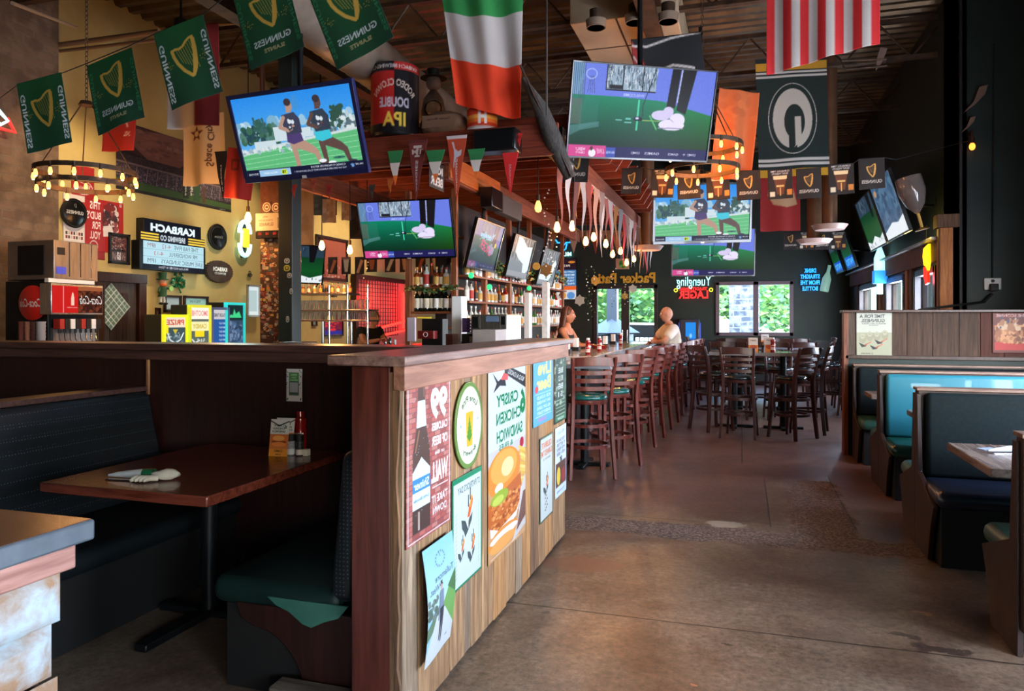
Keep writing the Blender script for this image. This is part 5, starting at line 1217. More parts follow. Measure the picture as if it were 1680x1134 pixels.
# tricolour (vertical hang)
A = Art(.92, 1.5, 110, (196, 184, 176)); A.rect(0, 1.0, .92, 1.5, (40, 130, 62)); A.rect(0, 0, .92, .5, (226, 60, 20)); A.grain(3)
def wv(u, v): return .035 * np.sin(u * 9 + .5) * (.3 + .7 * (1 - v)) + .02 * np.sin(u * 17 + v * 3)
p = onY(787, 60, 6.3)
def fn3(u, v):
 # top gathered by the string: slopes and narrows like the photographed hang
 x = (u - .5) * .92 * (1 - .10 * (1 - v)) + (1 - v) * .02; z = (v - .5) * 1.5 + .06 * (v - .4) * (2 * u - 1) ** 2 - .10 * (u - .5) * (1 - v) * 2 - .05 * np.sin(u * PI) * (1 if 1 else 0)
 x, z = x * .88, z * .88
 return np.stack([x + (1 - v) * (1 - u) * .12, .04 * np.sin(u * 9 + .5) * (.3 + .7 * (1 - v)) + .02 * np.sin(u * 17 + v * 3), z], 1)
o = link('tricolour_flag', art_mesh('tricolour_flag', A, fn3, CLOTH), None, (p.x, 6.3, p.z), (0, 0, R_(8))); s_ = o.modifiers.new('thick', 'SOLIDIFY'); s_.thickness = .0015
tag(o, 'large green, white and orange flag hanging from the roof, centre left', 'flag')
# stars and stripes, hung vertically; canton is above the frame
A = Art(.92, 1.6, 120, (186, 174, 164))
for k in range(7): A.rect(k * 2 * .92 / 13, 0, (k * 2 + 1) * .92 / 13, 1.6, (190, 30, 30))
A.rect(0, 1.1, .5, 1.6, (34, 40, 84)); rs = np.random.RandomState(2)
for i in range(6):
 for j in range(6): A.text('*', .04 + i * .08, 1.14 + j * .08, .04, (230, 230, 230))
A.grain(3); a, b_ = onY(1272, 50, 6.95), onY(1427, 50, 6.95); zz = onY(1350, 92, 6.95).z
def fnu(u, v): return np.stack([(u - .5) * .92, .02 * np.sin(u * 20) + .015 * np.sin(u * 8 + v * 4), v * 1.6 - .07 * (1 - u) * (1 - v) * 1.5 + .05 * u * (1 - v)], 1)
o = link('striped_flag', art_mesh('striped_flag', A, fnu, CLOTH), None, ((a.x + b_.x) / 2, 6.95, zz), (0, 0, R_(-6))); s_ = o.modifiers.new('thick', 'SOLIDIFY'); s_.thickness = .0015
tag(o, 'red and white striped flag hanging vertically at the top right', 'flag')
# green and gold team flag with oval letter
A = Art(.92, 1.52, 120, (30, 42, 38))
for y0, y1, c_ in ((1.36, 1.46, (206, 150, 40)), (1.32, 1.345, (214, 206, 196)), (1.3, 1.32, (20, 24, 22)), (1.27, 1.3, (214, 206, 196)), (.0, .1, (214, 160, 40)), (.14, .18, (214, 206, 196)), (.2, .24, (214, 206, 196)), (1.46, 1.52, (30, 42, 38))): A.rect(0, y0, .92, y1, c_)
A.ell(.46, .74, .31, .45, (214, 204, 190)); A.ell(.46, .74, .3, .44, (30, 42, 38)); A.ell(.46, .74, .25, .38, (206, 196, 180)); A.ell(.48, .7, .13, .22, (30, 42, 38)); A.rect(.40, .34, .50, .6, (30, 42, 38)); A.rect(.48, .55, .56, .76, (206, 196, 180)); A.poly([(.46, .36), (.56, .46), (.56, .62), (.48, .62), (.48, .4)], (206, 196, 180)); A.grain(3)
a, b_ = onY(1250, 190, 10.2), onY(1352, 190, 10.2); zc = onY(1300, 192, 10.2).z
flag('team_flag', 'dark green flag with gold bands and a white oval letter, upper right', 'flag', A, .9, 1.55, ((a.x + b_.x) / 2, 10.2, zc), (.97, .2, .03), (.2, -.97, 0), wavefn(.9, 1.5, .02, 1.3))
# red flag, state outline, behind small banners
A = Art(.6, 1.0, 80, (150, 34, 34)); A.poly([(.15, .8), (.4, .85), (.5, .6), (.55, .4), (.4, .36), (.2, .4), (.12, .55)], (190, 150, 110)); A.poly([(.3, .62), (.5, .58), (.42, .56)], (60, 30, 30)); A.grain(3)
p = onY(1280, 325, 10.6); flag('team_flag', 'red flag with a tan shape, hanging below the gold banded flag', 'flag', A, .52, .9, (p.x, 10.6, p.z), (.99, .1, 0), (.1, -.99, 0), wavefn(.5, .9, .02, 1.5))
A = Art(.6, 1.3, 60, (176, 90, 44)); A.speck(0, 0, .6, 1.3, [(166, 84, 40), (186, 98, 50)], 30, .08); p = onY(1206, 222, 8.4)
flag('team_flag', 'plain orange flag hanging behind the ring of bulbs', 'flag', A, .46, 1.0, (p.x, 8.4, p.z), (.9, .4, -.1), (.4, -.9, 0), wavefn(.5, 1, .05, 1.6))
# white and red flag behind third banner; beige, red flags on the left
A = Art(.75, 1.1, 60, (196, 184, 174)); A.rect(.44, 0, .75, 1.1, (128, 26, 24)); p = onY(315, 125, 5.6)
flag('hanging_flag', 'white and dark red flag hanging behind the third harp banner', 'flag', A, .56, .95, (p.x, 5.6, p.z), (1, .05, 0), (.05, -1, 0), wavefn(.7, 1, .03, 1.2))
A = Art(.62, 1.0, 110, (182, 162, 130)); A.poly([(.22 + .12 * math.sin(a) * (1 if k % 2 == 0 else .42), .72 + .12 * math.cos(a) * (1 if k % 2 == 0 else .42)) for k, a in enumerate(np.linspace(0, 2 * PI, 11)[:-1])], (90, 40, 34)); A.ell(.22, .72, .04, .04, (182, 162, 130)); A.text('Space City', .42, .55, .1, (60, 40, 40), w=.6, rot=-PI / 2)
p = onY(333, 245, 6.4); flag('hanging_flag', 'beige flag with dark star and vertical script over the stadium picture', 'flag', A, .52, .75, (p.x, 6.4, p.z), (1, .0, 0), (0, -1, 0), wavefn(.6, 1, .04, 1.4))
A = Art(.6, .6, 60, (140, 26, 22)); A.text('7', .45, .4, .12, (200, 180, 170)); A.text('XL', .47, .25, .06, (200, 180, 170))
p = onY(195, 215, 5.8); flag('hanging_flag', 'dark red flag showing below the second harp banner', 'flag', A, .42, .4, (p.x, 5.8, p.z), (1, .0, -.05), (0, -1, 0), wavefn(.6, .6, .02, 1))
A = Art(.6, .9, 60, (170, 34, 26)); A.rect(.1, .5, .3, .7, (110, 22, 18)); A.rect(.14, .54, .26, .66, (170, 34, 26)); p = onY(392, 285, 6.1)
flag('hanging_flag', 'bright red cloth flag left of the sticker column, under the television', 'flag', A, .33, .5, (p.x, 6.1, p.z), (1, .0, -.15), (0, -1, 0), wavefn(.6, .6, .02, 1.3))
# small dark banners on the right string
def b_flag(kind):
 A = Art(.25, .32, 190, (30, 22, 18))
 if kind == 'harp': harp(A, .125, .2, .085, (206, 150, 70)); A.text('GUINNESS', .125, .08, .034, (206, 196, 180), w=.19)
 else:
  A.text('GUINNESS TIME', .125, .295, .02, (214, 206, 196), w=.19); A.text('SAINT PADDYS', .125, .27, .02, (214, 206, 196), w=.16)
  A.poly([(.06, .24), (.19, .24), (.16, .05), (.09, .05)], (96, 50, 26)); A.poly([(.055, .25), (.195, .25), (.19, .21), (.06, .21)], (226, 190, 140)); A.rect(.085, .13, .165, .15, (214, 170, 100)); A.line([(.125, .12), (.125, .04)], .012, (206, 150, 80)); A.rect(.02, .03, .07, .08, (206, 190, 160)); A.rect(.19, .04, .24, .1, (190, 120, 50))
 return A
BH, BP = b_flag('harp'), b_flag('pint'); GR2 = 'small dark banners on the right string'
bl = [(945, 272, 7.0, 'h', .25), (1036, 297, 8.0, 'h', .22), (1087, 301, 8.3, 'p', .25), (1130, 303, 8.35, 'h', .25), (1178, 304, 8.4, 'p', .25), (1228, 304, 8.4, 'h', .25), (1280, 302, 8.4, 'p', .25), (1327, 301, 8.4, 'h', .25), (1380, 294, 8.4, 'p', .25), (1430, 285, 8.4, 'h', .25)]
names_b = ['leftmost of the string, under the golf television', 'second from left, beside the pipe', 'third from left, glowing orange, left of the runner television', 'fourth from left, in front of the runner television', 'fifth from left, in front of the runner television', 'sixth from left, at the right edge of the runner television', 'seventh from left, over the red flag', 'eighth from left, right of the red flag', 'ninth from left, over the metal pipe', 'tenth from left, nearest the tilted televisions']
pts = []
for (px, py, Y, k, w_), nm in zip(bl, names_b):
 p = onY(px, py, Y); tl = {945: .1, 1036: .12, 1087: .1, 1380: .08, 1430: .06}.get(px, 0)
 flag('small_banner', 'small dark %s banner, %s' % ('harp' if k == 'h' else 'beer pint', nm), 'banner', BH if k == 'h' else BP, w_, w_ * 1.28, p, (1, 0, -.06 if px < 1100 else .03), (0, -1, 0), wavefn(.3, .3, .006, 1, px), GR2)
 for s_ in (-.12, .12): pts.append(Vector((p.x + s_, Y, p.z + w_ * .64)))
pts = [onY(900, 235, 6.6)] + pts + [onY(1470, 262, 8.6), onY(1590, 231, 9.9)]
string('bunting_string', 'thin string carrying the small dark banners from the bar to the wall lamp', pts)
for k in range(4):
 p = onY(1297 + k * 26, 395, 14.0); flag('small_banner', 'tiny dark banner in the distance, %s left of the far pipe trays' % ORD[k], 'banner', BH if k % 2 == 0 else BP, .25, .32, p, (1, 0, 0), (0, -1, 0), wavefn(.3, .3, .004, 1), 'tiny dark banners in the far row')
# posters bunting over the left part of the bar (px 500-740)
for k, (px, w_) in enumerate(((524, 22), (546, 20), (568, 20), (590, 20), (610, 22), (640, 22), (664, 20), (690, 20), (715, 24))):
 p = onY(px, 436 if px < 600 else 432, 10.5); W = w_ * 10.3 / 1200; A = Art(.2, .26, 90, (44, 26, 24)); rr = random.Random(k)
 A.poly([(.03, .03), (.08, .02), (.18, .2), (.12, .22)] if k % 2 else [(.04, .22), (.16, .22), (.13, .04), (.07, .04)], ((196, 140, 110), (170, 90, 50), (200, 180, 160))[k % 3]); A.rect(0, .22, .2, .26, ((150, 100, 90), (60, 50, 50))[k % 2])
 flag('small_poster', 'small dark beer card hanging over the left bar, %s from the left' % ORD[k], 'card', A, W, .28, p, (1, 0, 0), (0, -1, 0), wavefn(.2, .2, .004, 1), 'beer cards strung over the left bar')
# sports pennants
def pennant(label, px, py, Y, w, h, art, group, lean=0.0, name='pennant', rz=0.0, tri=True):
 p = onY(px, py, Y)
 def fn(u, v):
  k = (1 - v); x = (u - .5) * w * np.maximum(v, .02); return np.stack([x + lean * k * h, .006 * np.sin(v * 9), -h * k], 1)
 o = link(name, art_mesh(name, art, fn, CLOTH), None, p, (0, 0, rz)); s_ = o.modifiers.new('thick', 'SOLIDIFY'); s_.thickness = .002; return tag(o, label, 'pennant', group)
def pen_art(bg, edge, txt=None, tc=(210, 200, 195), stripes=None, icon=None, res=130):
 A = Art(.3, .7, res, bg)
 if stripes:
  for y0, y1, c_ in stripes: A.rect(0, y0, .3, y1, c_)
 if edge: A.rect(0, .66, .3, .7, edge)
 if icon == 'horns': A.poly([(.07, .63), (.1, .63), (.12, .56), (.18, .53), (.24, .55), (.24, .49), (.18, .47), (.13, .46), (.09, .36), (.07, .36), (.1, .48), (.1, .54)], (200, 190, 200))
 if icon == 'block':
  A.rect(.08, .6, .22, .63, (206, 190, 180)); A.rect(.135, .5, .165, .6, (206, 190, 180)); A.rect(.1, .5, .2, .52, (206, 190, 180)); A.text('TM', .15, .56, .06, (206, 190, 180), w=.2)
 if txt: A.text(txt, .15, .33 if not icon else .28, .06, tc, w=.36, rot=-PI / 2)
 return A
IR = [(.45, .7, (40, 120, 66)), (.2, .45, (214, 200, 190)), (0, .2, (226, 110, 40))]
GP = 'triangular pennants along the bar header'
pennant('short green white and orange pennant, first at the left of the header', 648, 247, 6.1, .16, .32, pen_art((0, 0, 0), None, stripes=IR), GP)
pennant('maroon team pennant with pale letters on the bar header', 685, 229, 6.15, .2, .56, pen_art((110, 40, 36), (90, 30, 28), 'AGGIES', icon='block'), GP, lean=-.03)
pennant('short green white and orange pennant between the maroon and orange ones', 714, 246, 6.1, .19, .3, pen_art((0, 0, 0), None, stripes=IR), GP)
pennant('burnt orange pennant with a long-horned steer head', 749, 222, 6.1, .2, .6, pen_art((186, 66, 34), (206, 190, 190), 'LONGHORNS', icon='horns'), GP)
pennant('short green white and orange pennant left of the black speaker', 781, 244, 6.1, .17, .28, pen_art((0, 0, 0), None, stripes=IR), GP)
pennant('bright red pennant right of the black speaker', 837, 250, 6.1, .15, .38, pen_art((206, 34, 34), None, 'COUGARS', tc=(190, 150, 150)), GP)
pennant('small red pennant high at the right end of the header', 852, 218, 6.2, .06, .12, pen_art((190, 34, 30), None), GP)
for k, (px, c_) in enumerate(((482, (150, 34, 26)), (540, (140, 30, 28)), (610, (52, 44, 40)), (640, (176, 90, 30)), (514, (150, 60, 40)))):
 pennant('little %s pennant hanging under the upper left television, %s' % (('red', 'red', 'grey', 'orange', 'brown-red')[k], ('leftmost', 'second', 'fourth, near the beam', 'rightmost, against the beam', 'below the middle')[k]), px, 303 - (10 if k > 2 else 0), 6.2, .07, .14, pen_art(c_, None), 'little pennants under the television')
pennant('black and white pennant with script, in front of the beige flag', 362, 248, 6.0, .15, .5, pen_art((26, 24, 26), None, 'M Brewers', tc=(206, 196, 180)), None, lean=.05)
# pennants seen edge-on along the right beam of the pergola
GE = 'narrow pennants hanging along the right canopy beam'
cl = [(150, 80, 66), (190, 170, 160), (96, 50, 44), (186, 120, 60), (160, 150, 146), (120, 60, 50), (206, 60, 60), (170, 130, 110), (130, 110, 104), (196, 180, 170)]
PE = [pen_art(c_, None) for c_ in cl]
for k in range(30):
 Y = 6.6 + k * .23; h = (.66, .56, .74, .46, .62, .7, .5)[k % 7]; w = .17
 def fn(u, v, h=h, w=w, k=k): q = 1 - v; return np.stack([.012 * np.sin(v * 7 + k) + (u - .5) * .03 * v, (u - .5) * w * np.maximum(v, .05), -h * q], 1)
 me = art_mesh('pennant', PE[k % 10] if k != 12 else PE[6], fn, CLOTH); o = link('pennant', me, None, (PX1 + .05 + .02 * (k % 3), Y, PZ0 + .01)); s_ = o.modifiers.new('thick', 'SOLIDIFY'); s_.thickness = .002; s_.offset = 0
 tag(o, '%s pennant seen edge-on under the right canopy beam, %s from the near end' % (('dull red', 'pale', 'dark brown', 'ochre', 'grey', 'brown', 'bright red', 'tan', 'grey-brown', 'cream')[k % 10], ORD[k]), 'pennant', GE)
o = obj('cloth_edging', MB().box((PX1 + .032, 6.5, PZ0 - .02), (PX1 + .038, 13.3, PZ0 + .05)), m_lab['cream']); tag(o, 'pale cloth strip along the right canopy beam from which the pennants hang', 'trim strip')
# row of faded bunting across the far end of the bar canopy
for k in range(9):
 Y = 12.9; p = onY(905 + k * 18, 378 + abs(k - 4) * -1, Y)
 pennant('faded triangular pennant across the far end of the canopy, %s from the left' % ORD[k], 905 + k * 18, 378, Y, .24, .34 if k % 2 else .42, pen_art([(150, 110, 90), (120, 60, 46), (160, 140, 126)][k % 3], None, res=50), 'faded pennants at the far end of the canopy')
# crumpled trophy-like silver ornament at the corner of the beam: rolled banner and framed emblem
A = Art(.7, .3, 90, (120, 116, 112)); A.rect(.03, .03, .67, .27, (44, 42, 42)); rs = np.random.RandomState(3)
for k in range(6): A.rect(.07 + k * .1, .06, .12 + k * .1, .24, (150, 148, 146)); A.rect(.085 + k * .1, .1, .105 + k * .1, .2, (40, 38, 38))
p = onY(918, 275, 6.45)
t = thing('carved_sign', 'silver and black carved sign jutting along the right canopy beam', 'sign', (PX1 + .09, 6.9, 3.13), PI / 2); obj('board', MB().box((-.4, .003, -.14), (.4, .05, .14)), m_darkmetal, t, bevel=.01); panel('front_face', A, .78, .27, GLOSS, t, (0, 0, 0), t=0)
# closed dark umbrella-like folded flag at the centre top
t = thing('furled_flag', 'grey-black furled flag slanting down to the right canopy beam', 'flag', (0, 0, 0))
a, b_ = onY(858, 128, 6.2), onY(935, 292, 6.5)
mb = MB(); mb.tube([a, a.lerp(b_, .3) + Vector((.03, 0, 0)), a.lerp(b_, .6) + Vector((.02, 0, -.02)), b_], [.02, .07, .085, .05], n=9); obj('cloth', mb, mat('charcoal_cloth', (52, 48, 46), (84, 78, 72), rough=.9, scale=10, stretch=(6, 6, 1)), t, smooth=60); obj('pole', MB().tube([a - (b_ - a) * .1 + Vector((.04, -.06, 0)), b_ + Vector((.03, -.06, 0))], .012), m_trimwood, t)
# dark pirate-like flag with red wedges above the golf television
A = Art(.9, .5, 80, (20, 20, 22)); A.poly([(0, .5), (0, .1), (.25, .0), (.12, .3)], (150, 40, 36)); A.line([(0, .42), (.2, .4), (.5, .46), (.9, .5)], .025, (196, 186, 176)); A.line([(.2, 0), (.3, .12), (.5, .16), (.75, .1)], .03, (196, 186, 176)); A.line([(0, .1), (.25, 0)], .02, (200, 190, 180)); A.line([(.02, .3), (.2, .05)], .02, (200, 190, 180))
p = onY(1096, 95, 7.6); flag('hanging_flag', 'black flag with red wedge and white lines above the golf television', 'flag', A, .72, .45, (p.x, 7.6, p.z), (.9, .3, .1), (.3, -.9, 0), wavefn(.9, .5, .03, 1))
# == POSTERS ON THE PLANK WALL
def onwallX(art, X, l, r, yt, yb, name, label, cat, rz=PI / 2, mt=PAPER, t=.003, tilt=0, mask=None, group=None, off=.004, wav=None):
 """poster on a plane X: l, r = pixel columns of its left and right edge, yt, yb = pixel rows at the left edge"""
 if X == PWX: art.a = art.a * .82          # print darkened evenly so its whites do not clip in the window light
 ym = (yt + yb) / 2; a, b_ = onX(l, ym, X), onX(r, ym, X); z1, z0 = onX(l, yt, X).z, onX(l, yb, X).z
 w, h = abs(b_.y - a.y), z1 - z0; f = 1 if rz > 0 else -1
 o = panel(name, art, w, h, mt, None, (X + f * off, (a.y + b_.y) / 2, (z0 + z1) / 2), (0, 0, rz), t=t, wav=wav); tag(o, label, cat, group); return o, w, h
PWX = XW + .002
# 99 bottles poster
A = Art(.40, 1.0, 330, (104, 60, 58))
for j in range(34):
 y = j * .03
 for i in range(9): x = -.03 + i * .055 + (j % 2) * .027; A.rect(x, y, x + .051, y + .026, [(166, 70, 62), (180, 92, 84), (146, 64, 58), (186, 112, 104)][(i * 7 + j * 3) % 4])
A.rect(0, .97, .4, 1.0, (150, 140, 140)); A.ring(.2, .5, .2, .5, .0001, (0, 0, 0))
for a_, b_ in (((.012, .012), (.388, .018)), ((.012, .975), (.388, .98))): A.rect(a_[0], a_[1], b_[0], b_[1], (220, 206, 206))
A.rect(.012, .012, .018, .98, (220, 206, 206)); A.rect(.382, .012, .388, .98, (220, 206, 206))
W_ = (232, 226, 226)
A.text('99', .285, .8, .2, W_, w=.16, bold=.05); A.text('CALORIES', .29, .655, .05, W_, w=.15, bold=.03); A.text('OF BEER', .29, .565, .06, W_, w=.15, bold=.03); A.text('on the', .29, .49, .025, W_, w=.09)
A.text('WALL', .29, .37, .13, W_, w=.16, bold=.04); A.rect(.22, .275, .37, .28, W_); A.text('TAKE IT', .29, .2, .05, W_, w=.15, bold=.02); A.text('DOWN', .29, .13, .045, W_, w=.13, bold=.02)
bx_ = .125; A.poly([(bx_ - .03, .94), (bx_ + .03, .94), (bx_ + .032, .72), (bx_ + .07, .55), (bx_ + .075, .42), (bx_ + .075, .06), (bx_ - .075, .06), (bx_ - .075, .42), (bx_ - .07, .55), (bx_ - .032, .72)], (70, 36, 22))
A.rect(bx_ - .03, .93, bx_ + .03, .955, (200, 200, 206)); A.poly([(bx_ - .031, .84), (bx_ + .031, .84), (bx_ + .042, .68), (bx_ - .042, .68)], (200, 220, 232)); A.line([(bx_ - .02, .66), (bx_ - .05, .54)], .01, (150, 100, 70)); A.line([(bx_ + .02, .93), (bx_ + .02, .86)], .006, (140, 90, 60))
A.poly([(bx_ - .075, .42), (bx_, .5), (bx_ + .075, .42), (bx_ + .075, .36), (bx_ - .075, .36)], (206, 222, 232)); A.rect(bx_ - .075, .3, bx_ + .075, .38, (38, 120, 176)); A.text('Shiner', bx_, .34, .05, (240, 246, 250), w=.13); A.rect(bx_ - .075, .2, bx_ + .075, .3, (206, 222, 232)); A.text('Light Blonde', bx_, .25, .025, (60, 110, 150), w=.13); A.rect(bx_ - .075, .06, bx_ + .075, .2, (60, 28, 18)); A.rect(bx_ - .03, .07, bx_ - .015, .18, (180, 160, 150)); A.speck(.03, .05, .2, .95, [(150, 200, 220)], 26, .003); A.grain(5)
onwallX(A, PWX, 665, 738, 618, 903, 'beer_poster', 'tall red brick poster with a large beer bottle and 99, leftmost on the plank wall', 'poster')
# oval sign
A = Art(.5, .66, 230, (110, 140, 70)); A.ell(.25, .33, .25, .33, (104, 134, 66)); A.ell(.25, .33, .215, .29, (222, 226, 206)); A.ell(.25, .33, .14, .2, (232, 236, 222))
A.text('Lone Pine', .25, .53, .05, (70, 90, 60), w=.3, arc=.2); A.text('Brewery', .25, .115, .05, (60, 84, 54), w=.24, arc=-.2)
A.poly([(.18, .45), (.32, .45), (.3, .17), (.2, .17)], (222, 170, 50)); A.rect(.18, .43, .32, .47, (236, 232, 214))
for k in range(5): A.poly([(.25, .2 + k * .03), (.2 + .01 * k, .25 + k * .03), (.25, .29 + k * .03), (.3 - .01 * k, .25 + k * .03)], (80, 140, 50))
A.a = A.a * .85; A.ell(.1, .34, .012, .012, (110, 150, 190)); A.ell(.4, .36, .012, .012, (110, 150, 190))
def m_ov(u, v): return ((u - .5) / .5) ** 2 + ((v - .5) / .5) ** 2 <= 1.0
a, b_ = onX(742, 697, PWX), onX(788, 697, PWX); z1, z0 = onX(765, 626, PWX).z, onX(765, 769, PWX).z
me = art_mesh('oval_sign', A, lambda u, v: np.stack([(u - .5) * (b_.y - a.y), 0 * u, (v - .5) * (z1 - z0)], 1), GLOSS, mask=m_ov)
o = link('oval_sign', me, None, (PWX + .012, (a.y + b_.y) / 2, (z0 + z1) / 2), (0, 0, PI / 2)); s_ = o.modifiers.new('thick', 'SOLIDIFY'); s_.thickness = .008; s_.offset = -1; tag(o, 'oval green rimmed tin brewery sign with a beer glass, on the plank wall', 'sign')
def toucan(A, x, y, s, flip=1):
 A.poly([(x - .9 * s, y), (x - .3 * s, y - .2 * s), (x, y - .6 * s), (x + .3 * s, y - .2 * s), (x + .8 * s, y + .1 * s), (x + .7 * s, y - .4 * s), (x + .1 * s, y - 1.0 * s), (x - .3 * s, y - 1.3 * s), (x - .5 * s, y - .9 * s), (x - .8 * s, y - .6 * s)], (70, 84, 84))
 A.poly([(x - .1 * s, y - .5 * s), (x + .2 * s, y + .1 * s), (x + .15 * s, y - .9 * s)], (222, 226, 222)); A.poly([(x, y - .1 * s), (x + .4 * s, y - .1 * s), (x + .9 * s, y + .9 * s), (x + .75 * s, y + 1.3 * s), (x + .3 * s, y + .7 * s)], (224, 96, 40)); A.poly([(x + .3 * s, y + .6 * s), (x + .5 * s, y + .5 * s), (x + .8 * s, y + 1.25 * s), (x + .6 * s, y + 1.3 * s)], (238, 160, 60))
 A.rect(x + .1 * s, y + .6 * s, x + .25 * s, y + 1.4 * s, (60, 60, 64)); A.rect(x + .4 * s, y + 1.0 * s, x + .55 * s, y + 1.8 * s, (60, 60, 64))
A = Art(.5, .8, 260, (30, 132, 92)); A.rect(.02, .02, .48, .76, (206, 216, 214)); A.text("ST PATRICK'S DAY", .27, .7, .05, (100, 112, 112), w=.38);
for k in range(16): A.line([(.05, .08 + k * .03), (.07, .095 + k * .03)], .006, (150, 180, 150)); A.line([(.43, .08 + k * .03), (.45, .095 + k * .03)], .006, (150, 180, 150))
toucan(A, .24, .48, .11); toucan(A, .14, .26, .06); toucan(A, .31, .22, .075)
onwallX(A, PWX, 741, 789, 790, 977, 'toucan_poster', 'green framed poster with three flying toucans, low on the plank wall', 'poster', mt=GLOSS)
# chicken sandwich banner
A = Art(.5, 2.05, 200, (206, 212, 224)); A.rect(0, 0, .5, 1.0, (204, 150, 104)); A.rect(0, .98, .5, 1.14, (190, 170, 160), .5)
A.poly([(.2, 2.02), (.5, 1.85), (.5, 1.7), (.2, 1.92)], (44, 44, 48)); A.text('BOLD & LOADED', .36, 1.87, .05, (214, 214, 214), w=.26, rot=-.55); A.poly([(.05, 1.95), (.12, 1.85), (.2, 1.9), (.22, 1.78), (.14, 1.8), (.06, 1.74), (.1, 1.83)], (50, 50, 56)); A.poly([(.15, 1.86), (.24, 1.84), (.25, 1.9), (.19, 1.93)], (220, 90, 90))
G_ = (28, 128, 78); A.text('CRISPY', .24, 1.64, .13, G_, w=.29, bold=.03); A.text('CHICKEN', .26, 1.45, .13, G_, w=.33, bold=.03); A.text('SANDWICH', .275, 1.26, .13, G_, w=.35, bold=.03); A.text('6', .455, 1.56, .3, G_, w=.08, bold=.05); A.text('& FRIES', .22, 1.14, .06, G_, w=.18)
A.ell(.44, 1.08, .03, .06, (170, 30, 50));
for k in range(14): A.line([(.4 + .012 * (k % 4), 1.04 - .05 * k * .9), (.5, .96 - .04 * k)], .03, [(230, 190, 90), (214, 168, 70), (240, 206, 120)][k % 3])
A.ell(.2, .86, .215, .26, (224, 132, 44)); A.ell(.2, .92, .17, .18, (240, 160, 70)); A.ell(.24, .9, .08, .1, (250, 206, 150)); A.ell(.13, .72, .05, .05, (250, 236, 200))
A.poly([(.0, .6), (.42, .74), (.46, .4), (.3, .2), (.05, .22), (0, .4)], (190, 96, 40)); A.speck(.04, .3, .42, .6, [(214, 120, 50), (160, 70, 30), (230, 150, 80)], 140, .018, 4); A.ell(.14, .62, .11, .075, (150, 170, 50)); A.ell(.12, .6, .07, .045, (190, 200, 80)); A.poly([(.02, .36), (.12, .28), (.36, .34), (.42, .44), (.36, .28), (.16, .2), (.03, .26)], (240, 230, 220)); A.ell(.2, .17, .2, .12, (226, 140, 60)); A.ell(.2, .2, .18, .05, (240, 226, 214)); A.ell(.18, .12, .16, .07, (236, 160, 80))
A.poly([(.42, .55), (.5, .7), (.5, .1), (.3, .02), (.38, .2)], (206, 196, 190)); A.poly([(.46, .5), (.5, .5), (.5, .2), (.36, .1)], (120, 80, 70)); A.rect(.03, .03, .4, .035, (230, 220, 200)); A.grain(4)
onwallX(A, PWX, 800, 861, 598, 930, 'food_banner', 'long banner with a giant fried chicken sandwich in the middle of the plank wall', 'banner', mt=GLOSS)
A = Art(.5, .75, 170, (84, 160, 206)); A.text('Live', .28, .66, .17, (232, 214, 110), w=.34, bold=.03); A.text('Beer', .26, .48, .16, (232, 214, 110), w=.36, bold=.03); A.ell(.08, .42, .04, .04, (210, 60, 60))
for k, s_ in enumerate(('ICE COLD', 'ON TAP HERE', 'ALL DAY LONG', 'EVERY DAY')): A.text(s_, .26, .32 - k * .06, .035, (226, 236, 244), w=.34)
A.rect(.05, .36, .45, .365, (226, 236, 244)); A.rect(.05, .1, .45, .105, (226, 236, 244)); A.text('CHEERS', .22, .06, .04, (220, 90, 140), w=.2)
onwallX(A, PWX, 874, 906, 594, 703, 'beer_poster', 'small sky-blue poster with yellow lettering near the far end of the plank wall', 'poster')
A = Art(.4, 1.1, 110, (40, 60, 46)); A.speck(0, .3, .4, 1.1, [(70, 96, 76), (26, 40, 34), (150, 164, 150)], 60, .03);
for k, s_ in enumerate(('BE', 'BOLD', 'BE', '51')): A.text(s_, .2, .85 - k * .13, .09, (206, 212, 206), w=.16)
for k in range(5): A.rect(.05, .12 + k * .06, .35, .135 + k * .06, (150, 180, 150))
A.rect(.04, .03, .36, .1, (60, 120, 80)); A.text('NOW', .2, .065, .04, (220, 226, 220), w=.2)
onwallX(A, PWX, 909, 928, 585, 697, 'beer_poster', 'dark green poster with pale lettering at the far top of the plank wall', 'poster')
A = Art(.4, 1.05, 120, (206, 212, 206)); A.rect(0, 0, .4, 1.05, (70, 96, 80)); A.rect(.02, .02, .38, 1.03, (208, 212, 206)); A.text('CELEBRATE', .2, .94, .07, (214, 96, 60), w=.3); A.text('GUINNESS TIME', .2, .84, .07, (214, 96, 60), w=.34); A.text('MARCH 17', .2, .76, .025, (110, 110, 110), w=.22); toucan(A, .18, .42, .09)
for k in range(8): A.ell(.16 + .03 * (k % 3), .12 + k * .025, .02, .012, (120, 124, 120))
onwallX(A, PWX, 885, 906, 721, 861, 'toucan_poster', 'narrow pale poster with one toucan, right of the sandwich banner', 'poster', mt=GLOSS)
A = Art(.4, .95, 110, (206, 214, 224)); A.text('Mahalo', .2, .87, .06, (150, 170, 200), w=.24)
for k, s_ in enumerate(('YOU CAN DO', 'IT BETTER', 'WITH FRIENDS', 'AND A BEER')): A.text(s_, .2, .76 - k * .06, .045, (70, 70, 74), w=.3)
A.rect(.02, .14, .38, .46, (90, 50, 36)); A.ell(.12, .28, .06, .12, (220, 190, 60)); A.ell(.28, .26, .06, .1, (150, 40, 36)); A.text('*', .2, .5, .1, (40, 40, 40)); A.text('Try one today', .2, .07, .04, (60, 90, 150), w=.28)
onwallX(A, PWX, 910, 928, 704, 820, 'drink_poster', 'pale poster with cocktail glasses, lowest at the far end of the plank wall', 'poster')
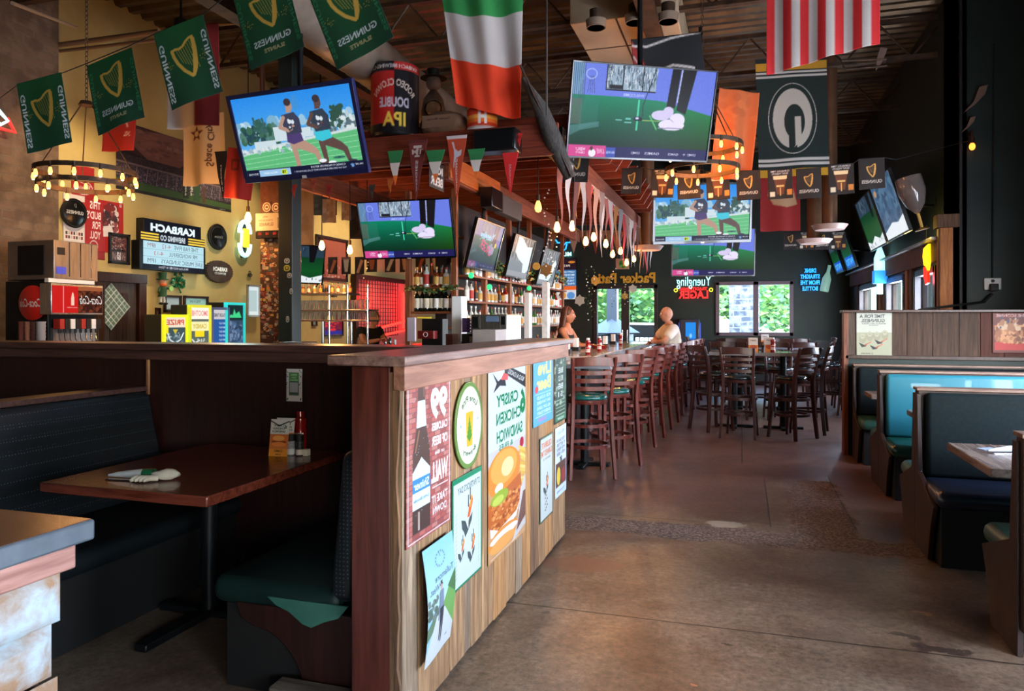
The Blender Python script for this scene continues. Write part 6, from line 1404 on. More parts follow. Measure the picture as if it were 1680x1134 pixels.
A = Art(.4, .9, 260, (150, 196, 222)); A._put((slice(None), slice(None)), A.Y > .4, lambda x, y: np.stack([120 + (1 - y) * 110, 180 + (1 - y) * 60, 216 + 0 * x], -1)); A.poly([(.22, .0), (.4, .0), (.4, .42), (.3, .5), (.22, .4)], (110, 160, 80)); A.poly([(.28, .5), (.4, .6), (.4, .4)], (70, 110, 60)); A.poly([(0, .3), (.16, .42), (.16, .3), (0, .2)], (96, 120, 90)); A.speck(0, .35, .18, .5, [(110, 120, 110), (80, 96, 84)], 30, .02); A.poly([(0, 0), (.4, 0), (.4, .14), (.24, .36), (.12, .34), (0, .1)], (206, 208, 208))
for k in range(14): a_ = 2 * PI * k / 14; A.ell(.2 + .06 * math.cos(a_), .76 + .055 * math.sin(a_), .007, .009, (90, 110, 130))
A.line([(.2, .78), (.19, .82)], .006, (80, 90, 100)); A.text('Tullamore', .24, .63, .05, (70, 90, 110), w=.26); A.text('West.', .1, .56, .05, (70, 90, 110), w=.13)
A.ell(.19, .56, .022, .012, (44, 40, 40)); A.rect(.176, .56, .204, .59, (44, 40, 40)); A.ell(.19, .54, .016, .024, (200, 160, 140)); A.poly([(.165, .52), (.22, .52), (.225, .36), (.16, .36)], (120, 130, 150)); A.poly([(.165, .38), (.225, .38), (.21, .1), (.19, .1), (.195, .3), (.18, .12), (.165, .12)], (44, 46, 56)); A.line([(.165, .5), (.15, .3)], .016, (110, 120, 140)); A.text('Inn', .3, .1, .02, (70, 70, 80)); A.grain(4)
def cur(u, v): return -.02 * np.sin(v * PI) - .01 * np.cos(u * 3) * (1 - v)
onwallX(A, PWX, 684, 734, 905, 1098, 'tourism_poster', 'curling sky-blue poster of a man in a hat, lowest on the plank wall', 'poster', off=.02, wav=cur)
# == LEFT WALL
LW = XL + .001
def lw(art, l, r, yt, yb, name, label, cat, mt=PAPER, X=None, **k): return onwallX(art, LW if X is None else X, l, r, yt, yb, name, label, cat, mt=mt, **k)
def framed(art, l, r, yt, yb, label, name='framed_picture', cat='picture', fc=None, fw=.03, X=LW, rz=PI / 2, mt=GLOSS):
 ym = (yt + yb) / 2; a, b_ = onX(l, ym, X), onX(r, ym, X); z1, z0 = onX(l, yt, X).z, onX(l, yb, X).z; w, h = abs(b_.y - a.y), z1 - z0
 t = thing(name, label, cat, (X, (a.y + b_.y) / 2, (z0 + z1) / 2), rz)
 mb = MB(); d = .03
 mb.box((-w / 2, -d, h / 2 - fw), (w / 2, 0, h / 2)).box((-w / 2, -d, -h / 2), (w / 2, 0, -h / 2 + fw)).box((-w / 2, -d, -h / 2), (-w / 2 + fw, 0, h / 2)).box((w / 2 - fw, -d, -h / 2), (w / 2, 0, h / 2))
 obj('frame', mb, fc or m_black, t, bevel=.002); panel('picture_sheet', art, w - 2 * fw, h - 2 * fw, mt, t, (0, -.006, 0), t=.002); return t
# stadium picture
A = Art(3.2, 1.5, 90, (30, 24, 30)); rs = np.random.RandomState(1)
A.poly([(0, .9), (3.2, .55), (3.2, 1.5), (0, 1.5)], (62, 40, 42)); A.poly([(0, 1.3), (1.2, 1.5), (2.6, 1.5), (1.6, .8), (.9, .7)], (120, 84, 80)); A.speck(.3, .9, 2.0, 1.45, [(130, 92, 88), (100, 70, 68)], 60, .08, 3, .4)
A.rect(0, .25, 3.2, .8, (44, 36, 44)); A.speck(0, .25, 3.2, .58, [(90, 76, 96), (60, 50, 70), (130, 110, 124), (40, 34, 44)], 1500, .012, 4); A.speck(0, .66, 3.2, .8, [(70, 60, 76), (50, 44, 56)], 400, .012, 6); A.line([(0, .62), (3.2, .6)], .04, (110, 96, 96))
for k in range(12): A.line([(.2 + k * .26, .27), (.24 + k * .26, .58)], .012, (140, 124, 130))
A.poly([(0, 0), (3.2, 0), (3.2, .2), (0, .26)], (50, 76, 36)); A.rect(0, 0, 3.2, .07, (24, 22, 24)); A.text('Carlsberg', 1.95, .52, .14, (206, 216, 206), w=.62, rot=PI / 2);
A2 = A; A.rect(1.7, .12, 1.86, .85, (16, 30, 20)); A.poly([(2.0, .1), (2.2, .1), (2.2, .62), (2.14, .8), (2.14, 1.0), (2.06, 1.0), (2.06, .8), (2.0, .62)], (26, 60, 34)); A.text('Carlsberg', 1.78, .48, .1, (206, 216, 206), w=.6, rot=PI / 2); A.rect(2.26, .1, 2.36, .5, (70, 44, 30))
for x in (1.0, 1.4, 1.65): A.text('THE BEST BAR', 1.5, 1.2, .08, (150, 130, 120), w=.5)
A.text('FOOTBALL', 2.9, .035, .03, (150, 150, 150), w=.2)
lw(A, 190, 379, 195, 309, 'stadium_poster', 'very wide stadium picture with a tall green beer bottle, high on the yellow wall', 'poster')
# calendar sheet behind beer disc, red poster
A = Art(.8, 1.6, 90, (206, 200, 196)); A.rect(.05, .1, .75, .4, (220, 214, 210));
for i in range(7):
 for j in range(2): A.rect(.08 + i * .095, .14 + j * .13, .15 + i * .095, .24 + j * .13, [(120, 40, 36), (60, 50, 50), (180, 170, 165)][(i + j) % 3])
A.rect(0, 1.2, .8, 1.4, (150, 60, 50)); A.text('TOUR 2024', .4, 1.3, .1, (220, 210, 200), w=.6); A.rect(.0, .55, .8, .62, (190, 184, 180))
lw(A, 103, 138, 316, 397, 'calendar_sheet', 'pale calendar sheet partly behind the black round beer tray', 'calendar', off=.01)
A = Art(2.0, 1.5, 90, (156, 26, 26)); A.text('THIS', .62, 1.3, .22, W_, w=.5, bold=.02); A.text("BUD'S", .55, 1.02, .22, W_, w=.66, bold=.02); A.text('FOR', .66, .74, .22, W_, w=.4, bold=.02); A.text('YOU.', .62, .46, .22, W_, w=.5, bold=.02)
A.ell(1.35, .95, .42, .5, (90, 30, 34)); A.speck(1.05, .5, 1.7, 1.35, [(130, 60, 60), (200, 190, 190), (70, 26, 30), (50, 30, 40)], 70, .07, 5); A.poly([(1.0, .75), (1.4, .8), (1.5, .6), (1.7, .62), (1.7, .5), (1.0, .45)], (206, 200, 200)); A.ell(1.3, 1.3, .3, .1, (110, 26, 28)); A.ring(.55, .15, .2, .16, .03, (200, 190, 190)); A.rect(1.8, 1.38, 1.9, 1.46, (200, 190, 190)); A.text('NFL', 1.85, 1.42, .04, (60, 60, 120))
lw(A, 134, 202, 322, 410, 'beer_poster', 'wide red poster with large white lettering on the yellow wall', 'poster', off=.004)
A = Art(1.0, .9, 70, (150, 24, 26)); A.ring(.5, .3, .42, .2, .03, (200, 180, 176)); A.text('Budweiser', .5, .3, .12, (206, 190, 186), w=.6); A.line([(.06, .5), (.94, .34)], .02, (200, 180, 176)); lw(A, 117, 154, 268, 322, 'beer_poster', 'red poster piece with crown emblem above the large red poster', 'poster', off=.006)
A = Art(.5, .2, 60, (140, 24, 24)); lw(A, 140, 172, 396, 424, 'beer_poster', 'plain foot of a red poster showing beneath the lettered one', 'poster', off=.002)
# black round trays
def disc(px, py, rpx, label, art_fn, X=LW, name='round_sign'):
 c = onX(px, py, X); a, b_ = onX(px - rpx, py, X), onX(px + rpx, py, X); r = abs(b_.y - a.y) / 2
 t = thing(name, label, 'sign', (X + .01, c.y, c.z), PI / 2); obj('rim', MB().lathe([(0, 0), (r * 1.0, 0), (r * 1.06, .03), (r, .045), (r * .95, .03)], n=32, axis=(0, -1, 0)), m_black, t)
 A = Art(1, 1, 90, (16, 16, 16)); art_fn(A); me = art_mesh('face', A, lambda u, v: np.stack([(u - .5) * 2 * r * .96, 0 * u - .025 - .03 * (1 - ((u - .5) ** 2 + (v - .5) ** 2) * 4), (v - .5) * 2 * r * .96], 1), GLOSS, mask=lambda u, v: (u - .5) ** 2 + (v - .5) ** 2 <= .25); link('face', me, t)
def fa(A): harp(A, .5, .78, .1, (120, 120, 116)); A.text('GUINNESS', .5, .52, .13, (190, 190, 186), w=.72)
disc(118, 350, 20, 'large round black beer tray with white lettering on the yellow wall', fa)
def fb(A): A.ring(.5, .5, .42, .42, .02, (60, 60, 60)); A.text('Kiltdare', .5, .5, .12, (120, 118, 114), w=.5)
disc(354, 389, 14, 'small round black sign with faint lettering, right of the lit letter board', fb)
A = Art(.5, .75, 120, (60, 50, 54)); A.speck(.05, .35, .45, .7, [(150, 130, 124), (90, 76, 80), (40, 34, 38), (120, 60, 60)], 260, .02, 4); A.rect(.05, .32, .45, .345, (30, 26, 28))
for x in (.06, .2, .34): A.rect(x, .06, x + .11, .28, [(110, 90, 90), (190, 184, 190), (100, 76, 76)][int(x * 7) % 3]);
A.speck(.06, .06, .45, .28, [(150, 130, 130), (70, 56, 60)], 60, .015, 7)
framed(A, 177, 211, 381, 432, 'black framed collage of team photographs above the dark door')
# lit letter board
t = thing('letter_board', 'glowing brewery letter board with yellow bars and three lines of black letters', 'sign', (0, 0, 0)); t['label'] = t['label']
def sub(art, l, r, yt, yb, name, mt, X, par, dep=.0):
 ym = (yt + yb) / 2; a, b_ = onX(l, ym, X), onX(r, ym, X); z1, z0 = onX(l, yt, X).z, onX(l, yb, X).z; w, h = abs(b_.y - a.y), z1 - z0
 if isinstance(art, Art): return panel(name, art, w, h, mt, par, (X, (a.y + b_.y) / 2, (z0 + z1) / 2), (0, 0, PI / 2), t=0)
 return obj(name, MB().box((X - dep, min(a.y, b_.y), z0), (X, max(a.y, b_.y), z1)), mt, par, bevel=.004)
sub(None, 229, 337, 393, 441, 'cabinet', m_darkmetal, LW + .14, t, .139); sub(None, 236, 330, 357, 394, 'header_cabinet', m_black, LW + .13, t, .129)
A = Art(1.2, .36, 170, (16, 18, 28)); A.text('KARBACH', .6, .2, .17, (225, 240, 246), w=.95, bold=.05); sub(A, 237, 328, 358, 386, 'header_face', LITSIGN, LW + .132, t)
A = Art(1.3, .13, 110, (18, 20, 34)); A.text('BREWING CO', .62, .065, .075, (220, 232, 238), w=.5, bold=.03)
for k in range(3): A.rect(0, .02 + k * .036, .34, .04 + k * .036, (250, 206, 70)); A.rect(.93, .02 + k * .036, 1.3, .04 + k * .036, (250, 206, 70))
sub(A, 231, 336, 378, 393, 'neon_bar_panel', LITSIGN, LW + .143, t)
A = Art(1.25, .5, 240, (176, 214, 226)); K_ = (50, 50, 60)
for y in (.165, .33): A.rect(0, y, 1.25, y + .006, (110, 140, 150))
A.text('THE FAB FIVE', .87, .415, .09, K_, w=.52, bold=-.01); A.text('4-12', .45, .415, .09, (170, 60, 50), w=.17, bold=-.01); A.text('8PM', .16, .415, .09, (140, 60, 60), w=.15, bold=-.01); A.text('MR WONDERFUL', .8, .25, .09, K_, w=.6, bold=-.01); A.text('4-13', .3, .25, .09, (190, 60, 50), w=.18, bold=-.01); A.text('LIVE MUSIC SUNDAYS', .78, .085, .09, K_, w=.86, bold=-.01); A.text('1PM', .16, .085, .09, K_, w=.15, bold=-.01)
sub(A, 235, 334, 394, 432, 'letter_panel', LITSIGN, LW + .143, t); A = Art(1.25, .09, 110, (24, 24, 36)); A.text('PROUDLY BREWED IN TEXAS', .6, .045, .035, (190, 190, 200), w=.6); sub(A, 235, 334, 432, 440, 'foot_panel', LITSIGN, LW + .1425, t)
# bottle-cap sign
c = onX(356, 446, LW); t = thing('cap_shaped_sign', 'wide brown bottle-cap shaped sign with lit letters, below the small round sign', 'sign', (LW + .03, c.y, c.z), PI / 2)
pts = []; n = 28; rx, rz_ = .3, .17
for k in range(n * 2): a_ = PI * k / n; q = 1 if k % 2 else .94; pts.append((rx * q * math.cos(a_), rz_ * q * math.sin(a_)))
obj('body', MB().prism(pts, .06), mat('brown_tin', (50, 40, 36), (76, 62, 54), rough=.5, scale=6), t, smooth=None); A = Art(.34, .14, 120, (60, 50, 44)); A.text('KARBACH', .17, .095, .06, (250, 246, 226), w=.3, bold=.04); A.text('BREWING CO', .17, .035, .03, (240, 236, 216), w=.24, bold=.02); panel('lit_letters', A, .34, .14, LITSIGN, t, (0, -.032, .01), t=0)
# crescent neon
c = onX(396, 392, LW); t = thing('crescent_neon', 'white crescent shaped neon sign with a yellow middle, left of the scoreboard', 'neon sign', (LW + .08, c.y, c.z), PI / 2)
m_neonw = mat('white_neon', (220, 250, 250), emit=(150, 226, 230), estr=1.6); m_neony = mat('yellow_panel_light', (230, 200, 60), emit=(220, 190, 50), estr=.9)
for s_, nm in ((1, 'upper_arc'), (-1, 'lower_arc')): obj(nm, MB().tube([(.2 * math.cos(a_) * .62 - .02, 0, s_ * (.1 + .17 * math.sin(a_))) for a_ in np.linspace(-.1, PI + .1, 9)], .035, n=8), m_neonw, t)
obj('middle_panel', MB().box((-.05, -.02, -.14), (.08, .02, .16)), m_neony, t, bevel=.01); obj('tube', MB().cyl((-.11, 0, -.12), (-.09, 0, .12), .02), m_neonw, t); obj('bracket', MB().box((-.03, .02, -.3), (.03, .07, .3)), m_darkmetal, t)
# leprechaun doll would be a character: plain green top-hatted holiday figure
c = onX(259, 470, LW); t = thing('holiday_figure', 'small hanging figure with a green top hat and orange beard under the letter board', 'decoration', (LW + .08, c.y, c.z - .17), PI / 2); t.scale = (.72, .72, .72)
m_gf = mat('holiday_green', (26, 70, 40), rough=.7); m_or2 = mat('orange_beard', (210, 100, 50), rough=.9); m_skin2 = mat('doll_skin', (214, 160, 130), rough=.7)
obj('hat', MB().lathe([(.11, .36), (.11, .375), (.065, .38), (.075, .5), (0, .5)], n=18), m_gf, t); obj('head', MB().ball((0, 0, .31), .065, 14), m_skin2, t, smooth=60); obj('beard', MB().ball((0, -.012, .27), .07, 12, (1, .9, .7)), m_or2, t, smooth=60); obj('coat', MB().lathe([(.04, .24), (.075, .2), (.07, .08), (.085, .04), (0, .04)], n=14), m_gf, t)
mb = MB(); mb.tube([(-.07, 0, .2), (-.12, -.02, .12)], .022).tube([(.07, 0, .2), (.13, -.03, .2)], .022); obj('arm_pair', mb, m_gf, t)
for s_ in (-1, 1): obj('leg', MB().tube([(s_ * .035, 0, .05), (s_ * .045, 0, -.08)], .02), m_lab['white'], t); obj('shoe', MB().ball((s_ * .055, -.02, -.09), .035, 10, (1.2, 1.5, .7)), m_black, t, smooth=60)
obj('shamrock_disc', MB().lathe([(0, 0), (.05, 0), (.05, .02), (0, .02)], c=(.16, -.04, .2), n=14, axis=(0, -1, 0)), mat('pale_green', (150, 200, 110), rough=.6), t); obj('hanger', MB().cyl((0, 0, .5), (0, 0, .66), .004, n=5), m_black, t)
# shamrock garlands
def shamrock(px, py, s, label, X=LW + .04, Yp=None, m_=None):
 c = onX(px, py, X) if Yp is None else onY(px, py, Yp); mb = MB(); rs = random.Random(int(px))
 for ang in (90, 210, 330):
  cx, cz = .5 * math.cos(R_(ang)), .5 * math.sin(R_(ang))
  for q in range(26): a_ = q / 26 * 2 * PI; x = cx + .36 * math.cos(a_) + rs.uniform(-.06, .06); z = cz + .33 * math.sin(a_) + rs.uniform(-.06, .06); mb.cbox((x * s, rs.uniform(-.2, .2) * s * .5, z * s), (.22 * s, .05 * s, .16 * s), Matrix.Rotation(rs.uniform(0, 3), 3, 'Y') @ Matrix.Rotation(rs.uniform(-1, 1), 3, 'X'))
 mb.tube([(0, 0, -.2 * s), (.1 * s, 0, -.8 * s), (.3 * s, 0, -1.15 * s)], .06 * s); o = obj('shamrock_wreath', mb, m_ or mat('tinsel_green', (20, 84, 50), (60, 140, 90), rough=.25, metal=.3, scale=60), loc=c, rot=(0, 0, PI / 2 if Yp is None else 0), smooth=None); tag(o, label, 'decoration')
shamrock(293, 460, .155, 'green tinsel shamrock wreath below the middle of the letter board')
shamrock(410, 450, .06, 'small dark shamrock ornament left of the sticker column', X=LW + .04, m_=mat('dark_shamrock', (36, 44, 34), rough=.5))
# small frames / notices above the arcade machines
A = Art(.4, .3, 60, (170, 190, 196)); A.poly([(0, 0), (.4, .14), (.4, 0)], (120, 130, 130)); A.rect(.02, .02, .38, .28, (176, 196, 200), .3); framed(A, 268, 296, 484, 512, 'left of two frames reflecting light above the ticket machines', fc=m_bwood)
A = Art(.4, .3, 60, (150, 200, 196)); A.text('TEAM', .2, .2, .06, (90, 130, 130), w=.2); framed(A, 300, 340, 485, 510, 'right frame with bright reflection above the ticket machines', fc=m_bwood)
A = Art(.3, .6, 60, (150, 176, 160)); A.rect(.04, .4, .26, .44, (70, 90, 80)); A.rect(.14, .06, .24, .34, (200, 210, 200)); A.speck(.03, .04, .13, .36, [(90, 110, 96)], 20, .012); A.rect(0, .48, .3, .56, (60, 66, 60)); lw(A, 234, 252, 529, 566, 'notice_sheet', 'pale green notice sheet beside the dark door', 'notice')
A = Art(.3, .5, 40, (70, 40, 34)); A.speck(0, 0, .3, .5, [(110, 60, 50), (50, 30, 26)], 30, .03); framed(A, 254, 262, 505, 528, 'narrow dark frame beside the notice sheet', fc=m_bwood, fw=.01)
# dark wooden door
a, b_ = onX(163, 500, LW), onX(232, 500, LW); zt = onX(200, 449, LW).z
t = struct('door_2', MB().box((LW, a.y, 0), (LW + .05, b_.y - .14, zt - .12)), wood('dark_door_wood', (44, 34, 30), (70, 56, 50), 'z', rough=.5)); mb = MB()
mb.box((LW, a.y - .1, 0), (LW + .09, a.y, zt)).box((LW, b_.y - .12, 0), (LW + .09, b_.y, zt)).box((LW, a.y - .1, zt - .12), (LW + .1, b_.y, zt)); obj('door_frame', mb, m_trimwood, t, bevel=.004)
yc = (a.y + b_.y) / 2 - .12
mb = MB(); k0 = a.y + .1
while k0 < b_.y - .3: mb.box((LW + .05, k0, 1.25), (LW + .058, k0 + .085, zt - .25)); k0 += .1
mb.box((LW + .05, a.y + .1, .1), (LW + .058, b_.y - .25, 1.05)); obj('door_panel', mb, m_bwood, t, smooth=None)
c = onX(183, 503, LW + .07); A = Art(.5, .5, 90, (206, 196, 130)); A.rect(0, 0, .5, .5, (96, 116, 106));
for k in range(9): A.line([(0, k * .07), (.5, k * .07)], .01, (206, 214, 206)); A.line([(k * .07, 0), (k * .07, .5)], .008, (206, 214, 206))
me = panel_mesh('diamond_window', A, .42, .42, GLOSS); o = link('diamond_window', me, t, (LW + .066, c.y, c.z)); o.rotation_euler = (Matrix.Rotation(PI / 2, 3, 'Z') @ Matrix.Rotation(PI / 4, 3, 'Y')).to_euler();
# ice maker and soda fountain
IX = -6.35
def fx(l, r, yt, yb, X=IX, dep=.6):
 ym = (yt + yb) / 2; a, b_ = onX(l, ym, X), onX(r, ym, X); return (X - dep, min(a.y, b_.y), onX(l, yb, X).z), (X, max(a.y, b_.y), onX(l, yt, X).z)
t = thing('ice_machine', 'stainless steel ice machine standing on top of the soda dispenser', 'ice machine', (0, 0, 0)); a, b_ = fx(88, 161, 393, 459)
obj('body', MB().box(a, b_), mat('dull_steel', (124, 116, 108), (146, 138, 130), rough=.42, metal=.8, scale=3, stretch=(1, 8, 1)), t, bevel=.01); obj('side_vent', MB().box((IX - .45, a[1] - .01, a[2] + .05), (IX - .12, a[1] + .01, b_[2] - .05)), m_darkmetal, t)
for k in range(3): yy = a[1] + (b_[1] - a[1]) * (.32 + k * .25); obj('front_rib', MB().box((IX, yy, a[2] + .04), (IX + .006, yy + .012, b_[2] - .01)), m_chrome, t)
obj('display', MB().box((IX, a[1] + .03, a[2] + .06), (IX + .008, a[1] + .13, a[2] + .13)), mat('blue_display', (20, 20, 60), emit=(70, 80, 190), estr=.8), t); obj('maker_plate', MB().box((IX, a[1] + .04, b_[2] - .14), (IX + .006, a[1] + .12, b_[2] - .07)), m_black, t)
t = thing('soda_fountain', 'red and black lit soda dispenser with a row of nozzles, left of the dark door', 'soda dispenser', (0, 0, 0)); a2, b2 = fx(88, 160, 470, 575)
obj('cabinet', MB().box((IX - .6, a2[1] - .02, 0.9), (IX - .05, b2[1] + .02, a[2] - .01)), m_darkmetal, t, bevel=.005)
obj('splash_panel', MB().box((IX - .06, a2[1] + .02, .95), (IX - .03, b2[1], 1.42)), m_steel, t)
A = Art(1.0, .5, 170, (190, 24, 24)); A.rect(.5, 0, 1.0, .5, (50, 20, 16)); A.speck(.52, .02, .98, .48, [(80, 30, 20), (30, 14, 12), (110, 50, 30)], 90, .03); A.rect(.5, .42, 1.0, .5, (150, 84, 50)); A.text('Coca-Cola', .75, .25, .16, (230, 226, 222), w=.46, shear=.25, bold=.0); A.poly([(.36, .14), (.42, .14), (.42, .28), (.4, .38), (.38, .38), (.36, .28)], (230, 190, 170)); A.rect(.2, .0, .22, .5, (230, 120, 120)); A.text('ICE COLD REFRESH', .38, .1, .02, (240, 200, 190), w=.2)
ym = 495; aa, bb = onX(86, ym, IX + .05), onX(168, ym, IX + .05); z1, z0 = onX(86, 468, IX + .05).z, onX(86, 513, IX + .05).z
panel('lit_front', A, bb.y - aa.y, z1 - z0, LITSIGN, t, (IX + .05, (aa.y + bb.y) / 2, (z0 + z1) / 2), (0, 0, PI / 2), t=0); obj('front_housing', MB().box((IX - .1, aa.y - .01, z0 - .02), (IX + .045, bb.y + .01, z1 + .02)), m_steel, t, bevel=.006)
obj('header_light', MB().box((IX - .05, aa.y, z1 + .03), (IX, bb.y - .05, z1 + .07)), m_lab['white'], t)
for k in range(8):
 yy = aa.y + .1 + k * (bb.y - aa.y - .15) / 7; obj('valve', MB().box((IX - .03, yy - .025, z0 - .16), (IX + .06, yy + .025, z0 - .06)), (m_lab['red'], m_lab['black'], m_lab['white'], m_lab['black'])[k % 4], t, bevel=.003); obj('nozzle', MB().cyl((IX + .02, yy, z0 - .2), (IX + .02, yy, z0 - .16), .012), m_black, t); obj('lever', MB().tube([(IX + .01, yy, z0 - .16), (IX + .02, yy, z0 - .26), (IX + .04, yy + .01, z0 - .3)], .005, n=6), m_chrome, t)
c = onY(55, 497, a2[1] - .03); t = thing('soda_button_sign', 'round red soda sign on the side of the soda dispenser', 'sign', (c.x, a2[1] - .03, c.z)); r = .17; obj('rim', MB().lathe([(0, 0), (r, 0), (r, .02)], n=28, axis=(0, -1, 0)), m_lab['red'], t)
A = Art(1, 1, 80, (196, 30, 26)); A.text('Coca-Cola', .5, .5, .24, (232, 222, 216), w=.82, shear=.2); link('face', art_mesh('face', A, lambda u, v: np.stack([(u - .5) * 2 * r, -.02 - .03 * (1 - 4 * ((u - .5) ** 2 + (v - .5) ** 2)), (v - .5) * 2 * r], 1), GLOSS, mask=lambda u, v: (u - .5) ** 2 + (v - .5) ** 2 <= .25), t)
# cup sleeves: stacks of paper cups beside the fountain
for k, (px, c_) in enumerate(((38, (120, 60, 50)), (48, (170, 110, 90)), (58, (90, 50, 46)), (67, (150, 140, 140)))):
 q = onY(px, 520, a2[1] - .12); mb = MB()
 for j in range(14): z = .98 + j * .035; mb.lathe([(.035, z), (.045, z + .05), (.047, z + .05)], c=(0, 0, 0), n=12)
 o = obj('cup_stack', mb, mat('cup_%d' % k, c_, rough=.6), loc=(q.x, a2[1] - .12, 0)); tag(o, '%s tall stack of paper cups beside the soda dispenser, %s from the left' % (('brown', 'tan', 'dark brown', 'grey')[k], ORD[k]), 'cups', 'paper cup stacks')
t = thing('side_counter', 'counter carrying the soda dispenser and cups', 'counter', (0, 0, 0)); obj('body', MB().box((IX - .65, a2[1] - .35, 0), (IX + .12, b2[1] + .1, .86)), m_black, t); obj('counter_top', MB().box((IX - .67, a2[1] - .37, .86), (IX + .15, b2[1] + .12, .9)), m_steel, t)
for k in range(4):
 pass
for ob_ in [o for o in bpy.data.objects if o.name.startswith('cup_stack')]: ob_.location.z = 0
# ticket / arcade machines against the yellow wall
AX = -6.75
def cab(l, r, yt, label, frame_c, art, header=None, nm='arcade_machine', side=None):
 (x0, y0, z0), (x1, y1, z1) = fx(l, r, yt, 568, AX, .28); t = thing(nm, label, 'arcade machine', (0, 0, 0)); mf = mat('arcade_side', (44, 44, 34), rough=.5)
 obj('cabinet', MB().box((x0, y0, 0), (x1 - .02, y1, z1)), mf, t, bevel=.008); mb = MB(); w = .035
 mb.box((x1 - .02, y0, .8), (x1 + .02, y0 + w, z1)).box((x1 - .02, y1 - w, .8), (x1 + .02, y1, z1)).box((x1 - .02, y0, z1 - w), (x1 + .02, y1, z1)); obj('glowing_frame', mb, mat(nm + 'glow%d' % l, frame_c, emit=frame_c, estr=1.0), t)
 zl = .9; panel('front_face', art, y1 - y0 - 2 * w, z1 - w - zl, LITSIGN, t, (x1 + .003, (y0 + y1) / 2, (zl + z1 - w) / 2), (0, 0, PI / 2), t=0)
 if side: obj('side_light', MB().box((x1 - .3, y1, .8), (x1 + .01, y1 + .015, z1)), mat('side_green_glow', side, emit=side, estr=.9), t)
 return t
A = Art(.4, .9, 110, (60, 80, 84)); A.rect(0, .72, .4, .9, (230, 214, 190)); A.text('PRIZE', .2, .81, .09, (200, 60, 50), w=.34, bold=.02); A.speck(.04, .3, .36, .62, [(110, 130, 140), (80, 100, 110), (160, 170, 170)], 50, .02); A.line([(.05, .62), (.1, .5), (.2, .44), (.3, .5), (.36, .62)], .02, (230, 236, 236)); A.poly([(.15, .68), (.25, .68), (.2, .6)], (200, 180, 60)); A.rect(0, .62, .07, .76, (240, 220, 40))
cab(267, 307, 516, 'yellow framed prize machine with green lit side, left of the pair', (190, 190, 30), A, side=(30, 190, 20))
A = Art(.4, 1.0, 110, (90, 100, 90)); A.rect(0, .8, .4, 1.0, (245, 236, 220)); A.text('SMOOTHIE', .2, .9, .09, (220, 110, 110), w=.36, bold=.01); A.rect(0, .6, .4, .76, (236, 230, 170)); A.text('CANDY', .2, .68, .08, (200, 170, 60), w=.3); A.rect(.1, .5, .3, .6, (236, 210, 30)); A.line([(.04, .46), (.1, .4), (.2, .44)], .02, (230, 236, 236)); A.speck(.14, .32, .36, .46, [(190, 196, 190), (110, 110, 100)], 30, .02)
cab(309, 345, 500, 'taller yellow prize machine with lit white header, right of the pair', (170, 170, 40), A)
A = Art(.4, .8, 110, (40, 84, 150)); A.rect(0, .66, .4, .8, (196, 190, 196)); A.text('TOUCH TUNES', .2, .72, .05, (60, 60, 70), w=.34)
for k in range(6): A.text('GAME NIGHT', .27, .6 - k * .06, .03, (190, 210, 235), w=.2)
A.rect(0, .14, .4, .2, (150, 90, 130)); A.rect(0, 0, .4, .14, (30, 30, 40)); c1 = cab(346, 375, 504, 'games machine with a blue list panel, right of the yellow machines', (60, 66, 90), A)
A = Art(.4, .9, 90, (50, 70, 96)); A.rect(0, .66, .4, .9, (20, 40, 44)); A.poly([(.03, .7), (.1, .75), (.15, .74), (.18, .84), (.22, .76), (.3, .8), (.36, .7)], (60, 200, 130)); A.speck(.02, .1, .38, .62, [(70, 96, 130), (110, 130, 160), (40, 56, 80)], 80, .03); cab(369, 401, 496, 'games machine with cyan glowing frame and green skyline screen', (40, 170, 170), A)
# dark coffee-like dispenser / white light box further right
A = Art(.3, .6, 60, (206, 216, 216)); A.rect(.04, .08, .26, .52, (170, 190, 190)); framed(A, 404, 425, 467, 520, 'bright tall light box partly behind the sticker column', name='light_box', cat='light box', fc=m_steel, mt=LITSIGN, X=LW + .1)
# scoreboard plate on the sticker column
c = onY(441, 364, 6.3); t = thing('scoreboard_sign', 'cream beer scoreboard with red digits fixed to the sticker column', 'scoreboard', (c.x, 6.33, c.z))
A = Art(.36, .17, 330, (196, 180, 160)); A.text('GUINNESS', .13, .06, .034, (60, 50, 44), w=.17); A.text('ST PATRICKS DAY', .12, .1, .016, (90, 76, 66), w=.17); A.text('UNTIL', .12, .135, .014, (90, 76, 66), w=.06); A.rect(.265, .02, .325, .15, (40, 26, 22)); A.rect(.262, .125, .328, .155, (206, 190, 160)); A.rect(.275, .05, .315, .06, (150, 60, 40))
A = A; obj('board', MB().box((-.18, 0, -.085), (.18, .05, .095)), m_lab['cream'], t, bevel=.003); A.a = A.a[:, ::-1].copy() if False else A.a
panel('printed_face', A, .355, .17, PAPER, t, (0, -.002, .005), t=0); B_ = Art(.36, .07, 260, (22, 12, 12))
for k in range(4): B_.text('10', .05 + k * .088, .045, .03, (240, 50, 40), w=.036, bold=.03); B_.text('DAYS', .05 + k * .088, .014, .01, (120, 30, 26), w=.03)
obj('digit_box', MB().box((-.18, 0, -.16), (.18, .05, -.09)), m_black, t, bevel=.003); panel('digit_face', B_, .355, .066, LITSIGN, t, (0, -.002, -.125), t=0)
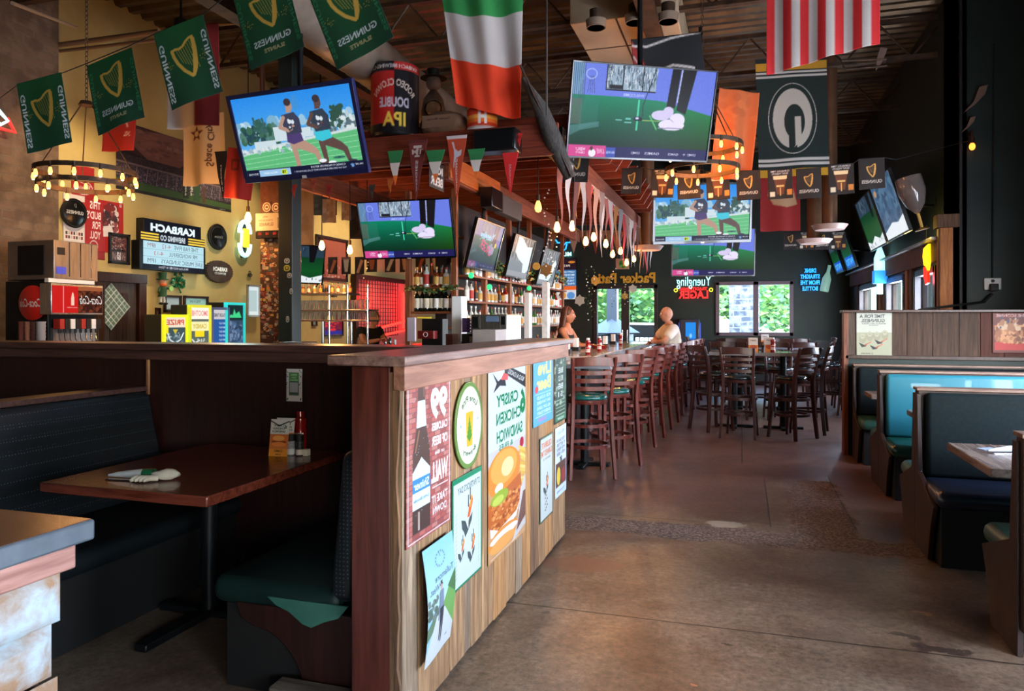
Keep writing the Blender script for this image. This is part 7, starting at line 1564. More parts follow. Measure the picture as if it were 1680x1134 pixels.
# back wall signs
m_gold = mat('gold_letters', (240, 176, 60), rough=.35)
p = onY(1022, 459, YB - .02); t = thing('wall_lettering', 'gold wooden letters spelling a patio name over the glass double door', 'sign', (p.x, YB - .02, p.z + .04)); textobj('lettering', 'Packer Patio', .26, m_gold, t, w=1.62, depth=.03, bold=.03)
p = onY(1134, 474, YB - .06); t = thing('neon_sign', 'neon beer sign with white script over red block letters beside the back window', 'neon sign', (p.x, YB - .06, p.z)); m_nr = mat('red_neon', (255, 60, 50), emit=(250, 30, 30), estr=2.2); m_nb = mat('blue_neon', (60, 170, 255), emit=(40, 150, 240), estr=1.6); m_ny = mat('yellow_neon', (240, 230, 60), emit=(220, 220, 50), estr=1.5)
textobj('script', 'Yuengling', .3, m_neonw, t, (.06, 0, .15), w=.82, bold=.0, depth=.02); textobj('block_letters', 'LAGER', .2, m_nr, t, (.05, 0, -.14), w=.7, bold=.02, depth=.02); textobj('small_letters', 'TRADITIONAL', .07, m_nr, t, (.05, 0, .0), w=.66, depth=.02)
for s_ in (-1, 1): obj('flower', MB().tube([(s_ * .42 + .05 + .04 * math.cos(a_), 0, -.03 + .04 * math.sin(a_)) for a_ in np.linspace(0, 2 * PI, 9)[:-1]], .012, n=6, closed=True), m_ny, t)
p = onY(925, 402, YB - .06); t = thing('neon_sign', 'blue horned emblem neon sign above the upright menu screen', 'neon sign', (p.x, YB - .06, p.z))
obj('horn_emblem', MB().tube([(-.22, 0, .14), (-.16, 0, .06), (-.06, 0, .06), (0, 0, .0), (.06, 0, .06), (.16, 0, .06), (.22, 0, .14)], .02).tube([(-.08, 0, .03), (-.05, 0, -.1), (0, 0, -.14), (.05, 0, -.1), (.08, 0, .03)], .018), m_nb, t); textobj('lettering', 'MILLER', .1, m_neonw, t, (0, 0, -.24), w=.4, depth=.02)
p = onY(1335, 458, YB - .08); t = thing('neon_sign', 'blue neon words beside a lit green bottle, left of the window wall', 'neon sign', (p.x, YB - .08, p.z))
for k, (s_, w_) in enumerate((('DRINK', .26), ('STRAIGHT', .42), ('FROM THE', .42), ('BOTTLE', .34))): textobj('word', s_, .1, m_nb, t, (-.08, 0, .2 - k * .14), w=w_, bold=.03, depth=.02)
obj('bottle', MB().lathe([(.0, -.3), (.09, -.3), (.1, -.27), (.1, 0), (.04, .16), (.035, .3), (.04, .32)], c=(.28, 0, 0), n=14, axis=(.2, 0, 1)), mat('lit_bottle_glass', (170, 210, 190), rough=.2, emit=(120, 160, 140), estr=.5), t)
c = onY(1021, 433, 15.0); A = Art(.3, .25, 60, (200, 150, 120)); A.ell(.17, .12, .09, .09, (70, 160, 60)); A.speck(.1, .05, .24, .2, [(40, 120, 40), (110, 190, 80)], 20, .02); flag('hanging_picture', 'small picture with green leaves hanging before the far wall', 'picture', A, .28, .22, c, (1, 0, 0), (0, -1, 0), wavefn(.3, .3, .002, 1), mt=PAPER)
# partition posters
def onpart(art, l, r, yt, yb, name, label, mt=PAPER):
 a, b_ = onY(l, yt, PY - .005), onY(r, yb, PY - .005); o = panel(name, art, b_.x - a.x, a.z - b_.z, mt, None, ((a.x + b_.x) / 2, PY - .012, (a.z + b_.z) / 2), t=.004); return tag(o, label, 'poster')
A = Art(.45, .56, 240, (176, 180, 170)); A.rect(0, 0, .45, .3, (150, 152, 130)); A.text('TIME FOR A', .2, .51, .045, (50, 54, 54), w=.32); A.text('GUINNESS.', .21, .455, .045, (50, 54, 54), w=.3); A.text('BROUGHT WITH PRIDE &', .22, .415, .014, (80, 80, 76), w=.3); A.text('THE BAR SINCE', .22, .395, .012, (80, 80, 76), w=.12)
for cx, cy in ((.08, .24), (.17, .27), (.26, .27), (.36, .29)): A.ell(cx, cy - .02, .045, .06, (140, 138, 116)); A.ell(cx, cy + .01, .03, .035, (160, 158, 136)); A.line([(cx - .015, cy + .01), (cx + .015, cy + .01)], .004, (90, 90, 76))
for cx, cy in ((.1, .13), (.3, .17), (.24, .1)): A.poly([(cx - .07, cy + .04), (cx, cy + .01), (cx + .05, cy + .035), (cx + .02, cy - .01), (cx - .03, cy - .02)], (40, 40, 40)); A.line([(cx + .01, cy + .005), (cx + .09, cy + .05)], .01, (190, 90, 60))
A.text('GUINNESS', .12, .03, .016, (60, 60, 56), w=.12); harp(A, .2, .03, .018, (60, 60, 56)); onpart(A, 1405, 1463, 513, 584, 'toucan_poster', 'pale poster of birds flying past a carved mountain on the right partition')
A = Art(.5, .5, 130, (90, 36, 30)); A.rect(.03, .04, .47, .14, (170, 40, 34)); A.speck(.05, .14, .45, .34, [(170, 110, 70), (140, 84, 50), (196, 140, 96), (110, 60, 36)], 150, .028); A.speck(.1, .3, .4, .42, [(150, 100, 70), (190, 160, 130)], 20, .03); A.speck(.05, .3, .45, .46, [(60, 60, 80)], 10, .02); A.text('THE SCONNIE', .25, .46, .035, (206, 150, 140), w=.4); onpart(A, 1628, 1690, 513, 580, 'food_poster', 'dark red poster of a heaped plate, at the right edge of the partition')
# pendant glass-shaped ornament and wall things at the right
p = onY(1497, 318, YJ - .5); m_gob = mat('clear_brown_glass', (190, 170, 160), rough=.1, trans=.75, ior=1.3, coat=.6)
t = thing('goblet_ornament', 'large leaning clear goblet ornament over the window header', 'ornament', p, rot=Euler((0, R_(-14), 0))); obj('bowl', MB().lathe([(.02, -.24), (.1, -.14), (.15, .02), (.14, .2), (.13, .2), (.14, .02), (.09, -.13), (.01, -.23)], n=24), m_gob, t, smooth=60); obj('stem', MB().cyl((0, 0, -.42), (0, 0, -.23), .018), m_lab['gold'], t); obj('foot', MB().lathe([(.08, -.44), (.02, -.41)], n=16), m_lab['gold'], t)
for k in range(3): obj('ice_piece', MB().cbox((.03 * (k - 1), 0, .02 + .06 * k), (.06, .05, .05), Matrix.Rotation(k * .8, 3, 'Y')), m_gob, t, bevel=.006)
t = thing('timber_post', 'raw timber window post with cap block at the near end of the window wall', 'post', (0, 0, 0)); obj('post', MB().box((XR1 - .1, YJ - .06, 0), (XR1 + .04, YJ + .1, 2.68)), wood('amber_post', (150, 86, 36), (190, 120, 56), 'z', rough=.6), t, bevel=.004); obj('cap_block', MB().box((XR1 - .14, YJ - .1, 2.62), (XR1 + .1, YJ + .1, 2.78)), m_timber_d, t, bevel=.004)
t = thing('window_header', 'long rough timber header with pale metal strip over the right windows', 'beam', (0, 0, 0)); obj('board', MB().box((XR1 - .07, YJ + .1, 2.24), (XR1 - .001, YB - .4, 2.5)), m_timber_d, t, bevel=.003); obj('metal_strip', MB().box((XR1 - .16, YJ + .1, 2.5), (XR1 - .02, YB - .4, 2.53)), m_steel, t)
for k, y in enumerate((10.35, 11.95, 12.25, 14.1, 14.5, 17.1)):
 o = obj('timber_post', MB().box((-.05, -.09, 0), (.0, .09, 2.24)), m_timber if k % 2 == 0 else m_timber_d, loc=(XR1, y, 0), bevel=.003); tag(o, 'rough timber board between the right windows, %s from the near end' % ORD[k], 'post', 'timber boards of the window wall')
c = onX(1520, 425, XR1 - .12); t = thing('neon_sign', 'yellow and red glowing sign in the nearest right window', 'neon sign', (XR1 - .1, YJ + .62, c.z - .05), -PI / 2)
obj('yellow_shape', MB().prism([(-.12, .2), (.14, .24), (.17, .0), (.1, -.1), (0, -.04), (-.1, -.02), (-.16, .1)], .03), mat('yellow_lit_sign', (250, 220, 30), emit=(250, 205, 20), estr=1.3), t); obj('red_shape', MB().prism([(-.13, -.04), (.0, -.06), (.1, -.12), (.12, -.26), (-.02, -.28), (-.12, -.16)], .028), mat('red_lit_sign', (230, 40, 20), emit=(230, 40, 20), estr=1.2), t); obj('hanger', MB().cyl((0, 0, .24), (0, 0, .5), .006), m_black, t)
c = onX(1437, 435, XR1 - .2); t = thing('bottle_light', 'white and blue lit bottle sign standing before the window posts', 'neon sign', (XR1 - .14, c.y, c.z), -PI / 2); obj('white_part', MB().lathe([(.09, -.1), (.09, .12), (.03, .3), (.03, .4)], n=14), m_neonw, t); obj('blue_label', MB().box((-.13, -.1, -.32), (.13, .1, -.1)), mat('blue_lit_label', (40, 130, 220), emit=(40, 130, 220), estr=1.0), t); obj('base', MB().cyl((0, 0, -.5), (0, 0, -.32), .05), m_neonw, t)
l_ = bpy.data.lights.new('amber_sign_glow', 'POINT'); l_.energy = 4; l_.color = (1, .62, .12); l_.shadow_soft_size = .08; o = bpy.data.objects.new('amber_sign_glow', l_); COL.objects.link(o); o.location = (XR1 - .3, YJ + .55, c.z + .2)
# outlet with cable
c = onY(1628, 466, YJ - .01); t = thing('outlet_box', 'white electrical outlet on the green wall with a black plug', 'outlet', (c.x, YJ - .01, c.z)); obj('plate', MB().box((-.09, -.02, -.07), (.09, 0, .07)), m_lab['white'], t, bevel=.008); obj('plug', MB().box((-.04, -.07, -.09), (.05, -.02, -.0)), m_black, t, bevel=.01); obj('socket_hole', MB().cyl((0, -.022, .035), (0, -.019, .035), .02), m_black, t)
a, b_ = onY(1628, 482, YJ - .05), onY(1530, 506, 9.2); o = obj('power_cord', MB().tube([a, a + Vector((-.1, -.05, -.1)), a.lerp(b_, .4) + Vector((0, 0, -.05)), b_, b_ + Vector((-.15, -.05, -.02))], .014), m_black); tag(o, 'black power cord running from the outlet down to the partition', 'cord')
o = obj('conduit', MB().cyl((c.x, YJ - .02, c.z + .07), (c.x + .02, YJ - .02, 4.8), .009, n=8), m_post); tag(o, 'thin vertical conduit rising from the outlet on the green wall', 'conduit')
# wall lamp
p = onY(1595, 235, YJ - .12); t = thing('wall_lamp', 'dark wall lantern with a single amber bulb high on the green wall', 'lamp', (p.x, YJ - .12, p.z)); obj('bracket', MB().tube([(0, .1, .12), (0, .0, .16), (0, 0, .06)], .012), m_trimwood, t); obj('socket', MB().cyl((0, 0, 0), (0, 0, .07), .03), m_trimwood, t); m_amb = mat('amber_bulb', (255, 150, 60), emit=(255, 140, 50), estr=2.5); obj('bulb', MB().ball((0, 0, -.04), .035, 12, (1, 1, 1.3)), m_amb, t)
for k, (px, py, s_) in enumerate(((1600, 163, 1.0), (1588, 205, .6))):
 p = onY(px, py, YJ - .05); o = obj('wooden_fish', MB().prism([(-.13 * s_, -.16 * s_), (-.02 * s_, -.03 * s_), (.04 * s_, .14 * s_), (.13 * s_, .16 * s_), (.1 * s_, .05 * s_), (.0, -.06 * s_)], .03), mat('driftwood', (120, 98, 86), rough=.8), loc=p, smooth=None); tag(o, ('pale leaning wooden fish shape on the green wall above the lamp', 'small brown wooden shape just over the wall lamp')[k], 'ornament')
# giant inflatable can, barrel, soft doll shelf above header
c = onY(648, 170, 6.5); t = thing('inflatable_can', 'huge red and black beer can ornament standing over the bar canopy', 'ornament', (c.x, 6.5, 0));
zt, zb = onY(648, 112, 6.5).z, PZ1 + .035; A = Art(1.26, (zt - zb), 120, (24, 22, 26)); H_ = zt - zb
A.rect(0, H_ * .12, .62, H_ * .86, (170, 34, 30)); A.rect(.62, H_ * .88, 1.26, H_, (160, 36, 32)); A.text('RODEO CLOWN', .62, H_ * .7, .07, (214, 190, 170), w=.55, arc=.3, bold=.02); A.text('DOUBLE', .62, H_ * .42, .1, (190, 180, 190), w=.34, bold=.03); A.text('IPA', .62, H_ * .18, .14, (226, 190, 70), w=.26, bold=.03); A.text('KARBACH BREWING CO', .62, H_ * .93, .04, (206, 196, 190), w=.6)
r_ = .235
aoff = .46
def fc(u, v): a_ = -PI / 2 + aoff + (u - .5) * 4.6; return np.stack([r_ * np.cos(a_), r_ * np.sin(a_), zb + .02 + v * (H_ - .03)], 1)
link('printed_wrap', art_mesh('printed_wrap', A, fc, GLOSS), t); obj('can', MB().lathe([(r_ * .9, zb), (r_ * .985, zb + .03), (r_ * .985, zt - .05), (r_ * .85, zt)], n=32), m_darkmetal, t)
c = onY(790, 190, 6.52); t = thing('printed_bucket', 'white and orange striped bock beer bucket on the canopy header', 'ornament', (c.x, 6.54, 0)); zb = PZ1 + .035; zt = onY(790, 152, 6.5).z; H_ = zt - zb; A = Art(1, H_, 120, (206, 196, 190))
for k, c_ in enumerate(((206, 60, 30), (226, 110, 40), (236, 160, 60), (214, 70, 36), (190, 50, 30))): A.rect(0, H_ * .1 * k + .02, 1, H_ * .1 * (k + 1) + .02, c_)
A.text('H', .5, H_ * .3, .14, (226, 216, 206), bold=.05); A.text('Ford', .5, H_ * .86, .07, (60, 40, 40), w=.22); A.text('Bock', .5, H_ * .68, .09, (60, 40, 40), w=.26, bold=.02)
r_ = .145; aoff = .36; link('printed_wrap', art_mesh('printed_wrap', A, fc, GLOSS), t); obj('bucket', MB().lathe([(r_ * .95, zb), (r_ * .985, zb + .02), (r_ * .985, zt)], n=28), m_lab['white'], t)
c = onY(727, 197, 6.55); t = thing('rum_sack', 'tan printed sack lying on the canopy header between can and bucket', 'sack', (c.x, 6.56, PZ1 + .035)); A = Art(.5, .2, 120, (120, 88, 66)); A.text('Captain Morgan', .25, .13, .05, (60, 36, 30), w=.34); obj('sack', MB().ball((0, 0, .12), .25, 16, (1, .5, .5)), mat('tan_sack', (104, 78, 60), (130, 100, 78), rough=.9, scale=9), t, smooth=60); panel('printed_patch', A, .34, .12, CLOTH, t, (0, -.13, .12), (0, 0, 0), t=.001)
c = onY(714, 185, 6.8); t = thing('small_barrel', 'small wooden barrel in front of a carved pirate bust over the header', 'barrel', (c.x, 6.78, onY(714, 186, 6.8).z + .02)); obj('staves', MB().lathe([(.06, -.1), (.085, -.04), (.09, 0), (.085, .04), (.06, .1)], n=16, axis=(.2, -1, .1)), mat('barrel_wood', (110, 74, 46), (140, 100, 66), rough=.6, scale=14), t, smooth=60)
for z in (-.05, .05): obj('hoop', MB().lathe([(.086, z - .008), (.088, z + .008)], n=16, axis=(.2, -1, .1)), m_darkmetal, t)
c = onY(708, 150, 6.9); t = thing('carved_figure', 'dim carved figure in frilled coat standing behind the barrel', 'ornament', (c.x, 6.95, PZ1 + .2)); mcf = mat('carved_grey', (96, 78, 66), (130, 108, 92), rough=.8, scale=12)
obj('torso', MB().lathe([(.1, 0), (.13, .2), (.1, .34), (.04, .42), (0, .43)], n=14), mcf, t, smooth=60); obj('head', MB().ball((0, 0, .5), .08, 14), mcf, t, smooth=60); obj('hat', MB().lathe([(.14, .55), (.06, .58), (.07, .64), (0, .65)], n=14), m_darkmetal, t)
# black speaker hung on the header; ducts and lamps
p = onY(815, 232, 6.2); t = thing('loudspeaker', 'black loudspeaker hanging on the front header of the canopy', 'speaker', (p.x, 6.12, p.z)); obj('cabinet', MB().box((-.2, 0, -.1), (.2, .2, .1)), m_bez, t, bevel=.015); obj('grille', MB().box((-.18, -.006, -.08), (.18, 0, .08)), m_darkmetal, t, bevel=.01)
p = onX(806, 330, PXM + .12); t = thing('loudspeaker', 'black and grey box speakers on the middle canopy beam over the tilted televisions', 'speaker', (p.x, p.y, p.z)); obj('cabinet', MB().box((-.05, -.25, -.1), (.1, .12, .12)), m_bez, t, bevel=.01); obj('grille', MB().box((-.02, .14, -.12), (.1, .9, .1)), mat('grey_mesh', (70, 66, 64), rough=.7), t, bevel=.01)
c = onX(716, 292, PXM + .052); A = Art(.3, .24, 110, (30, 24, 22)); A.text('BEER', .15, .07, .08, (226, 214, 200), w=.24, bold=.03); A.text('ICE', .17, .17, .07, (226, 214, 200), w=.2, bold=.03); o = panel('beer_plaque', A, .36, .26, PAPER, None, (PXM + .056, c.y, c.z + .02), (0, 0, PI / 2), t=.004); tag(o, 'small black and white beer plaque on the orange board of the canopy beam', 'sign')
c = onX(4, 196, XL + .2); t = thing('neon_sign', 'small white and red neon corner showing on the brick wall at the left edge', 'neon sign', c, PI / 2)
obj('white_tube', MB().tube([(-.25, 0, .1), (-.1, 0, .14), (0, 0, .05), (.06, 0, .0), (-.02, 0, -.06), (-.12, 0, 0)], .018, n=8), m_neonw, t); obj('red_tube', MB().tube([(-.3, 0, .02), (-.05, 0, -.1), (.14, 0, -.1), (.05, 0, .03)], .018, n=8), m_nr, t); obj('bracket', MB().cyl((0, .02, -.1), (0, .1, -.1), .01).cyl((-.2, .02, .05), (-.2, .1, .05), .01), m_black, t)
# == HANGING LIGHTS, DUCT, PIPES
m_bulb = mat('warm_bulb_glass', (255, 180, 90), emit=(255, 190, 110), estr=6.5)
m_fil = mat('hot_filament', (255, 220, 160), emit=(255, 226, 170), estr=14.0)
m_amberg = mat('amber_glass', (220, 140, 60), rough=.1, emit=(255, 176, 84), estr=3.0)
def light(name, loc, col, power, r=.06, kind='POINT'):
 l = bpy.data.lights.new(name, kind); l.energy = power; l.color = tuple(lin(col)); l.shadow_soft_size = r; o = bpy.data.objects.new(name, l); COL.objects.link(o); o.location = loc; return o
def chandelier(c, rad, n, hang, label, rings=1, h2=.0, rods=3):
 t = thing('ring_chandelier', label, 'chandelier', c); mb = MB()
 P = lambda r, z: [(r * math.cos(a), r * math.sin(a), z) for a in np.linspace(0, 2 * PI, 41)[:-1]]
 mb = MB(); vs = []; fs = []
 for k, p in enumerate(P(rad, 0)):
  d = Vector(p).normalized()
  for rr, hz in ((-.008, -.022), (.008, -.022), (.008, .022), (-.008, .022)): vs.append((p[0] + d.x * rr, p[1] + d.y * rr, hz))
 fs = [(i * 4 + k, i * 4 + (k + 1) % 4, ((i + 1) % 40) * 4 + (k + 1) % 4, ((i + 1) % 40) * 4 + k) for i in range(40) for k in range(4)]
 mb.add(vs, fs); obj('ring', mb, m_rust, t)
 if h2: mb = MB(); mb.add([(x * .93, y * .93, z - h2) for x, y, z in vs], fs); obj('ring', mb, m_rust, t)
 mb = MB()
 for k in range(rods): a = 2 * PI * k / rods + .4; mb.cyl((rad * math.cos(a), rad * math.sin(a), 0), (.05 * math.cos(a), .05 * math.sin(a), .62), .006, n=6)
 mb.lathe([(.0, .62), (.07, .62), (.05, .66), (0, .66)], n=12); obj('hanger_rods', mb, m_rust, t)
 mb = MB(); z = .66; k = 0
 while z < hang:
  r = Matrix.Rotation((k % 2) * PI / 2, 3, 'Z'); mb.tube([(r @ Vector((.014 * math.cos(a), 0, .026 * math.sin(a)))) + Vector((0, 0, z + .02)) for a in np.linspace(0, 2 * PI, 9)[:-1]], .004, n=4, closed=True); z += .042; k += 1
 obj('chain', mb, m_rust, t, smooth=60)
 for ring in range(2 if h2 else 1):
  rr = rad * (.93 if ring else 1.0); nn = n if not ring else int(n * .8)
  for k in range(nn):
   a = 2 * PI * (k + .5 * ring) / nn; x, y = rr * math.cos(a), rr * math.sin(a); z = -ring * h2
   s_ = obj('bulb_socket', MB().cyl((x, y, z - .035), (x, y, z + .02), .014, n=8), m_rust, t);
   obj('bulb', MB().lathe([(.010, -.035), (.015, -.055), (.018, -.075), (.013, -.095), (0, -.1)], c=(x, y, z), n=8), m_amberg, s_, smooth=60); obj('filament', MB().cyl((x, y, z - .1), (x, y, z - .05), .011, n=6), m_fil, s_)
 return t
cA = onY(142, 283, 5.3)
chandelier(cA, .42, 13, ZC - .3 - cA.z, 'wagon-ring chandelier with amber bulbs in front of the yellow wall, upper left', h2=.12)
light('ring_glow', (cA.x, cA.y, cA.z - .15), (255, 180, 105), 26, .35)
cB = onY(1152, 240, 7.9)
chandelier(cB, .40, 12, ZC - .3 - cB.z, 'wagon-ring chandelier with amber bulbs, partly behind the golf television', h2=.24, rods=5)
light('ring_glow', (cB.x, cB.y, cB.z - .15), (255, 165, 85), 45, .3)
# edison pendants over the bar
EB = [(883, 335, 6.9, .05), (914, 372, 7.4, .0), (938, 370, 7.6, 0), (974, 396, 8.8, 0), (972, 398, 0, 0), (950, 398, 9.6, 0), (992, 392, 10.2, 0), (1003, 414, 11.0, 0), (1018, 412, 11.4, 0), (1040, 424, 12.2, 0), (996, 405, 0, 0), (1028, 430, 12.8, 0)]
EB = [(883, 338, 6.9), (914, 372, 7.6), (939, 370, 7.8), (961, 395, 9.0), (974, 388, 9.3), (994, 399, 10.0), (1005, 416, 10.8), (1018, 411, 11.1), (1028, 430, 12.2), (1040, 424, 12.4),
  (407, 356, 6.5), (528, 402, 7.6), (574, 409, 8.0), (602, 400, 8.4)]
for k, (px, py, Y) in enumerate(EB):
 p = onY(px, py, Y); t = thing('pendant_bulb', 'bare warm bulb on a black cord, %s' % (('%s along the right side of the bar' % ORD[k]) if k < 10 else ('beside the sticker column', 'left one over the left bar', 'middle one over the left bar', 'right one beside the golf television over the bar')[k - 10]), 'pendant lamp', p, group='bare bulbs over the bar')
 top = (PZ1 + .1 if k != 10 else 4.8) - p.z
 obj('cord', MB().cyl((0, 0, .09), (0, 0, top), .005, n=6), m_black, t); obj('socket', MB().cyl((0, 0, .05), (0, 0, .11), .018, n=10), m_rust, t)
 obj('bulb', MB().lathe([(.015, .05), (.03, .01), (.036, -.025), (.024, -.055), (0, -.065)], n=12), m_amberg if k == 0 else m_bulb, t, smooth=60); obj('filament', MB().cyl((0, 0, -.035), (0, 0, .025), .013, n=8), m_fil, t)
for k, (px, py, Y) in enumerate(((939, 385, 7.8), (994, 405, 10.0), (1028, 432, 12.0))): p = onY(px, py, Y); light('bulb_glow', p + Vector((.12, 0, -.12)), (255, 170, 90), 26, .08)
p = onY(560, 415, 8.0); light('bulb_glow', p + Vector((0, -.2, -.1)), (255, 176, 100), 40, .1)
p = onY(400, 360, 6.2); light('bulb_glow', p + Vector((-.2, -.1, 0)), (255, 180, 100), 22, .08)
# dotted string garlands hanging below the bulbs
mb = MB(); rs = random.Random(6)
for px, Y, z0, z1 in ((966, 9.2, 2.2, 1.5), (973, 9.5, 2.2, 1.6), (1050, 12, 2.2, 1.9), (897, 7.4, 2.9, 1.9), (908, 8.0, 2.6, 2.0), (1006, 10.8, 2.3, 1.7), (1026, 12, 2.2, 1.6), (601, 8.4, 2.3, 1.6)):
 x = onY(px, 450, Y).x; z = z1
 while z < z0: mb.m(rs.randint(0, 1)).cbox((x + rs.uniform(-.04, .04), Y + rs.uniform(-.04, .04), z), (.013, .008, .013), Matrix.Rotation(rs.uniform(0, 3), 3, 'Y')); z += .04
o = obj('hanging_garlands', mb, [m_lab['white'], g_leaf], smooth=None); tag(o, 'glittering dotted strings hanging below the bulbs over the bar', 'garland', kind='stuff')
# round ornaments hanging in front of the white tilted televisions
for k, (px, py, Y, lb) in enumerate(((880, 437, 9.2, 'round tan coaster ornament between the two washed out televisions'), (896, 443, 8.6, 'dark gold cardboard emblem over the third tilted television'), (977, 461, 13, 'small gold ornament left of the gold patio letters'), (1025, 486, 15, 'small gold ornament hanging before the door post'), (951, 493, 16, 'pale cut-out ornament right of the menu screen'), (1038, 474, 15.5, 'pale cut-out ornament hanging over the right door pane'))):
 p = onY(px, py, Y); r = (.05, .09, .09, .08, .13, .1)[k]; pts = [(r * (1 if q % 2 else .72) * math.cos(PI * q / 6), r * (1 if q % 2 else .72) * math.sin(PI * q / 6)) for q in range(12)] if k else [(r * math.cos(PI * q / 8), r * math.sin(PI * q / 8)) for q in range(16)]
 o = obj('hanging_ornament', MB().prism(pts, .012), (m_lab['gold'], mat('old_gold', (110, 86, 50), rough=.5), m_lab['gold'], m_lab['gold'], m_lab['cream'], m_lab['cream'])[k], loc=p, smooth=None); tag(o, lb, 'ornament')
# spiral duct
t = thing('spiral_duct', 'large ribbed round metal duct running diagonally under the roof, upper left', 'duct', (0, 0, 0))
a, b_ = onY(462, 5, 6.6), onY(735, 205, 10.5); a.z, b_.z = 4.15, 4.15
a = onZ(505, 22, 4.1); b_ = onZ(742, 200, 4.1); d = (b_ - a); a2 = a - d * .6
mb = MB(); L = (b_ - a2).length; n = int(L / .075); R0 = .25; path = []; rad = []
for k in range(n + 1): path.append(a2 + (b_ - a2) * k / n); rad.append(R0 * (1.0 if k % 2 else .955))
mb.tube(path, rad, n=28); obj('pipe', mb, mat('dull_galvanised', (112, 98, 84), (140, 124, 108), rough=.5, metal=.35, scale=3), t, smooth=25)
m_gr = mat('vent_grille_paint', (150, 138, 118), rough=.6)
c = onZ(545, 52, 3.95) ; t = thing('air_register', 'square cream air register fixed to the side of the round duct', 'air vent', c, rot=frame_rot((.8, .5, -.35), (-.25, -.75, -.6)))
A = Art(.4, .4, 60, (176, 164, 140)); A.rect(.05, .05, .35, .35, (96, 86, 74));
for k in range(10): A.rect(.05, .06 + k * .03, .35, .073 + k * .03, (150, 138, 118))
obj('body', MB().box((-.15, .0, -.17), (.15, .08, .17)), m_gr, t, bevel=.004); panel('louvre_face', A, .3, .34, PAPER, t, (0, -.002, 0), t=0)
# straight conduits
mb = MB()
for (x0, y0), (x1, y1), Y0, Y1, r in (((80, 76), (262, 52), 6.5, 6.2, .03), ((80, 86), (256, 66), 6.6, 6.3, .02), ((360, 40), (400, 38), 6.5, 6.5, .015), ((20, 5), (125, 45), 4.2, 5.5, .015)): mb.cyl(onY(x0, y0, Y0), onY(x1, y1, Y1), r, n=8)
o = obj('conduit_run', mb, mat('pale_conduit', (122, 98, 76), rough=.5), smooth=60); tag(o, 'pale pipes running along the wall top behind the harp banners', 'pipes')
mb = MB()
for px, y0, y1, Y in ((897, 0, 400, 6.0), (897, 0, 200, 6.0), (430, 110, 150, 6.2)): mb.cyl(onY(px, y1 if px == 897 else y1, Y) if px != 897 else onY(px, 190, Y), onY(px, -60, Y), .008, n=6)
o = obj('hanger_rod', mb, m_steel, smooth=60); tag(o, 'thin steel rods hanging from the roof left of the golf television', 'rod')
for k, (px, Y) in enumerate(((428, 6.3), (433, 6.3))):
 p = onY(px, 200, Y); o = obj('copper_pipe', MB().cyl((p.x, Y, 3.0), (p.x, Y, ZC - .1), .012, n=8), mat('copper', (150, 84, 56), rough=.35, metal=.8)); tag(o, 'vertical copper pipe, %s of the pair left of the television pole' % ('left', 'right')[k], 'pipe', 'copper pipe pair')
# pipe pendants with saucer trays
m_copperp = mat('bronze_lit_pipe', (120, 84, 60), (150, 108, 80), rough=.35, metal=.5, scale=2); m_tray = mat('pinkish_tray', (176, 142, 128), (196, 164, 150), rough=.4, scale=4)
for px, py, Y, lb in ((1062, 408, 12.0, 'vertical metal flue with saucer tray left of the runner television'), (1361, 374, 11.2, 'nearer and larger metal flue with saucer tray, right of the red flag'), (1336, 397, 13.4, 'farther metal flue with saucer tray, behind the nearer one')):
 p = onY(px, py, Y); w_ = Y / 11.0; t = thing('flue_with_tray', lb, 'flue', (p.x, Y, p.z)); obj('pipe', MB().cyl((0, 0, .03), (0, 0, ZC - p.z - .05), .1 * w_, n=20), m_copperp, t); obj('saucer', MB().lathe([(0, -.03), (.19 * w_, -.03), (.24 * w_, .04), (.22 * w_, .045), (.17 * w_, -.01), (.1, .0)], n=28), m_tray, t)
# sheet metal box duct high in the centre and can lights
t = thing('box_duct', 'cream sheet metal box duct high up over the golf television', 'duct', (0, 0, 0))
a, b_ = onZ(935, 40, 4.75), onZ(1110, 18, 4.75); obj('duct_body', MB().box((a.x, a.y, 4.75), (b_.x, a.y + 2.4, 5.2)), mat('cream_duct', (168, 146, 116), (190, 168, 138), rough=.5, scale=1), t, bevel=.01)
mb = MB(); mb.box((a.x, a.y + .8, 4.745), (b_.x, a.y + .82, 4.75)).box((a.x + .5, a.y, 4.745), (a.x + .52, a.y + 2.4, 4.75)); obj('seam', mb, m_rust, t)
for k, (px, py) in enumerate(((978, 40), (1042, 32), (1096, 30))):
 p = onZ(px, py, 4.6); t = thing('can_light', 'round glass can lamp below the cream duct, %s from the left' % ORD[k], 'lamp', p, group='can lamps below the duct'); obj('housing', MB().cyl((0, 0, .02), (0, 0, .15), .07, n=16), m_rust, t); obj('glass_ring', MB().lathe([(.1, -.04), (.11, .04), (.1, .04), (.09, -.04)], n=20), mat('dull_glass', (150, 130, 110), rough=.2, metal=.3), t)
o = obj('hanging_tube', MB().cyl(onZ(1153, -10, 4.9), onZ(1153, -10, 4.9) + Vector((0, 0, -.5)), .02), m_rust); tag(o, 'short dark pipe stub at the roof above the golf television', 'pipe')
for ob_ in (o,): bpy.data.objects.remove(ob_)
p = onY(1444, 100, YJ - .3); o = obj('wooden_fish', MB().prism([(-.05, -.12), (.02, -.02), (.08, .14), (.0, .16), (-.04, .02)], .03), mat('driftwood', (120, 98, 86), rough=.8), loc=p, smooth=None); tag(o, 'pale wooden shape hanging beyond the striped flag', 'ornament')
o = obj('flag_bracket', MB().tube([onY(1385, 112, YJ - .4), onY(1380, 100, YJ - .4), onY(1455, 97, YJ - .3), onY(1455, 108, YJ - .3), onY(1388, 114, YJ - .4)], .012), m_rust); tag(o, 'thin metal bracket jutting out beside the striped flag', 'bracket')
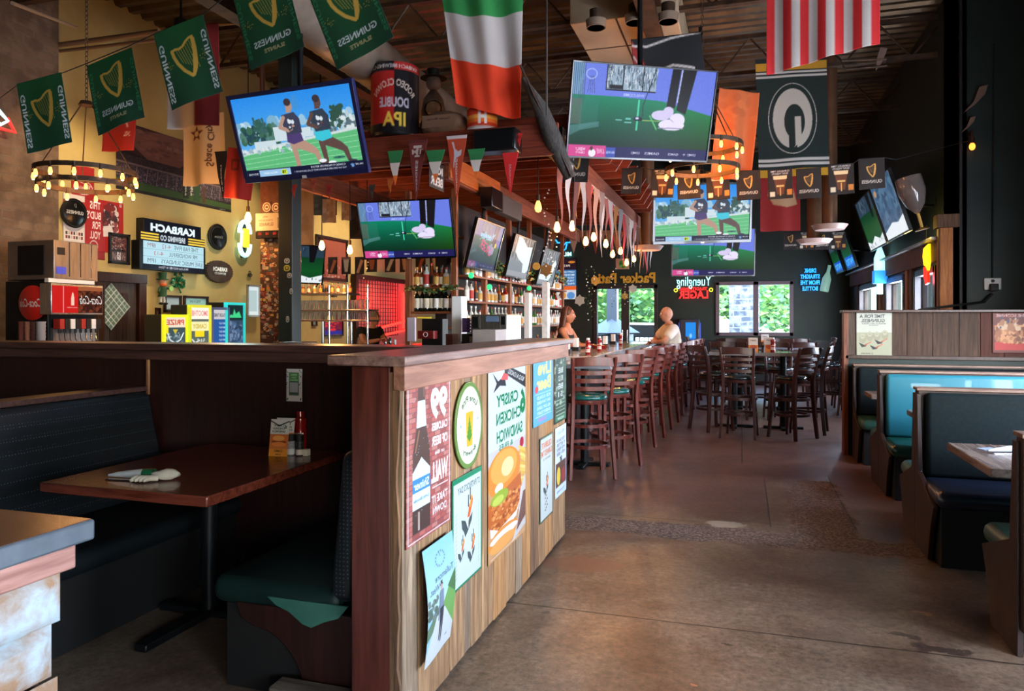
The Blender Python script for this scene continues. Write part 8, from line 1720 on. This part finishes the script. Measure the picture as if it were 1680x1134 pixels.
# == PEOPLE
m_skin = mat('skin', (206, 150, 124), (190, 132, 108), rough=.55, scale=12); m_skin_t = mat('tan_skin', (196, 130, 98), (178, 114, 84), rough=.55, scale=12)
m_white = mat('white_shirt', (214, 200, 188), (232, 220, 208), rough=.9, scale=5); m_blk = mat('black_shirt', (20, 20, 24), (32, 32, 36), rough=.9, scale=5); m_jean = mat('blue_jeans', (36, 40, 70), (50, 56, 90), rough=.9, scale=8)
m_hair = mat('brown_hair', (66, 34, 24), (104, 58, 40), rough=.5, scale=20, stretch=(6, 6, 1)); m_hairg = mat('grey_hair', (120, 110, 104), rough=.7); m_eye = mat('eye_white', (230, 226, 222), rough=.2); m_iris = mat('dark_eye', (30, 20, 16), rough=.2); m_lip = mat('lip', (160, 84, 74), rough=.5)
def skin_bm(chains, levels=1):
 """chains: list of [(point, radius), ...]; first chain starts at the pelvis; returns evaluated mesh"""
 me = bpy.data.meshes.new('s'); vs = []; es = []; rad = []; ix = {}
 for ch in chains:
  prev = None
  for p, r in ch:
   key = tuple(round(c, 4) for c in p)
   if key not in ix: ix[key] = len(vs); vs.append(p); rad.append(r)
   i = ix[key]
   if prev is not None and prev != i: es.append((prev, i))
   prev = i
 me.from_pydata(vs, es, []); o = bpy.data.objects.new('s', me); COL.objects.link(o)
 s = o.modifiers.new('s', 'SKIN'); s.use_smooth_shade = True
 for i, r in enumerate(rad):
  sv = me.skin_vertices[0].data[i]; sv.radius = (r, r) if not isinstance(r, tuple) else r; sv.use_root = (i == 0)
 u = o.modifiers.new('u', 'SUBSURF'); u.levels = levels; u.render_levels = levels
 dg = bpy.context.evaluated_depsgraph_get(); dg.update(); m2 = bpy.data.meshes.new_from_object(o.evaluated_get(dg)); bpy.data.objects.remove(o)
 return m2
def head_geo(bm, c, R, s=1.0):
 """head with jaw, nose, ears, brow; R maps local (face towards -Y) to the figure frame"""
 n, m = 20, 26; ring = []
 for i in range(n + 1):
  th = PI * i / n; row = []
  for k in range(m):
   ph = 2 * PI * k / m; x = math.sin(th) * math.sin(ph); y = -math.sin(th) * math.cos(ph); z = math.cos(th)
   X, Y, Z = x * .076, y * .096, z * .118
   if z < 0: X *= 1 - .3 * (-z) ** 1.4; Y = Y * (1 - .18 * (-z)) - .012 * (-z)
   if y < 0:
    f = max(0, 1 - abs(x) * 3.5)
    Y -= .024 * f * math.exp(-((Z + .018) / .016) ** 2) + .010 * f * math.exp(-((Z - .004) / .018) ** 2)      # nose
    Y -= .006 * max(0, 1 - abs(x) * 1.6) * math.exp(-((Z - .032) / .010) ** 2)    # brow
    Y += .010 * math.exp(-((abs(X) - .03) / .013) ** 2) * math.exp(-((Z - .012) / .012) ** 2)    # eye sockets
    Y -= .006 * f * math.exp(-((Z + .05) / .009) ** 2); Y -= .008 * f * math.exp(-((Z + .092) / .016) ** 2)
   row.append(bm.verts.new(c + R @ (Vector((X, Y, Z)) * s)))
  ring.append(row)
 for i in range(n):
  for k in range(m):
   try: bm.faces.new((ring[i][k], ring[i][(k + 1) % m], ring[i + 1][(k + 1) % m], ring[i + 1][k]))
   except Exception: pass
 for sx in (-1, 1):
  mb = MB().ball((sx * .076, .006, -.002), .02, 10, (.4, .8, 1.5)); mp = [bm.verts.new(c + R @ (Vector(v) * s)) for v in mb.v]
  for f in mb.f:
   try: bm.faces.new([mp[i] for i in f])
   except Exception: pass
def hand_chains(w, d, up, side, curl=.5, s=1.0):
 """five fingers from the wrist w towards d; palm normal = up; side = thumb direction"""
 d, up, side = Vector(d).normalized(), Vector(up).normalized(), Vector(side).normalized(); ch = []
 palm = w + d * .045 * s; kn = w + d * .085 * s
 ch.append([(w, .024 * s), (palm, .03 * s), (kn, .028 * s)])
 for k, (o, L) in enumerate(((.03, .068), (.01, .078), (-.01, .072), (-.03, .056))):
  b0 = kn + side * o * s; a = b0 + (d * math.cos(curl) - up * math.sin(curl)) * L * .5 * s; e = a + (d * math.cos(curl * 2) - up * math.sin(curl * 2)) * L * .5 * s
  ch.append([(palm + side * o * .6 * s, .014 * s), (b0, .0105 * s), (a, .009 * s), (e, .0075 * s)])
 t0 = w + d * .02 * s + side * .02 * s; t1 = t0 + (side * .8 + d * .6).normalized() * .04 * s; t2 = t1 + (side * .3 + d * 1).normalized() * .03 * s
 ch.append([(t0, .014 * s), (t1, .011 * s), (t2, .009 * s)]); return ch
def merge(meshes, bm):
 for me in meshes:
  bm.from_mesh(me); bpy.data.meshes.remove(me)
def figure(name, label, loc, rz, J, skinm, shirt=None, pants=None, sleeve=.55, scale=1.0, head_yaw=0, head_pitch=0, hair=None, thick=1.0, long_sleeve=False):
 """J: joints in the figure frame (facing -Y); builds ONE continuous body and clothing children"""
 t = thing(name, label, 'person', loc, rz); t.scale = (scale,) * 3
 V = {k: Vector(v) for k, v in J.items() if k != 'curl'}; q = thick
 torso = [(V['pelvis'], (.135 * q, .115 * q)), (V['belly'], (.14 * q, .12 * q)), (V['chest'], (.155 * q, .115 * q)), (V['neck'], (.068, .068)), (V['headbase'], (.058, .062))]
 ch = [torso]
 for s in ('L', 'R'):
  ch.append([(V['chest'], (.155 * q, .115 * q)), (V['sh' + s], .062 * q), (V['el' + s], .043 * q), (V['wr' + s], .027)])
  ch.append([(V['pelvis'], (.135 * q, .115 * q)), (V['hip' + s], .095 * q), (V['kn' + s], .06), (V['an' + s], .038), (V['toe' + s], .035)])
 ms = [skin_bm(ch, 2)]
 for s in ('L', 'R'):
  d = V['wr' + s] - V['el' + s]; up = Vector(J.get('palm' + s, (0, 0, 1))); side = up.cross(d).normalized() * (1 if s == 'L' else -1); up2 = d.cross(side).normalized() * (1 if s == 'L' else -1)
  if up2.dot(up) < 0: up2 = -up2
  for c_ in hand_chains(V['wr' + s], d, up2, side, curl=J.get('curl', .6)): ms.append(skin_bm([c_], 1))
 bm = bmesh.new(); merge(ms, bm)
 R = Matrix.Rotation(head_yaw, 3, 'Z') @ Matrix.Rotation(head_pitch, 3, 'X'); hc = V['headbase'] + Vector((0, -.02, .095)); head_geo(bm, hc, R)
 me = bpy.data.meshes.new('body'); bm.to_mesh(me); bm.free(); me.materials.append(skinm); b = link('body', me, t)
 r = b.modifiers.new('fuse', 'REMESH'); r.mode = 'VOXEL'; r.voxel_size = .0075; r.use_smooth_shade = True; sm = b.modifiers.new('smooth', 'SMOOTH'); sm.factor = .4; sm.iterations = 2
 for sx in (-1, 1):
  p = hc + R @ Vector((sx * .03, -.083, .012)); e = obj('eye', MB().ball((0, 0, 0), .0125, 12), m_eye, b, loc=p, smooth=60); obj('iris', MB().ball((0, 0, 0), .007, 10), m_iris, e, loc=R @ Vector((0, -.008, 0)), smooth=60)
  obj('eyebrow', MB().tube([hc + R @ Vector((sx * .016, -.098, .034)), hc + R @ Vector((sx * .032, -.096, .039)), hc + R @ Vector((sx * .048, -.085, .033))], .004), m_hair, b)
 obj('mouth', MB().tube([hc + R @ Vector((-.024, -.094, -.05)), hc + R @ Vector((0, -.104, -.05)), hc + R @ Vector((.024, -.094, -.05))], [.003, .005, .003]), m_lip, b, smooth=60)
 if shirt is not None:
  g = .014; ch = [[(V['pelvis'] + Vector((0, 0, .02)), (.15 * q + g, .13 * q + g)), (V['belly'], (.145 * q + g, .125 * q + g)), (V['chest'], (.16 * q + g, .118 * q + g)), (V['neck'] - Vector((0, 0, .03)), (.07 + g, .07 + g))]]
  for s in ('L', 'R'):
   a = V['sh' + s].lerp(V['el' + s], sleeve); L_ = [(V['chest'], (.16 * q + g, .118 * q + g)), (V['sh' + s], .07 * q + g), (a, .056 * q + g)]
   ch.append(L_)
  m_ = skin_bm(ch, 2); m_.materials.clear(); m_.materials.append(shirt); link('shirt', m_, t)
 if pants is not None:
  g = .014; ch = [[(V['pelvis'], (.137 * q + g, .118 * q + g)), (V['belly'] * .35 + V['pelvis'] * .65, (.13 * q + g, .115 * q + g))]]
  for s in ('L', 'R'): ch.append([(V['pelvis'], (.137 * q + g, .118 * q + g)), (V['hip' + s], .1 * q + g), (V['kn' + s], .066 + g), (V['an' + s], .05 + g)])
  m_ = skin_bm(ch, 2); m_.materials.clear(); m_.materials.append(pants); link('trousers', m_, t)
  for s in ('L', 'R'): obj('shoe', MB().tube([V['an' + s] + Vector((0, .04, -.035)), V['an' + s] + Vector((0, -.04, -.04)), V['toe' + s] + Vector((0, -.02, -.01))], [.045, .048, .035], n=10), m_black, t, smooth=60)
 if hair == 'long':
  mb = MB(); n = 16
  for k in range(n):
   a = PI * (.08 + .84 * k / (n - 1)); x, y = .088 * math.cos(a), .085 * math.sin(a)
   top = hc + R @ Vector((x * .25, y * .2 + .0, .135)); p1 = hc + R @ Vector((x * 1.02, y * 1.1, .04)); p2 = hc + Vector((x * 1.15, y * 1.2 + .01, -.1)); p3 = hc + Vector((x * 1.3, y * 1.3 + .03, -.24)); p4 = hc + Vector((x * 1.1, y * 1.2 + .05, -.36 - .03 * math.sin(k * 2)))
   mb.tube([top, hc + R @ Vector((x * .8, y * .85, .11)), p1, p2, p3, p4], [.014, .024, .024, .026, .024, .008], n=7)
  mb.ball(hc + R @ Vector((0, .02, .045)), .094, 16, (1, 1, 1)); obj('hair', mb, m_hair, t, smooth=60)
 elif hair:
  mb = MB(); n, m = 8, 22; vs = []
  for i in range(n + 1):
   th = (PI * .52) * i / n
   for k in range(m):
    ph = 2 * PI * k / m; x = math.sin(th) * math.sin(ph); y = -math.sin(th) * math.cos(ph); z = math.cos(th); drop = .0 if y < -.1 else .03
    vs.append(hc + R @ Vector((x * .081, y * .1 + .004, z * .124 - (drop if i == n else 0) + (.03 if (i == n and y < -.1) else 0))))
  fs = [(i * m + k, i * m + (k + 1) % m, (i + 1) * m + (k + 1) % m, (i + 1) * m + k) for i in range(n) for k in range(m)]; mb.add(vs, fs); obj('hair', mb, hair, t, smooth=60)
 return t
SIT = dict(pelvis=(0, .06, .88), belly=(0, .06, 1.05), chest=(0, .04, 1.27), neck=(0, .02, 1.43), headbase=(0, 0, 1.49), hipL=(.1, .0, .87), hipR=(-.1, .0, .87), knL=(.13, -.36, .86), knR=(-.13, -.36, .86), anL=(.13, -.3, .42), anR=(-.13, -.3, .42), toeL=(.13, -.42, .37), toeR=(-.13, -.42, .37),
   shL=(.19, .03, 1.36), shR=(-.19, .03, 1.36))
J = dict(SIT); J.update(elL=(.27, -.14, 1.17), elR=(-.27, -.14, 1.17), wrL=(.02, -.24, 1.15), wrR=(-.03, -.22, 1.18), palmL=(0, .3, 1), palmR=(0, .3, 1), curl=.5)
# the man in white on a stool at the counter, facing the counter (towards -X), head turned away
figure('person', 'bald man in white shirt and blue jeans sitting on a bar stool, arms folded', (-1.1, 11.62, .0), R_(-68), J, m_skin, m_white, m_jean, sleeve=.8, head_yaw=R_(-15), thick=1.14)
STD = dict(pelvis=(0, .02, .93), belly=(0, .02, 1.08), chest=(0, .0, 1.27), neck=(0, .0, 1.41), headbase=(0, -.015, 1.47), hipL=(.09, .02, .88), hipR=(-.09, .02, .88), knL=(.1, .0, .48), knR=(-.1, .0, .48), anL=(.1, .03, .08), anR=(-.1, .03, .08), toeL=(.11, -.1, .04), toeR=(-.11, -.1, .04), shL=(.165, .01, 1.35), shR=(-.165, .01, 1.35))
J = dict(STD); J.update(elL=(.21, -.12, 1.12), elR=(-.2, -.16, 1.12), wrL=(.12, -.34, 1.12), wrR=(-.1, -.36, 1.12), curl=.4)
w = onY(941, 520, 10.3)
figure('person', 'woman with long brown hair and black sleeveless top leaning over the bar counter', (-2.52, 10.75, 0), R_(80), J, m_skin_t, m_blk, m_blk, sleeve=.0, scale=1.0, hair='long', thick=.86, head_yaw=R_(8))
w = onY(914, 532, 12.5)
J = dict(SIT); J.update(elL=(.2, -.28, 1.14), elR=(-.2, -.28, 1.14), wrL=(.06, -.2, 1.38), wrR=(-.06, -.2, 1.34), palmL=(0, -1, 0), palmR=(0, -1, 0))
figure('person', 'dark haired man resting his chin on his hand, behind the woman at the bar', (w.x - .02, 12.6, -.12), R_(20), J, m_skin, m_skin_t, m_blk, sleeve=.5, hair=m_hair, thick=1.0)
w = onY(604, 525, 10.2)
J = dict(STD); J.update(elL=(.2, -.2, 1.15), elR=(-.2, -.2, 1.15), wrL=(.08, -.42, 1.14), wrR=(-.05, -.42, 1.2), chest=(0, -.06, 1.25), neck=(0, -.11, 1.38), headbase=(0, -.15, 1.43), shL=(.17, -.05, 1.33), shR=(-.17, -.05, 1.33), curl=.7)
figure('person', 'man in a black shirt leaning on the left side of the bar', (w.x, 10.2, 0), R_(62), J, m_skin, m_blk, m_blk, sleeve=.6, hair=m_hairg, thick=1.05)
# == RED GAME ROOM ON THE LEFT WALL, WINDOWS, OUTDOORS
t = thing('red_booth', 'red lit alcove with a wire grid screen on the left wall beyond the bar', 'alcove', (0, 0, 0))
Xr = XL + .02
def fw(l, r, yt, yb, X): ym = (yt + yb) / 2; a, b_ = onX(l, ym, X), onX(r, ym, X); return a.y, b_.y, onX(l, yb, X).z, onX(l, yt, X).z
y0, y1, z0, z1 = fw(580, 668, 458, 562, Xr)
m_redg = mat('dark_wire', (40, 20, 20), rough=.5)
m_redp = mat('red_lit_panel', (206, 130, 120), (190, 110, 100), rough=.6, scale=3)
obj('back_panel', MB().box((Xr, y0, .2), (Xr + .04, y1, z1)), m_redp, t)
obj('frame', MB().box((Xr, y0 - .1, 0), (Xr + .12, y0, z1 + .1)).box((Xr, y0, z1), (Xr + .12, y1, z1 + .1)), m_trimwood, t)
mb = MB(); k = y0
while k < y0 + (y1 - y0) * .72: mb.box((Xr + .1, k, 1.15), (Xr + .11, k + .012, z1)); k += .12
z = 1.15
while z < z1: mb.box((Xr + .1, y0, z), (Xr + .11, y0 + (y1 - y0) * .72, z + .012)); z += .085
obj('wire_grid', mb, m_redg, t, smooth=None)
m_rn = mat('red_tube', (255, 70, 60), emit=(255, 50, 40), estr=2.0)
mb = MB(); mb.cyl((Xr + .14, y0 + (y1 - y0) * .8, 1.3), (Xr + .14, y0 + (y1 - y0) * .8, z1 - .2), .03).cyl((Xr + .14, y0 + .5, 1.28), (Xr + .14, y1, 1.52), .03).cyl((Xr + .14, y0 + .3, 1.1), (Xr + .14, y1, 1.3), .025); obj('light_tube', mb, m_rn, t)
for q in (.3, .75): light('red_glow', (Xr + .55, y0 + (y1 - y0) * q, 1.9), (255, 40, 30), 22, .2)
# framed things on the yellow wall past the post
A = Art(1.0, .9, 60, (150, 84, 70)); A.speck(0, .0, 1, .3, [(190, 150, 140), (110, 60, 50)], 60, .03); A.rect(.0, 0, .2, .9, (40, 26, 24)); A.grain(6); framed(A, 517, 569, 384, 458, 'brown framed picture behind the hanging bulbs on the yellow wall', fc=m_bwood, fw=.05)
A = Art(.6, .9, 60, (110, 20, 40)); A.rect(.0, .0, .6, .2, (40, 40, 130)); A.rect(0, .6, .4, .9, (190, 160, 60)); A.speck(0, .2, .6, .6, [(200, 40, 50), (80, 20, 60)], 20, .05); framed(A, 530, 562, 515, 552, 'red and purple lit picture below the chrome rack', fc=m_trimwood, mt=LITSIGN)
A = Art(.4, .6, 60, (180, 30, 40)); A.rect(.1, .1, .3, .5, (210, 180, 180)); framed(A, 571, 586, 512, 535, 'small red framed card left of the red alcove', fc=m_trimwood)
A = Art(.4, .6, 40, (110, 110, 104)); framed(A, 511, 519, 517, 535, 'small grey framed sheet behind the chrome rack', fc=m_trimwood, fw=.02)
for k, (px, py) in enumerate(((455, 0), (530, 478), (548, 486))):
 if k == 0: continue
 c = onX(px, py, XL + .2); t = thing('gooseneck_lamp', 'small gooseneck wall lamp over the bottle row, %s of two' % ('left', 'right')[k - 1], 'lamp', c); obj('arm', MB().tube([(-.18, 0, .05), (-.1, 0, .14), (0, 0, .12), (0, 0, .04)], .012), m_black, t); obj('shade', MB().lathe([(.03, .04), (.07, -.02)], n=14), m_black, t)
# flags on yellow wall near the beam: white hanging cloths
for k, (px, py, Y, w_, h_, c_) in enumerate(((494, 350, 9.0, .35, .9, (150, 130, 112)), (540, 346, 9.4, .2, .35, (150, 126, 110)), (568, 345, 9.6, .14, .3, (160, 136, 120)), (590, 352, 10.0, .3, .75, (40, 30, 30)), (520, 334, 9.6, .6, .35, (30, 26, 28)))):
 A = Art(.3, .6, 50, c_); A.speck(0, 0, .3, .6, [tuple(min(255, q + 16) for q in c_), tuple(max(0, q - 14) for q in c_)], 14, .06); p = onY(px, py, Y)
 flag('hanging_cloth', ('long pale cloth hanging right of the dark post', 'small pale pennant cloth over the picture', 'narrow pale cloth over the middle bulb', 'dark jersey hanging left of the bar television', 'dark cloth with emblem under the left canopy beam')[k], 'cloth', A, w_, h_, p, (.95, .3, 0), (.3, -.95, 0), wavefn(.3, .6, .012, 1.3, k))
# window frames beyond the right posts
# outdoors
light('sign_glow', (XL + .75, 8.7, 2.35), (190, 235, 245), 16, .3)
for k, (x, y) in enumerate(((-5.9, 6.6), (-5.9, 9.4), (-5.6, 12.6))):  # fill spotlights with housings, added to brighten the dim yellow wall
 t = thing('added_spotlight', 'small black spotlight added to brighten the yellow wall, %s from the front' % ORD[k], 'lamp', (x, y, 4.7), group='added spotlights before the yellow wall'); obj('housing', MB().lathe([(.05, .12), (.07, .1), (.08, -.04), (.07, -.04), (.05, .02)], n=16), m_black, t); obj('stem', MB().cyl((0, 0, .1), (0, 0, .7), .012), m_black, t)
 l = light('added_spot_fill', (x, y, 4.64), (255, 222, 176), (230, 230, 420)[k], .05, 'SPOT'); l.data.spot_size = R_(75); l.data.spot_blend = .7; l.rotation_euler = (0, R_(34), 0)
def out(o): o['kind'] = 'structure'; return o
m_pave = mat('patio_concrete', (196, 190, 184), (214, 208, 200), rough=.9, scale=2)
o = obj('exterior_ground', MB().box((-14, YB + .2, -.15), (14, 44, -.03)), m_pave); out(o)
o = obj('exterior_ground', MB().box((XR2 + .25, -14, -.15), (16, YB + .2, -.03)), m_pave); out(o)
o = obj('exterior_ground', MB().box((-14, -14, -.15), (XR2 + .25, YF - .25, -.03)), m_pave); out(o)
m_leaf = [mat('leaf_green_%d' % k, c_, rough=.7, sheen=.2) for k, c_ in enumerate(((56, 112, 48), (90, 138, 56), (46, 98, 64)))]
def tree(x, y, h, r, label, seed):
 t = thing('tree', label, 'tree', (x, y, 0)); rs = random.Random(seed); mb = MB()
 mb.tube([(0, 0, 0), (.05, 0, h * .3), (-.05, .05, h * .6)], [.14, .11, .06], n=8); obj('trunk', mb, m_bwood, t, smooth=60); mb = MB()
 for k in range(2200):
  a, b_ = rs.uniform(0, 2 * PI), rs.uniform(-1, 1); q = rs.uniform(.78, 1.05) * r; p = Vector((q * math.cos(a) * math.sqrt(1 - b_ * b_), q * math.sin(a) * math.sqrt(1 - b_ * b_), h * .62 + q * b_ * 1.15 + .12 * math.sin(a * 5))); x_, y_ = perp(Vector((rs.uniform(-1, 1), rs.uniform(-1, 1), rs.uniform(.1, 1)))); s_ = rs.uniform(.08, .17)
  mb.m(rs.randint(0, 2)).add([p - x_ * s_, p - y_ * s_ * .6, p + x_ * s_, p + y_ * s_ * .6], [(0, 1, 2, 3)])
 obj('foliage', mb, m_leaf, t, smooth=None); obj('foliage_mass', MB().ball((0, 0, 0), r * .78, 16, (1, 1, 1.15)), mat('inner_leaves', (44, 92, 50), (96, 146, 66), rough=.9, scale=7), t, loc=(0, 0, h * .62), smooth=60)
for k, (x, y, h, r, lb) in enumerate(((-6.6, 26, 4.6, 2.0, 'leafy tree seen through the left pane of the glass door'), (-4.4, 27, 5.0, 2.2, 'yellow-green tree behind the centre post of the glass door'), (-2.3, 25.5, 4.8, 1.9, 'leafy tree seen through the right pane of the glass door'), (.4, 27, 4.6, 1.4, 'tree at the left edge of the back window'), (2.2, 30, 4.8, 2.0, 'pale tree seen through the right pane of the back window'))): tree(x, y, h, r, lb, k)
mb = MB();
for z in (.15, 1.0): mb.box((-5.0, 21.0, z), (3.2, 21.04, z + .04))
x = -5.0
while x < 3.2: mb.box((x, 21.01, .15), (x + .02, 21.03, 1.0)); x += .13
for x in (-5, -2.95, -.9, 1.15, 3.2): mb.box((x - .03, 20.99, 0), (x + .03, 21.05, 1.08))
o = obj('patio_railing', mb, m_black, smooth=None); tag(o, 'black metal patio railing seen through the glass door', 'railing')
t = thing('patio_post', 'white square post with peaked grey hood on the patio, in the left door pane', 'post', (onY(1005, 500, 20).x, 20, 0)); obj('post', MB().box((-.14, -.14, 0), (.14, .14, 3.2)), mat('white_grey_post', (200, 202, 212), rough=.6), t); obj('hood', MB().lathe([(.75, 1.15), (.12, 1.55), (0, 1.55)], n=4), mat('grey_metal_hood', (110, 116, 126), rough=.5), t, smooth=None); obj('cabinet', MB().box((-.5, -.5, .2), (.5, .5, 1.1)), mat('grey_metal_hood', (110, 116, 126)), t)
t = thing('stone_wall', 'pale patterned stone wall outside the left pane of the back window', 'wall', (0, 0, 0)); a, b_ = onY(1196, 500, 22), onY(1246, 500, 22); m_st2 = brick_mat('pale_stonework', (44, 54, 70), (62, 74, 92), (104, 114, 126), 1.3, 'y', rough=.9); obj('body', MB().box((a.x, 22, 0), (b_.x, 22.3, 3.4)), m_st2, t)
for k, (x, lb) in enumerate(((-3.2, 'pale parked car partly seen through the glass door'),)):
 t = thing('parked_car', lb, 'car', (x, 23.6, 0)); obj('body', MB().prism([(-2.1, .35), (2.1, .35), (2.15, .8), (1.4, .95), (.8, 1.4), (-.9, 1.42), (-1.6, .95), (-2.15, .85)], 1.7), mat('car_paint', (214, 216, 222), rough=.25, coat=.8), t, bevel=.05)
 for sx in (-1.3, 1.3): obj('wheel', MB().cyl((sx, -.88, .33), (sx, .88, .33), .33, n=20), m_black, t)
 obj('car_window', MB().prism([(-1.35, .98), (1.2, .98), (.75, 1.34), (-.85, 1.36)], 1.72), m_darkmetal, t)
# == LIGHT
sc = bpy.context.scene
w = bpy.data.worlds.new('sky'); sc.world = w; w.use_nodes = True; nt = w.node_tree; bg = nt.nodes['Background']
sky = nt.nodes.new('ShaderNodeTexSky'); sky.sky_type = 'NISHITA'; sky.sun_elevation = R_(48); sky.sun_rotation = R_(160); sky.sun_disc = False; sky.air_density = 1.2; sky.dust_density = 2.0
nt.links.new(sky.outputs[0], bg.inputs[0]); bg.inputs[1].default_value = SKY_STRENGTH
sun = light('sun', (0, 0, 20), (255, 244, 226), SUN_W, 0, 'SUN'); sun.data.angle = R_(2); sun.rotation_euler = (R_(40), 0, R_(30))
def area(name, loc, rot, sx, sy, col, power):
 l = bpy.data.lights.new(name, 'AREA'); l.shape = 'RECTANGLE'; l.size = sx; l.size_y = sy; l.energy = power; l.color = tuple(lin(col)); o = bpy.data.objects.new(name, l); COL.objects.link(o); o.location = loc; o.rotation_euler = rot; return o
for (a, b_), pw in zip(fops, FRONT_W): area('window_daylight', ((a + b_) / 2, YF - .05, 1.65), (R_(90), 0, 0), b_ - a, 1.4, (225, 236, 255), pw)
for (a, b_, za, zb), pw in zip(rops, SIDE_W): area('window_daylight', (XR2 + .1, (a + b_) / 2, (za + zb) / 2), (0, R_(90), 0), zb - za - .05, b_ - a, (215, 230, 255), pw)
for (a, b_), pw in zip(ops, (80, 95, 110)): area('window_daylight', (XR1 + .03, (a + b_) / 2, (oz0 + oz1) / 2), (0, R_(90), 0), oz1 - oz0 - .2, b_ - a - .2, (214, 230, 255), pw)
# == CAMERA AND VIEW
cam = bpy.data.cameras.new('camera'); co = bpy.data.objects.new('camera', cam); COL.objects.link(co); co.location = (0, 0, CAMZ); co.rotation_euler = (R_(90), 0, YAW)
cam.sensor_width = 36; cam.lens = 1200 / 1680 * 36; cam.shift_y = -(567 - 525) / 1680.0; cam.clip_start = .05; cam.clip_end = 200; sc.camera = co
sc.view_settings.view_transform = 'Standard'; sc.view_settings.look = 'None'; sc.view_settings.gamma = 1; sc.view_settings.use_curve_mapping = False; sc.view_settings.exposure = 0.38
cy = sc.cycles; cy.use_denoising = True; cy.max_bounces = 7; cy.diffuse_bounces = 4; cy.glossy_bounces = 4; cy.transmission_bounces = 6; cy.transparent_max_bounces = 8; cy.sample_clamp_indirect = 4; cy.caustics_reflective = False; cy.caustics_refractive = False
